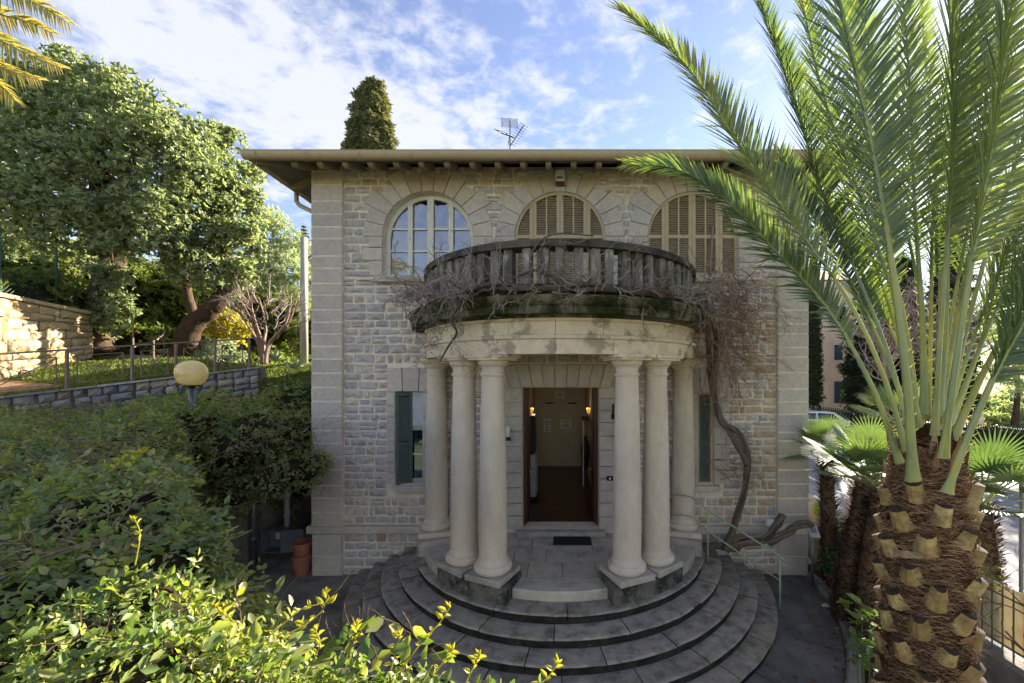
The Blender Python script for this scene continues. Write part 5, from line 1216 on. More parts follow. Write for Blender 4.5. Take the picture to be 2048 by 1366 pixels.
c1 = pblob([(130, 165, 15.5, 1.0), (60, 190, 15, 1.2), (200, 185, 15, 1.1), (10, 220, 14.5, 1.3), (265, 205, 15.2, 1.0), (120, 250, 14.4, 1.35), (220, 265, 14.4, 1.3), (325, 255, 15, 1.0), (40, 310, 13.9, 1.3), (150, 340, 13.8, 1.35), (270, 330, 14, 1.3), (360, 300, 14.8, 1.0), (395, 350, 14.6, 1.05),
            (-40, 300, 14.5, 1.4), (70, 400, 13.8, 1.2), (190, 420, 13.8, 1.15), (310, 410, 14, 1.15), (405, 275, 15.6, .6), (-20, 420, 14.2, 1.2), (110, 470, 14, .95), (20, 470, 14.2, .9), (250, 480, 14, .9), (330, 480, 14, .85), (175, 490, 14.5, .8), (230, 560, 14.4, .7), (215, 650, 14.5, .6), (240, 620, 14.5, .55)])
c2 = pblob([(430, 330, 16.5, 1.0), (470, 370, 16.4, 1.0), (440, 420, 15.8, 1.15), (495, 420, 16.5, .75), (400, 470, 15.2, 1.05), (470, 480, 15.8, 1.0), (505, 500, 16.2, .6), (365, 520, 15, .7), (410, 545, 15.2, .85), (470, 550, 15.8, .8), (505, 350, 16.8, .55), (440, 280, 16.6, .7)])
carob('carob_tree', 'large leafy tree with dark leaning trunk beside the sunlit wall', [at(205, 705, 14.6), at(192, 660, 14.6), at(195, 600, 14.6), at(222, 540, 14.7), at(240, 470, 14.8), at(220, 380, 14.8), at(190, 300, 14.8)], .42, c1, 58, 1)
carob('carob_tree', 'leafy tree with forked leaning trunk above the lamp globe', [at(350, 722, 15.6), at(368, 690, 15.6), at(385, 650, 15.6), at(420, 620, 15.7), at(445, 585, 15.8), at(450, 520, 16), at(445, 440, 16.2)], .40, c2, 62, 2)
o_ = MB(); limb(o_, [at(378, 690, 15.6), at(388, 640, 15.7), at(375, 590, 15.8), at(370, 530, 15.9)], .22, .12); o_.build('trunk_fork', m_bark, bpy.data.objects['carob_tree.001'], smooth=True)
# olive behind
def soft_tree(name, label, trunk, r0, blobs, per, m, cat='tree', leaves=5, L=.10, Wd=.03, T=LEAF_NARROW, depth=.8, rose=True, group=None, trunk_m=m_bark):
    t = empty(name, label, cat, group); mb = MB(); limb(mb, trunk, r0, r0*.5); top = Vector(trunk[-1])
    mb.build('trunk', trunk_m, t, smooth=True); mb = MB()
    for b in blobs: limb(mb, [top, (top+Vector(b[:3]))/2+Vector((0, 0, .2)), b[:3]], r0*.3, .02, 5)
    mb.build('limbs', trunk_m, t); P, Nn = shell(blobs, per, depth, .3); vis = Nn[:,1] < .5; P, Nn = P[vis], Nn[vis]
    ax = unit(Nn*.6+RNG.normal(size=P.shape)*.7+np.array([0, 0, .3])); nr = unit(Nn+RNG.normal(size=P.shape)*.6)
    leaf_mesh('crown', *sprays(P, ax, nr, leaves, np.full(len(P), L), L, Wd, rosette=rose), m, t, T=T, kind='stuff'); return t
soft_tree('olive_tree', 'silvery olive tree behind the bare tree left of the house', [at(540, 690, 21), at(545, 640, 21), at(548, 590, 21)], .25, pblob([(545, 455, 21, 1.0), (575, 490, 21, .9), (520, 480, 21, 1.0), (555, 530, 20.5, 1.2), (595, 550, 21, .9), (510, 540, 21, 1.0), (540, 590, 20.5, 1.1), (590, 600, 21, .8), (600, 500, 22, .5), (500, 610, 21, .9)]), 60, m_olive, L=.17, Wd=.05)
soft_tree('yellow_bush', 'bright yellow flowering bush under the leaning tree', [at(455, 715, 17.3), at(455, 690, 17.3), at(455, 670, 17.3)], .08, pblob([(420, 655, 17.2, .45), (455, 645, 17.2, .5), (490, 660, 17.2, .4), (440, 675, 17, .4), (475, 680, 17, .35)]), 110, m_yellow, cat='bush', L=.11, Wd=.06, T=LEAF)
soft_tree('grey_leaved_shrub', 'pale grey-leaved shrub below the yellow bush behind the railing', [at(430, 740, 16.2), at(430, 725, 16.2), at(432, 710, 16.2)], .06, pblob([(400, 715, 16.2, .45), (440, 705, 16.2, .5), (475, 715, 16.2, .4), (425, 690, 16.4, .4), (460, 690, 16.4, .35)]), 85, m_olive, cat='shrub', L=.10, Wd=.035)
t = empty('bare_tree', 'small leafless multi-stemmed tree on the lawn', 'tree'); mb = MB(); base = at(528, 728, 15.6)
for k in range(9):
    a = rnd(0, 2*PI); P_ = [base+Vector((.06*cos(a), .06*sin(a), 0)), base+Vector((.22*cos(a), .15*sin(a), .8)), base+Vector((.8*cos(a)+rnd(-.1, .3), .5*sin(a), 1.6)), base+Vector((1.3*cos(a)+rnd(-.2, .4), .9*sin(a), rnd(2.2, 2.9)))]; limb(mb, P_, .075, .018, 6)
mb.build('trunk', m_twig_brown, t, smooth=True); mb = MB()
for k in range(46):
    a = rnd(0, 2*PI); q = base+Vector((rnd(.2, 1.2)*cos(a), rnd(.2, .8)*sin(a), rnd(1.1, 2.6))); grow(mb, q, (cos(a), .5*sin(a), rnd(.1, 1)), rnd(.6, 1.2), .018, 2, -.03, .25, 3, .6)
mb.build('branches', m_twig, t)
# utility pole, agaves
t = empty('utility_pole', 'pale grey concrete pole at the back of the lawn', 'pole'); p = at(608, 728, 17); MB().tube([p, p+Vector((0, 0, 5.4))], [.16, .13], 12).build('shaft', mat('pole_concrete', '#a9a69c', rough=.8, var=.1), t, smooth=True); MB().bbox(p.x-.9, p.x+1.2, p.y-.3, p.y+.5, p.z-.25, p.z-.02, .03).build('footing', m_rock, t)
for i, (px, py, d, lab) in enumerate(((550, 722, 16.4, 'agave right behind the bare tree'), (590, 738, 15.2, 'spiky agave in front of the pale concrete pole'))):
    t = empty('agave', lab, 'plant', 'agaves on the lawn'); c = at(px, py, d)
    for k in range(16):
        a = 2*PI*k/16+rnd(-.2, .2); el = rnd(.25, 1.2); l = rnd(.45, .7); dr = Vector((cos(a)*cos(el), sin(a)*cos(el), sin(el))); sd_ = Vector((-sin(a), cos(a), 0)); u = dr.cross(sd_)
        mb = MB(); mb.cur = random.random(); mb.add([c-sd_*.03, c+dr*l*.45-sd_*.055-u*.02, c+dr*l+Vector((0, 0, -.04)), c+dr*l*.45+sd_*.055-u*.02, c+sd_*.03, c+dr*l*.45+u*.02], [(0, 1, 5), (1, 2, 5), (5, 2, 3), (0, 5, 3, 4)]); mb.build('leaf', m_olive, t)
# rock face and scrub on the slope
mb = MB(); c = at(300, 660, 18.5); mb.sphere((c.x, c.y+1, c.z-.9), (2.6, 1.2, 1.5), 30, 16, .10); mb.build('rock_outcrop', m_rock, None, label='pale rock face behind the garden steps', cat='rock')
SCR = []
for k in range(150):
    x = rnd(-34, -7); y = rnd(7, 30)
    px = PX+x*F/(y+D0)
    if y < 9.5 and -12.5 < x: continue
    if x < -16 and y < 5: continue
    if abs(px-300) < 70 and y < 13: continue
    SCR.append((x, y, hillz(x, y)+rnd(.0, .5), rnd(.7, 1.4), rnd(.7, 1.2), rnd(.6, 1.3)))
for k in range(40): x = rnd(-26, -17); y = rnd(.5, 9); SCR.append((x, y, hillz(x, y)+rnd(.2, .7), rnd(.7, 1.2), rnd(.7, 1.1), rnd(.6, 1.1)))
for px in range(500, 640, 14):
    p = at(px, 655+rnd(-25, 30), rnd(19.5, 23)); SCR.append((p.x, p.y, p.z, 1.0, .8, rnd(.9, 1.5)))
for k in range(26): p = at(rnd(255, 380), rnd(545, 640), rnd(18.5, 21)); SCR.append((p.x, p.y, p.z-.3, rnd(.6, 1.0), .7, rnd(.5, .9)))
for k in range(12):      # above the wall behind the fence
    x, y = -16.4-rnd(0, 1.2), rnd(0, 6); SCR.append((x, y, 6.6+rnd(0, .6), .8, .8, .7))
P, Nn = shell(SCR, 34, .6, .4); vis = Nn[:,1] < .45; P, Nn = P[vis], Nn[vis]
leaf_mesh('undergrowth', *sprays(P, unit(Nn+RNG.normal(size=P.shape)*.7+np.array([0, 0, .4])), unit(Nn+RNG.normal(size=P.shape)*.5), 5, np.full(len(P), .15), .19, .075, rosette=True), m_wild, None, kind='stuff', label='tangled scrub covering the garden slope', cat='undergrowth')
mb = MB()
for b in SCR: mb.sphere(b[:3], (b[3]*.7, b[4]*.7, b[5]*.7), 7, 5, .1)
mb.build('scrub_stems', m_core, None, kind='stuff', label='dark stems inside the slope scrub', cat='undergrowth')
# dark bush right by the alley end
soft_tree('dark_bush', 'dense dark green bush between lawn and house corner', [at(575, 830, 11.5), at(575, 815, 11.4), at(575, 800, 11.3)], .06, pblob([(545, 805, 11.6, .5), (590, 795, 11.4, .55), (620, 800, 11.3, .5), (570, 830, 11, .5), (610, 840, 10.8, .5), (530, 830, 11, .45)]), 200, m_dark_leaf, cat='bush', L=.08, Wd=.045, T=LEAF)
# far: Norfolk pine, house, cypress behind the roof
t = empty('norfolk_pine', 'small tiered pine far behind the utility pole', 'tree'); p = at(608, 560, 60); MB().tube([p, at(607, 450, 60)], [.25, .04], 6).build('trunk', m_bark, t); top = at(607, 450, 60).z; mb = MB()
for k in range(16):
    z = top-.3-k*.5; r = .35+k*.13
    for j in range(9):
        a = 2*PI*j/9+k; q = Vector((p.x, p.y, z)); e = q+Vector((cos(a)*r, sin(a)*r, .12*r)); mb.cur = random.random(); mb.bar(q, e, .16, .14)
mb.build('crown', m_cypress, t)
t = empty('far_house', 'distant pale house with red roof beside the utility pole', 'house'); p = at(622, 600, 48); MB().box(p.x-1.0, p.x+5, p.y, p.y+5, p.z-4, at(620, 545, 48).z).build('wall', m_trimwhite, t); zt_ = at(620, 545, 48).z
MB().add([(p.x-1.4, p.y-.4, zt_), (p.x+5.4, p.y-.4, zt_), (p.x+5.4, p.y+5.4, zt_), (p.x-1.4, p.y+5.4, zt_), (p.x+2, p.y+2.5, zt_+1.3)], [(0, 1, 4), (1, 2, 4), (2, 3, 4), (3, 0, 4), (3, 2, 1, 0)]).build('roof', m_rooftile, t)
for z in (-1.6,): MB().box(p.x-.6, p.x+.0, p.y-.05, p.y-.01, zt_+z-.6, zt_+z+.6).build('window', m_blueshut, t)
def column_tree(name, label, px0, pytop, pybot, d, w, m, per, flat=.0, top_w=.35, group=None):
    t = empty(name, label, 'tree', group); b = at(px0, pybot, d); tp = at(px0, pytop, d); H = tp.z-b.z; bl = []
    k = 0
    while k < 1:
        ww = w*(top_w+(1-top_w)*min(1, (1-k)*1.35)**.8); bl.append((b.x+rnd(-.08, .08)*w, b.y, b.z+H*k*.97+.1*w, ww*.5, ww*.5, max(.5*ww, H*.05))); k += .035 if H > 9 else .06
    MB().tube([b-Vector((0, 0, 3)), (b.x, b.y, b.z+H*.9)], [w*.09, .03], 7).build('trunk', m_bark, t); 
    P, Nn = shell(bl, per, .22, .45); v = Nn[:,1] < .45; P, Nn = P[v], Nn[v]
    leaf_mesh('crown', *sprays(P, unit(Nn*.7+RNG.normal(size=P.shape)*.3+np.array([0, 0, .9])), unit(Nn+RNG.normal(size=P.shape)*.3), 4, np.full(len(P), .2), .24*max(.7, w/3), .10*max(.7, w/3), rosette=True), m, t, kind='stuff')
    mb = MB()
    for q in bl: mb.sphere(q[:3], (q[3]*.82, q[4]*.82, q[5]*.9), 10, 6, .06)
    mb.build('inner_branches', m_core, t); return t
column_tree('cypress_tree', 'tall blunt-topped cypress rising above the roof', 745, 178, 345, 25, 2.35, m_cypress, 150, top_w=.42)

# ================================================================== the big date palm
palm = empty('date_palm', 'big date palm with shaggy cut-stub trunk and upswept fronds beside the path', 'palm tree', loc=(0, 0, 0))
TX, TY = 3.22, -5.34; TTOP = 3.70
def trad(z): return .285+.04*min(1, max(0, (1.6-z)/1.6))-.10*max(0, (z-3.0)/.9)**2
mb = MB(); pr = [(trad(z)*.93, z) for z in [0, .4, .8, 1.2, 1.6, 2.0, 2.4, 2.8, 3.1, 3.4, 3.7, 3.9]]+[(.0, 3.98)]
mb.lathe(pr, (TX, TY), n=28); mb.build('trunk', m_fibre_core, palm, smooth=True)
fc = []; GA = 2.39996
stub_rows = []
N_ST = 88
for k in range(N_ST):
    z = .55+k*(3.42-.55)/N_ST; a = k*GA; stub_rows.append((a, z))
for (a, z) in stub_rows:
    if random.random() < .05: continue
    r = trad(z); o = Vector((sin(a), -cos(a), 0)); s = Vector((cos(a), sin(a), 0)); up = Vector((0, 0, 1)); L_ = rnd(.12, .16); w0, w1 = rnd(.074, .104), rnd(.046, .068)
    d = (up*.93+o*rnd(.22, .5)+s*rnd(-.15, .15)).normalized(); b = Vector((TX, TY, z))+o*(r-.008); t_ = b+d*L_*rnd(.9, 1.6); nn = d.cross(s).normalized()
    if nn.dot(o) < 0: nn = -nn
    ht = rnd(.045, .058); cut = -up*rnd(.0, .04)+s*rnd(-.02, .02)
    def sec(c, w, h): return [c-s*w-nn*h*.4, c-s*w*.55+nn*h*.7, c+nn*h, c+s*w*.55+nn*h*.7, c+s*w-nn*h*.4]
    mb = MB(); mb.cur = random.random(); v = sec(b, w0, ht*1.2)+sec(b.lerp(t_, .5), (w0+w1)/2*.95, ht)+sec(t_, w1, ht*.9)
    f = [(j*5+i, j*5+i+1, (j+1)*5+i+1, (j+1)*5+i) for j in range(2) for i in range(4)]; mb.add(v, f)
    st = mb.build('leaf_stub', m_stub, palm, smooth=False); mb = MB(); q = v[10:]; mb.add([p+d*.001 for p in q]+[sum(q, Vector())/5+d*.006-nn*.01], [(0, 1, 5), (1, 2, 5), (2, 3, 5), (3, 4, 5), (4, 0, 5)]); mb.build('cut_end', m_stub_cut, st)
# wrapping fibres
n = 15000; a = RNG.random(n)*2*PI; z = .3+RNG.random(n)*3.5; V = []; Q = []; T_ = []
dirs = RNG.normal(size=n)
for i in range(n):
    sgn = 1 if dirs[i] > 0 else -1; L_ = .10+.22*random.random(); slope = rnd(.10, .75)*(1 if random.random() > .25 else -1); w = rnd(.0008, .0026); r_ = trad(z[i])+(rnd(-.02, .026) if random.random() < .93 else rnd(.02, .05)); lift = rnd(0, .06) if random.random() < .22 else rnd(0, .015); b = len(V)
    for k in range(4):
        t_ = k/3; aa = a[i]+sgn*L_*t_/r_; rr = r_+lift*t_*t_; zz = z[i]+slope*L_*t_-.05*t_*t_
        V.append((TX+rr*sin(aa), TY-rr*cos(aa), zz-w)); V.append((TX+(rr+.002)*sin(aa), TY-(rr+.002)*cos(aa), zz+w))
    for k in range(3): Q.append((b+2*k, b+2*k+2, b+2*k+3, b+2*k+1)); T_.append(random.random())
for i in range(1600):       # bristles sticking out at the silhouette
    aa = rnd(0, 2*PI); zz = rnd(.4, 3.6); r_ = trad(zz); b = len(V); o = Vector((sin(aa), -cos(aa), 0)); s = Vector((cos(aa), sin(aa), 0)); d = (o+s*rnd(-.8, .8)+Vector((0, 0, rnd(-.5, .6)))).normalized(); p = Vector((TX, TY, zz))+o*r_; l = rnd(.04, .13); w = Vector((0, 0, .0012))
    for k in range(3): q = p+d*l*k/2+Vector((0, 0, -.02*k*k*.5)); V.append(tuple(q-w)); V.append(tuple(q+w))
    for k in range(2): Q.append((b+2*k, b+2*k+2, b+2*k+3, b+2*k+1)); T_.append(random.random())
np_mesh('fibres', np.array(V), np.array(Q), np.array(T_), m_fibre, palm, kind='stuff')
# dead boots between the stubs
for k in range(9):
    aa = k*GA+.9; zz = .8+k*.3; r_ = trad(zz)+.015; o = Vector((sin(aa), -cos(aa), 0)); s = Vector((cos(aa), sin(aa), 0)); c = Vector((TX, TY, zz))+o*r_; mb = MB(); mb.cur = rnd(.3, .9); w = rnd(.10, .19); sl_ = rnd(-.3, .3)
    mb.add([c-s*w+Vector((0, 0, -.03-sl_*w)), c+Vector((0, 0, -.045))+o*.02, c+s*w+Vector((0, 0, -.03+sl_*w)), c+s*w*1.05+Vector((0, 0, .0+sl_*w))-o*.01, c+Vector((0, 0, .025))+o*.03, c-s*w*1.05+Vector((0, 0, .0-sl_*w))-o*.01], [(0, 1, 4, 5), (1, 2, 3, 4)]); mb.build('dry_sheath', m_fibre, palm)

def frond(parent, P3, r0, nl, lmax, m_leaf, m_rach, petiole=.22, lw=.0135, up=Vector((0, 0, 1)), vee=.55, spines=True, fwd=.88, droop=.10, side_bias=0, name='frond', roll=0.0):
    """a feather leaf along a curve: stout rachis with two rows of folded leaflets"""
    Q = smooth_path(P3, 10); n = len(Q); fr = empty(name, parent=parent)
    mb = MB(); mb.cur = random.random()
    # flattened rachis
    us = []; prev = None
    for i in range(n):
        t = (Q[min(i+1, n-1)]-Q[max(i-1, 0)]).normalized(); s = t.cross(up)
        if s.length < .15 and prev is not None: s = prev
        s = s.normalized(); s = (Matrix.Rotation(roll, 3, t) @ s) if roll else s
        if prev is not None and s.dot(prev) < 0: s = -s
        prev = s; us.append((t, s, s.cross(t).normalized()))
    vs = []
    for i in range(n):
        f = i/(n-1); w = r0*(1-.9*f**.75)+.002
        if f < .07: w *= 1.0+ (.07-f)/.07*.55
        t, s, u = us[i]; h = w*.62
        for (a_, b_) in ((1, -.1), (.72, .7), (0, 1.0), (-.72, .7), (-1, -.1), (0, -.8)): vs.append(Q[i]+s*w*a_+u*h*b_)
    mb.add(vs, [(i*6+k, i*6+(k+1) % 6, (i+1)*6+(k+1) % 6, (i+1)*6+k) for i in range(n-1) for k in range(6)])
    mb.build('rachis', m_rach, fr, smooth=True)
    V = []; Qd = []; T_ = []
    def leaflet(p, d, nrm, l, w, tint):
        d = d.normalized(); s = d.cross(nrm).normalized(); nn = s.cross(d); b = len(V); K = 4
        for k in range(K+1):
            t = k/K; ww = w*(.55+.9*t if t < .35 else (1-t)/.65*.86+.005); c = p+d*l*t+Vector((0, 0, -droop*l*t*t))
            V.append(tuple(c-s*ww+nn*ww*.55)); V.append(tuple(c)); V.append(tuple(c+s*ww+nn*ww*.55))
        for k in range(K):
            for j in (0, 1): Qd.append((b+3*k+j, b+3*k+j+1, b+3*k+3+j+1, b+3*k+3+j)); T_.append(tint)
    cum = [0]
    for i in range(1, n): cum.append(cum[-1]+(Q[i]-Q[i-1]).length)
    tot = cum[-1]; base_t = random.random()*.5
    for sgn in (-1, 1):
        for k in range(nl):
            f = petiole+(1-petiole)*(k+.5+rnd(-.25, .25))/nl; tgt = f*tot; i = next(j for j in range(1, n) if cum[j] >= tgt or j == n-1); q = (tgt-cum[i-1])/max(1e-6, cum[i]-cum[i-1]); p = Q[i-1].lerp(Q[i], min(1, max(0, q))); t, s, u = us[i]
            g = (f-petiole)/(1-petiole); l = lmax*min(1, .35+2.6*g)*(1-.62*max(0, g-.35)/.65)*rnd(.92, 1.06); ang = fwd*(1.0-.45*g)
            v_ = vee+rnd(-.22, .22)+(.25 if k % 3 == 0 else 0); d = t*cos(ang)+(s*sgn*cos(v_)+u*sin(v_))*sin(ang)
            if random.random() < .03: continue
            if random.random() < .06: l *= rnd(.45, .8); d = d+Vector((rnd(-.25, .25), rnd(-.25, .25), rnd(-.5, 0)))
            leaflet(p, d+Vector((0, 0, -rnd(0, .16))), (u*cos(v_)-s*sgn*sin(v_)), l, lw*(1.0 if l > .2 else .7), .8 if random.random() < .05 else min(.8, max(0, base_t+rnd(0, .35)+(.3 if g > .9 else 0))))
        if spines:
            for k in range(10):
                f = .10+(petiole-.08)*k/10; i = int(f*(n-1)); p = Q[i].lerp(Q[min(n-1, i+1)], f*(n-1)-i); t, s, u = us[i]; leaflet(p+s*sgn*r0*.6, t*.85+s*sgn*.55+u*rnd(0, .5), u, rnd(.03, .06)*(1+f*2), .0035, .8)
    np_mesh('leaflets', np.array(V), np.array(Qd), np.array(T_), m_leaf, fr, kind='stuff'); return fr
# every frond: pixels of the photograph with a distance for each point
FR = [
 ([(1800, 925, 3.30), (1745, 775, 3.30), (1660, 625, 3.35), (1560, 512, 3.40), (1450, 400, 3.45), (1350, 338, 3.5), (1258, 330, 3.55)], .030, 84, .36, dict(vee=.35, petiole=.30)),
 ([(1812, 900, 3.25), (1762, 740, 3.2), (1690, 590, 3.2), (1600, 465, 3.25), (1490, 310, 3.35), (1370, 130, 3.5), (1240, 18, 3.65)], .036, 96, .44, dict(vee=.30, petiole=.32)),
 ([(1818, 860, 3.45), (1770, 690, 3.6), (1710, 540, 3.8), (1640, 370, 4.0), (1570, 150, 4.2), (1490, -60, 4.4)], .034, 96, .48, dict(vee=.45, petiole=.30)),
 ([(1826, 960, 3.12), (1815, 780, 3.0), (1788, 560, 2.95), (1750, 330, 2.95), (1700, 90, 3.0), (1640, -130, 3.1), (1560, -300, 3.3)], .044, 100, .50, dict(vee=.35, petiole=.33)),
 ([(1835, 850, 3.6), (1815, 680, 3.8), (1775, 480, 4.1), (1735, 270, 4.4), (1690, 20, 4.6), (1640, -150, 4.7)], .034, 96, .5, dict(vee=.5, petiole=.32)),
 ([(1848, 830, 3.6), (1845, 640, 3.75), (1830, 420, 3.95), (1820, 180, 4.1), (1800, -80, 4.2)], .036, 96, .5, dict(vee=.5, petiole=.34)),
 ([(1868, 870, 3.35), (1880, 670, 3.3), (1895, 450, 3.25), (1905, 200, 3.25), (1890, -60, 3.3), (1850, -250, 3.4)], .040, 100, .5, dict(vee=.4, petiole=.34)),
 ([(1880, 835, 3.55), (1892, 650, 3.7), (1900, 440, 3.9), (1930, 200, 4.1), (1960, -60, 4.2)], .034, 92, .5, dict(vee=.5, petiole=.34)),
 ([(1885, 915, 3.20), (1915, 700, 3.1), (1950, 480, 3.05), (1990, 240, 3.05), (2015, 0, 3.1), (2020, -220, 3.2)], .044, 100, .5, dict(vee=.4, petiole=.33)),
 ([(1890, 850, 3.45), (1925, 690, 3.45), (1975, 500, 3.5), (2040, 300, 3.6), (2110, 100, 3.8), (2180, -60, 4.0)], .034, 92, .48, dict(vee=.5, petiole=.33)),
 ([(1898, 850, 3.55), (1950, 720, 3.7), (2020, 560, 3.9), (2110, 400, 4.1), (2210, 260, 4.3)], .032, 90, .46, dict(vee=.5, petiole=.33)),
 ([(1905, 880, 3.40), (1970, 740, 3.4), (2050, 600, 3.45), (2150, 470, 3.5), (2260, 380, 3.6)], .034, 90, .44, dict(vee=.4, petiole=.34)),
 ([(1892, 985, 3.12), (1945, 850, 3.05), (2015, 700, 3.05), (2100, 570, 3.1), (2210, 470, 3.2)], .044, 90, .44, dict(vee=.35, petiole=.36)),
 ([(1856, 840, 3.7), (1862, 650, 4.0), (1865, 460, 4.4), (1880, 260, 4.8), (1910, 60, 5.1)], .030, 90, .5, dict(vee=.55, petiole=.3)),
 ([(1842, 850, 3.7), (1800, 700, 4.0), (1730, 560, 4.4), (1650, 420, 4.8), (1560, 330, 5.1)], .028, 84, .46, dict(vee=.5, petiole=.3)),
 ([(1900, 860, 3.7), (1960, 690, 4.0), (2010, 500, 4.3), (2060, 330, 4.6)], .028, 84, .46, dict(vee=.5, petiole=.3)),
]
for P_ in ([(1830, 850, 3.7), (1790, 650, 4.1), (1700, 400, 4.7), (1610, 200, 5.2), (1540, 60, 5.5)], [(1850, 840, 3.7), (1840, 600, 4.2), (1790, 350, 4.8), (1740, 100, 5.3), (1700, -60, 5.6)], [(1870, 840, 3.7), (1880, 600, 4.2), (1870, 350, 4.8), (1850, 100, 5.3), (1840, -60, 5.5)],
           [(1880, 840, 3.7), (1920, 600, 4.2), (1960, 380, 4.8), (1990, 150, 5.3), (2010, -40, 5.6)], [(1890, 850, 3.7), (1960, 640, 4.1), (2040, 450, 4.6), (2120, 300, 5.0)], [(1825, 860, 3.6), (1765, 700, 3.9), (1690, 540, 4.2), (1620, 420, 4.6), (1560, 300, 5.0)], [(1875, 860, 3.6), (1900, 650, 3.8), (1945, 400, 4.1), (1975, 150, 4.4), (1950, -60, 4.6)], [(1840, 860, 3.5), (1800, 640, 3.6), (1730, 420, 3.8), (1650, 200, 4.0), (1600, -20, 4.2)]): FR.append((P_, .028, 84, .52, dict(vee=rnd(.3, .5), petiole=.28)))
for P_, r0, nl, lm, kw in FR: frond(palm, [at(*p) for p in P_], r0*.9, int(nl*1.6), lm*1.25, m_palm, m_rachis, up=Vector((rnd(-.3, .3), -.85, rnd(.25, .6))), **kw)
mb = MB(); c = at(1860, 800, 3.55)
for k in range(60):
    aa = rnd(0, 2*PI); rr = rnd(.10, .26); q = Vector((TX+rr*sin(aa), TY-rr*cos(aa), rnd(3.5, 3.75))); o = Vector((sin(aa), -cos(aa), 0)); mb.cur = random.random(); s = Vector((cos(aa), sin(aa), 0)); w = rnd(.02, .05); h = rnd(.12, .34)
    mb.add([q-s*w, q+s*w, q+s*w*.7+Vector((0, 0, h*.6))+o*.04, q+Vector((0, 0, h))+o*.06, q-s*w*.7+Vector((0, 0, h*.6))+o*.04], [(0, 1, 2, 3, 4)])
mb.build('crown_sheaths', m_fibre, palm, kind='stuff')
# second palm whose yellowing fronds hang in at the top left
p2 = empty('yellowing_palm', 'yellowing palm fronds hanging in at the top left corner', 'palm tree'); cc = at(-260, -120, 4.2)
MB().lathe([(.30, 0), (.27, 2), (.25, cc.z-.2), (.18, cc.z), (0, cc.z+.05)], (cc.x, cc.y), n=16).build('trunk', m_fibre_core, p2, smooth=True)
for P_ in ([(-250, -120), (-120, -60), (0, -20), (80, 10), (140, 48)], [(-250, -110), (-120, -20), (-10, 25), (60, 45), (105, 66)], [(-250, -100), (-120, 20), (-20, 70), (60, 110), (122, 135)], [(-255, -100), (-140, 30), (-40, 110), (30, 145), (80, 160)], [(-260, -95), (-150, 60), (-60, 140), (0, 170), (30, 200)], [(-260, -130), (-180, -190), (-90, -200), (0, -170)], [(-270, -100), (-330, 0), (-380, 120)]):
    frond(p2, [at(x, y, 4.2) for x, y in P_], .02, 64, .42, m_palm_old, m_palm_old, petiole=.15, vee=.25, spines=False, droop=.30, lw=.013, up=Vector((rnd(-.2, .2), -.9, rnd(.2, .5))))

# ================================================================== fan palms
def fan_leaf(parent, base, tip, normal, R_, nseg, m, spread=1.15, droop=.12, cut=.45):
    """palmate leaf: thin petiole and a fan of folded blades"""
    base = Vector(base); tip = Vector(tip); d = (tip-base).normalized(); nrm = Vector(normal); s = d.cross(nrm).normalized(); nrm = s.cross(d); fr = empty('fan_leaf', parent=parent)
    mid = (base+tip)/2+Vector((0, 0, .04)); mb = MB(); mb.cur = .3; mb.tube(smooth_path([base, mid, tip], 4), [.012]*8+[.008], 5); mb.build('petiole', m_rachis, fr)
    V = []; Q = []; T_ = []; t0 = random.random()*.6
    for i in range(nseg):
        a = (-1+2*(i+.5)/nseg)*spread*PI/2; dd = d*cos(a)+s*sin(a); l = R_*(.78+.22*cos(a*.8))*rnd(.93, 1.05); wa = spread*PI/nseg*.5; s2 = dd.cross(nrm).normalized(); b = len(V); pl = .10*R_
        for k, t in enumerate((.03, cut, cut+.25*(1-cut), 1.0)):
            w = (min(t, cut)*l*math.tan(wa))*(1.0 if t <= cut else (1-t)/(1-cut)*1.05)+.0015; c = tip+dd*l*t+Vector((0, 0, -droop*l*t*t))+nrm*(abs(a)*.05*l*t)
            V.append(tuple(c-s2*w)); V.append(tuple(c+nrm*w*.8)); V.append(tuple(c+s2*w))
        for k in range(3):
            for j in (0, 1): Q.append((b+3*k+j, b+3*k+j+1, b+3*k+3+j+1, b+3*k+3+j)); T_.append(min(1, t0+rnd(0, .35)))
    np_mesh('blade', np.array(V), np.array(Q), np.array(T_), m, fr)
def fan_palm(label, base, top, r, nleaf, R_, pet, seed, elo=-.15, ehi=1.25, nseg=30, shag=1300, only=None):
    random.seed(seed); t = empty('fan_palm', label, 'palm tree', 'fan palms beside the boundary wall'); base = Vector(base); top = Vector(top); ax = (top-base); H = ax.length; mb = MB(); mb.tube([base, base.lerp(top, .5), top], [r*.85, r*.85, r*.7], 12); mb.build('trunk', m_shag, t, smooth=True); e = ax.normalized(); o1 = e.orthogonal().normalized(); o2 = e.cross(o1); mb = MB()
    for k in range(shag):
        a = rnd(0, 2*PI); q = base+ax*rnd(.02, 1.0); o = o1*cos(a)+o2*sin(a); s = e.cross(o); l = rnd(.09, .18); mb.cur = random.random(); p = q+o*r*.74; w = rnd(.010, .022); d = (o*rnd(.5, 1)+e*rnd(.2, .9)+s*rnd(-.3, .3)).normalized(); mb.add([p-s*w, p+s*w, p+d*l+s*w*.3, p+d*l-s*w*.3], [(0, 1, 2, 3)])
    mb.build('old_leaf_bases', m_shag, t, kind='stuff')
    for k in range(nleaf):
        a = k*GA+seed; el = elo+(ehi-elo)*((k+.5)/nleaf)**.9; d = Vector((cos(a)*cos(el), sin(a)*cos(el), sin(el))); tip = top+d*pet*rnd(.8, 1.15); side = Vector((-sin(a), cos(a), 0)); fan_leaf(t, top-e*.03, tip, side.cross(d)*-1 if side.cross(d).z < 0 else side.cross(d), R_*rnd(.85, 1.1), nseg, m_fan)
    return t
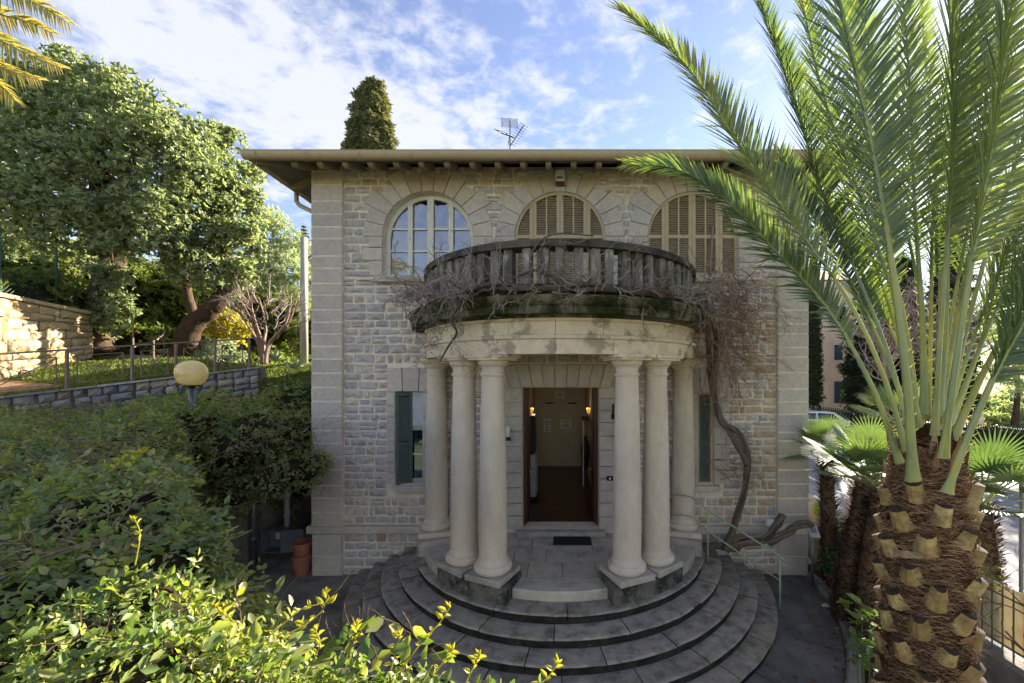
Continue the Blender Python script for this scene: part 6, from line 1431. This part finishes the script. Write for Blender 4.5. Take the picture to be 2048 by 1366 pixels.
b1 = at(1660, 1150, 8.7); b1.z = 0.03; fan_palm('slim fan palm with shaggy trunk next to the house corner', b1, at(1652, 905, 8.6), .17, 13, .52, .5, 3, -.25)
b2 = at(1690, 1180, 7.2); b2.z = .03; fan_palm('leaning fan palm between the house and the big date palm', b2, at(1740, 962, 6.4), .25, 15, .62, .62, 5, -.05, shag=2200)
b3 = at(1800, 1000, 10.5); b3.z = 0; fan_palm('taller fan palm behind the big date palm near the road fence', b3, at(1800, 850, 10.4), .20, 14, .68, .7, 9, -.2)
b4 = at(1985, 1100, 6.9); b4.z = .03; fan_palm('fan palm to the right of the big date palm trunk', b4, at(1960, 1010, 6.6), .2, 17, .72, .75, 12, -.1)
b5 = at(1730, 1150, 6.6); b5.z = .03; fan_palm('short shaggy fan palm stem crowding the big date palm', b5, at(1765, 985, 6.2), .22, 9, .5, .5, 21, .3, shag=1700)
random.seed(77)
# shrubs in the bed
soft_tree('bare_shrub', 'grey twiggy shrub between the two nearest fan palm trunks', [at(1708, 1140, 7.9), at(1706, 1100, 7.9), at(1705, 1070, 7.9)], .04, pblob([(1705, 1050, 7.9, .28), (1720, 1085, 7.6, .25)]), 160, m_olive, cat='shrub', L=.05, Wd=.02, trunk_m=m_twig)
soft_tree('dark_bed_shrub', 'dark low shrub at the foot of the palms', [at(1660, 1190, 7.9), at(1665, 1170, 7.9), at(1670, 1150, 7.9)], .03, pblob([(1650, 1120, 8.4, .25), (1690, 1140, 7.9, .3), (1720, 1170, 7.3, .3)]), 200, m_dark_leaf, cat='shrub', L=.06, Wd=.035, T=LEAF, trunk_m=m_twig_brown)
au = empty('spotted_laurel', 'spotted laurel with large speckled leaves at the foot of the big palm', 'shrub'); c = at(1728, 1235, 4.7)
V0, Q0, t0 = leaf_arrays(np.zeros((1, 3)), np.array([[1., 0, 0]]), np.array([[0, 0, 1.]]), np.array([.20]), np.array([.095]), np.array([.5]))
proto = None
for k in range(64):
    el = rnd(-.4, .7); a = rnd(0, 2*PI); zz = rnd(-.55, .16); q = c+Vector((rnd(-.12, .16), rnd(-.14, .12), zz))
    if proto is None: proto = o = np_mesh('leaf', V0, Q0, t0, m_aucuba, au)
    else: o = proto.copy(); link(o, au)
    o.location = q; o.rotation_euler = (rnd(-.5, .5), -el, a); s_ = rnd(.6, 1.05); o.scale = (s_, s_, s_)
mb = MB()
for k in range(7): mb.tube([(c.x+rnd(-.05, .05), c.y+rnd(-.05, .05), 0), (c.x+rnd(-.1, .12), c.y+rnd(-.1, .1), c.z+rnd(-.35, -.05))], .007, 5)
mb.build('stems', m_fencegreen, au)
# boundary wall, iron fence, screen
MB().bbox(6.02, 6.32, -6.5, -.95, -.5, .52, .03).build('boundary_wall', m_boundary, None, kind='thing', label='low grey boundary wall under the olive iron fence', cat='wall')
mb = MB(); mb.add([(6.03, -.94, -.5), (6.33, -.94, -.5), (6.33, 6, -.5), (6.03, 6, -.5), (6.03, -.94, 1.18), (6.33, -.94, 1.18), (6.33, 6, 1.9), (6.03, 6, 1.9)], [(4, 5, 6, 7), (0, 1, 5, 4), (1, 2, 6, 5), (2, 3, 7, 6), (3, 0, 4, 7)]); mb.build('sloping_wall', m_boundary, None, kind='thing', label='sloping grey garden wall between house corner and road', cat='wall')
fn = empty('iron_fence', 'olive green iron fence with pointed bars on the low boundary wall', 'fence'); k = 0; y = -6.4
while y < -1.0:
    MB().tube([(6.17, y, .52), (6.17, y, .9), (6.18, y+.015, .95), (6.17, y, 1.0), (6.17, y, 1.42), (6.17, y, 1.50)], [.011, .011, .013, .011, .011, .002], 6).build('bar', m_fencegreen, fn); y += .135
for z in (.66, 1.34): MB().bar((6.17, -6.45, z), (6.17, -.98, z), .028, .012).build('rail', m_fencegreen, fn)
for y in (-6.3, -4.4, -2.7, -1.0): MB().bar((6.17, y, .5), (6.17, y, 1.58), .04, .04).build('post', m_fencegreen, fn)
sc_ = empty('canvas_screen', 'beige canvas screen tied behind the olive iron fence', 'screen'); MB().box(6.235, 6.25, -4.15, -2.1, .60, 1.46).build('cloth', m_screen, sc_); MB().lathe([(0, 0), (.06, 0), (.06, .002), (0, .002)], (0, 0), n=18).build('printed_disc', mat('faded_red_print', '#c98a6c', rough=.8, var=.2, vscale=30), sc_)
o = sc_.children[-1]; o.rotation_euler = (0, -PI/2, 0); o.location = (6.232, -3.05, 1.34)
pt = MB(); pt.lathe([(0, .0), (.13, 0), (.17, .34), (.185, .34), (.185, .38), (.165, .38), (.15, .05), (0, .05)], (0, 0), n=24); pt = pt.build('bucket', m_panel, None, label='pale grey bucket outside the iron fence', cat='bucket'); q = at(2043, 1300, 5.9); pt.location = (q.x+.1, q.y, q.z)
mb = MB()
creeper = empty('creeper', 'brown leafless creeper winding over the olive iron fence', 'vine')
for k in range(20): 
    y = rnd(-5, -2.2); grow(mb, (6.14, y, rnd(.7, 1.5)), (rnd(-.1, .1), rnd(-1, 1), rnd(-.2, .5)), rnd(.6, 1.1), .011, 2, .03, .25, 3, .6)
mb.build('stems', m_twig_brown, creeper, kind='stuff')
P = np.array([(6.12+rnd(-.1, .1), rnd(-3.3, -2.3), rnd(1.4, 1.7)) for _ in range(260)])
leaf_mesh('leaves', P, RNG.normal(size=P.shape), RNG.normal(size=P.shape)+np.array([0, 0, 1]), np.full(len(P), .05), np.full(len(P), .03), RNG.random(len(P)), m_shrub, creeper, kind='stuff')
# sign seen from behind on a post by the road
t = empty('sign_board', 'dark back of a sign board on a post at the right edge', 'sign'); q = at(2040, 935, 6.8); MB().bbox(q.x-.25, q.x+.45, q.y-.02, q.y+.02, q.z-.15, q.z+.18, .008).build('board', m_greymet, t); MB().tube([(q.x+.08, q.y+.05, -.4), (q.x+.08, q.y+.05, q.z+.1)], .03, 8).build('post', m_metal, t)
# info stand by the steps
t = empty('info_post', 'slim steel post with a tilted plaque beside the path', 'sign'); q = Vector((5.29, -.5, 0)); MB().tube([q, q+Vector((0, 0, 1.1))], .03, 10).build('post', m_metal, t, smooth=True); MB().obox(q+Vector((0, -.03, 1.17)), (1, 0, 0), (0, .8, -.6), (0, .6, .8), .10, .008, .14).build('plaque', m_panel, t); MB().obox(q+Vector((0, -.042, 1.18)), (1, 0, 0), (0, .8, -.6), (0, .6, .8), .06, .001, .05).build('printed_block', m_ink, t)
t = MB().obox((5.62, -.1, 1.5), (1, 0, 0), (0, 1, 0), (.05, 0, 1), .035, .02, .14).build('yellow_marker', mat('fluorescent_yellow', '#c8e03a', rough=.5, var=.05), None, label='fluorescent yellow marker tag at the right house corner', cat='marker')
# litter of dead leaves, scrap of paper
n = 420; a = np.radians(RNG.random(n)*85); r = 4.5+RNG.random(n)**.5*1.4; P = np.stack([r*np.sin(a), CY-r*np.cos(a), np.where(r > 5.6, .07, .02)+RNG.random(n)*.02], 1); P[:,0] = np.minimum(P[:,0], 5.95)
leaf_mesh('dead_leaves', P, RNG.normal(size=P.shape)*np.array([1, 1, .15]), RNG.normal(size=P.shape)*.4+np.array([0, 0, 1]), .05+.05*RNG.random(n), .03+.03*RNG.random(n), RNG.random(n), m_deadleaf, None, kind='stuff', label='brown dead leaves lying along the path', cat='leaves')
n = 90; a = np.radians(-60+RNG.random(n)*120); r = 2.9+RNG.random(n)*1.7; zz = np.select([r < 3.15, r < 3.47, r < 3.79, r < 4.11, r < 4.43], Z_STEP, 0.0); P = np.stack([r*np.sin(a), CY-r*np.cos(a), zz+.008], 1)
leaf_mesh('step_litter', P, RNG.normal(size=P.shape)*np.array([1, 1, .1]), RNG.normal(size=P.shape)*.2+np.array([0, 0, 1]), .02+.03*RNG.random(n), .012+.012*RNG.random(n), RNG.random(n), m_deadleaf, None, kind='stuff', label='dry leaf crumbs scattered over the steps', cat='leaves')
q = gp(1652, 1213); MB().add([(q.x-.07, q.y, .02), (q.x+.06, q.y-.04, .03), (q.x+.08, q.y+.06, .05), (q.x-.03, q.y+.07, .025), (q.x, q.y, .07)], [(0, 1, 4), (1, 2, 4), (2, 3, 4), (3, 0, 4)]).build('paper_scrap', m_paper, None, label='crumpled white scrap of paper on the path', cat='paper')

# ================================================================== across the road
fa = Vector((17.5, 21.6)); fb = Vector((31.5, 17.6)); L_ = (fb-fa).length; e = (fb-fa).normalized()
bf = empty('road_fence', 'long black picket fence along the far side of the road', 'fence'); proto = None; u = 0
pk = MB(); pk.box(-.025, .025, -.02, .02, 0, 1.55); pk = pk.build('picket', m_black, bf); first = True
while u < L_:
    p = fa+e*u; o = pk if first else link(pk.copy(), bf); first = False; o.location = (p.x, p.y, zroad(p.x, p.y)+.05); o.rotation_euler = (0, 0, math.atan2(e.y, e.x)); u += .135
ang = math.atan2(e.y, e.x)
for h in (.18, 1.38):
    MB().add([(fa.x, fa.y+.03, zroad(*fa)+h), (fb.x, fb.y+.03, zroad(*fb)+h), (fb.x, fb.y+.03, zroad(*fb)+h+.06), (fa.x, fa.y+.03, zroad(*fa)+h+.06)], [(0, 1, 2, 3)]).build('rail', m_black, bf)
k = 0
while k < L_: p = fa+e*k; MB().box(p.x-.05, p.x+.05, p.y-.05, p.y+.05, zroad(p.x, p.y)-.1, zroad(p.x, p.y)+1.7).build('post', m_black, bf); k += 2.1
MB().add([(fa.x, fa.y+.12, zroad(*fa)), (fb.x, fb.y+.12, zroad(*fb)), (fb.x, fb.y+.12, zroad(*fb)+1.3), (fa.x, fa.y+.12, zroad(*fa)+1.3)], [(0, 1, 2, 3)]).build('mesh_screen', mat('dark_screen', '#26282a', rough=.8, var=.15), bf)
# parked car
car = empty('parked_car', 'white hatchback parked in front of the black fence, half hidden by the house corner', 'car', loc=(0, 0, 0)); cpos = at(1622, 893, 27.5)
def carpt(x, y, z): a = ang; return (cpos.x+x*cos(a)-y*sin(a), cpos.y+x*sin(a)+y*cos(a), zroad(cpos.x, cpos.y)+.02+z)
prof = [(-2.05, .35), (-2.05, .75), (-1.9, .92), (-1.2, 1.0), (-.55, 1.42), (.2, 1.52), (1.2, 1.47), (1.8, 1.05), (2.02, .95), (2.05, .4)]
mb = MB(); n = len(prof); v = []
for (yy_, k) in ((-.85, 0), (-.62, 1), (.62, 1), (.85, 0)): v += [carpt(x*(1 if k == 0 else .99), yy_, (z if k else min(z, .98)+.0)) for x, z in prof]
mb.add(v, [(j*n+i, j*n+i+1, (j+1)*n+i+1, (j+1)*n+i) for j in range(3) for i in range(n-1)]+[tuple(range(n)), tuple(range(4*n-1, 3*n-1, -1))]); fix_normals(mb.build('body', m_carpaint, car, smooth=False))
MB().add([carpt(*q) for q in ((-1.0, -.84, 1.0), (.1, -.84, 1.0), (.1, -.70, 1.42), (-.5, -.70, 1.40))], [(0, 1, 2, 3)]).build('side_window', m_carglass, car); MB().add([carpt(*q) for q in ((.18, -.84, 1.0), (1.45, -.84, 1.02), (1.1, -.70, 1.40), (.18, -.70, 1.43))], [(0, 1, 2, 3)]).build('side_window', m_carglass, car)
MB().add([carpt(*q) for q in ((-1.22, -.6, 1.02), (-1.22, .6, 1.02), (-.58, .58, 1.42), (-.58, -.58, 1.42))], [(0, 1, 2, 3)]).build('windscreen', m_carglass, car)
MB().add([carpt(*q) for q in ((1.79, -.6, 1.09), (1.79, .6, 1.09), (1.24, .58, 1.47), (1.24, -.58, 1.47))], [(0, 1, 2, 3)]).build('rear_window', m_carglass, car)
for sx in (-1.3, 1.3):
    for sy in (-.82, .82): c0 = Vector(carpt(sx, sy-.1, .32)); c1_ = Vector(carpt(sx, sy+.1, .32)); MB().tube([c0, c1_], .31, 18).build('wheel', m_tyre, car)
for yy_ in (-.6, .6): MB().obox(carpt(2.04, yy_, .8), (cos(ang), sin(ang), 0), (-sin(ang), cos(ang), 0), (0, 0, 1), .03, .14, .09).build('tail_light', mat('tail_red', '#8a1c18', rough=.3, var=0) if yy_ < 0 else bpy.data.materials['tail_red'], car)
# peach building
bd = empty('apartment_house', 'peach apartment house with teal and blue shutters across the road', 'house'); D = 40.0
def bp(px, py): return at(px, py, D)
a = bp(1560, 840); b = bp(1712, 562); YB = a.y; xr_ = b.x
MB().box(a.x, xr_, YB, YB+12, -1, b.z).build('wall', m_peach, bd); ez = b.z
MB().add([(a.x-.5, YB-.6, ez), (xr_+.6, YB-.6, ez), (xr_+.6, YB+12.6, ez), (a.x-.5, YB+12.6, ez), ((a.x+xr_)/2+2, YB+6, ez+2.9)], [(0, 1, 4), (1, 2, 4), (2, 3, 4), (3, 0, 4), (3, 2, 1, 0)]).build('roof', m_rooftile, bd)
MB().box(a.x-.3, xr_+.35, YB-.35, YB-.01, ez-.75, ez-.05).build('cornice', m_trimwhite, bd); MB().box(bp(1636, 0).x-.05, bp(1636, 0).x+.07, YB-.12, YB-.01, 0, ez-.8).build('downpipe', m_rust, bd)
def bwin(x0, x1, y0, y1, m, open_=False):
    p, q = bp(x0, y1), bp(x1, y0); w = MB().box(p.x-.12, q.x+.12, YB-.05, YB-.005, p.z-.12, q.z+.12).build('window', m_trimwhite, bd)
    if open_:
        MB().box(p.x, q.x, YB-.09, YB-.052, p.z, q.z).build('pane', m_carglass, w); wd = (q.x-p.x)*.5
        for s, xx in ((-1, p.x), (1, q.x)): MB().box(min(xx, xx+s*wd), max(xx, xx+s*wd), YB-.11, YB-.053, p.z, q.z).build('shutter', m_teal, w)
        MB().add([(p.x-.1, YB-.1, q.z), (q.x+.1, YB-.1, q.z), (q.x+.1, YB-.9, q.z-.45), (p.x-.1, YB-.9, q.z-.45)], [(0, 1, 2, 3)]).build('awning', m_trimwhite, w)
    else:
        mx = (p.x+q.x)/2
        for u0, u1 in ((p.x, mx-.02), (mx+.02, q.x)): MB().box(u0, u1, YB-.10, YB-.052, p.z, q.z).build('shutter', m, w)
bwin(1666, 1682, 607, 642, m_teal, True); bwin(1668, 1684, 690, 720, m_blueshut); bwin(1668, 1699, 763, 806, m_blueshut); bwin(1620, 1636, 690, 720, m_blueshut); bwin(1714-8, 1712, 763, 800, m_blueshut)
# lower house with pale roof, gate, garden hedges far right
t = empty('low_house', 'low house with flat pinkish tiled roof at the far right', 'house'); p = at(1980, 800, 60); q = at(2120, 775, 60); MB().box(p.x-2, q.x+6, p.y, p.y+8, -5, q.z-1.0).build('wall', m_trimwhite, t); MB().add([(p.x-3, p.y-1, q.z-1.2), (q.x+7, p.y-1, q.z-1.2), (q.x+7, p.y+4, q.z+.6), (p.x-3, p.y+4, q.z+.6)], [(0, 1, 2, 3)]).build('roof', m_rooftile, t)
t = empty('gate_pillar', 'peach gate with pierced parapet beyond the black fence', 'gate'); p = at(1958, 868, 33); MB().box(p.x-2.2, p.x+.0, p.y, p.y+.4, p.z+1.3, p.z+1.7).build('lintel', m_peach, t); MB().box(p.x-.5, p.x+.3, p.y-.1, p.y+.5, p.z-1, p.z+1.75).build('pillar', m_peach, t); MB().box(p.x-2.6, p.x-2.2, p.y, p.y+.4, p.z-1, p.z+1.7).build('pillar', m_peach, t)
for k in range(5): MB().box(p.x-2.1+k*.33, p.x-1.95+k*.33, p.y+.1, p.y+.3, p.z+.75, p.z+1.29).build('baluster', m_peach, t)
soft_tree('garden_bush', 'sunny rounded bush right of the peach gate', [at(2010, 890, 34), at(2010, 870, 34), at(2010, 850, 34)], .1, pblob([(1985, 850, 34, 1.3), (2020, 840, 35, 1.6), (2050, 850, 34, 1.5), (2000, 870, 33, 1.2), (2040, 872, 33, 1.2)]), 22, m_carob, cat='bush', L=.30, Wd=.16, T=LEAF)
soft_tree('garden_tree', 'sunny yellow-green tree in front of the low house roof', [at(2005, 850, 45), at(2005, 830, 45), at(2005, 815, 45)], .15, pblob([(1985, 820, 45, 1.6), (2020, 812, 46, 1.8), (2060, 820, 45, 1.8)]), 14, m_carob, cat='tree', L=.4, Wd=.2, T=LEAF)
# dark conifers and bare trees behind the palm
G_ = 'dark conifers by the apartment house'
column_tree('dark_cypress', 'narrow dark cypress right against the house corner', 1626, 480, 800, 33, 1.25, m_conifer, 45, top_w=.25, group=G_)
column_tree('dark_cypress', 'broad dark conifer in front of the peach apartment house', 1735, 555, 815, 34, 3.1, m_conifer, 28, top_w=.25, group=G_)
column_tree('dark_cypress', 'dark conifer behind the left petioles of the big palm', 1800, 520, 815, 36, 3.5, m_conifer, 26, top_w=.3, group=G_)
column_tree('dark_cypress', 'dark conifer straight behind the crown of the big palm', 1896, 430, 815, 30, 3.0, m_conifer, 30, top_w=.35, group=G_)  # conifer made taller and set further right so it shades the steps
def bare_tree(label, px, py0, py1, d, spread, n=34):
    t = empty('leafless_tree', label, 'tree', 'leafless trees across the road'); b = at(px, py0, d); tp = at(px, py1, d); H = tp.z-b.z; mb = MB(); limb(mb, [b, b+Vector((.1, 0, H*.3)), b+Vector((-.1, 0, H*.55))], .2, .12, 8); mb.build('trunk', m_twig_brown, t); mb = MB()
    for k in range(n):
        a = rnd(0, 2*PI); q = b+Vector((0, 0, H*rnd(.25, .6))); grow(mb, q, (cos(a), .5*sin(a), rnd(.3, 1.1)), spread*rnd(.6, 1.1), .06, 3, -.02, .22, 3, .62, sides=4)
    mb.build('branches', m_twig, t, kind='stuff')
bare_tree('leafless tree spreading behind the crown of the big palm', 1880, 830, 560, 24, 3.6)
bare_tree('leafless tree in front of the dark conifers by the fan palms', 1770, 830, 590, 25, 3.2, 26)
soft_tree('evergreen_tree', 'grey-green evergreen tree at the right edge behind the fronds', [at(2030, 850, 26), at(2035, 790, 26), at(2035, 740, 26)], .2, pblob([(2010, 700, 26, 1.2), (2045, 660, 26, 1.4), (2060, 720, 25.5, 1.4), (2000, 745, 25.5, .9), (2030, 770, 25.5, .8), (2080, 640, 26, 1.4)]), 26, m_olive, L=.22, Wd=.07)
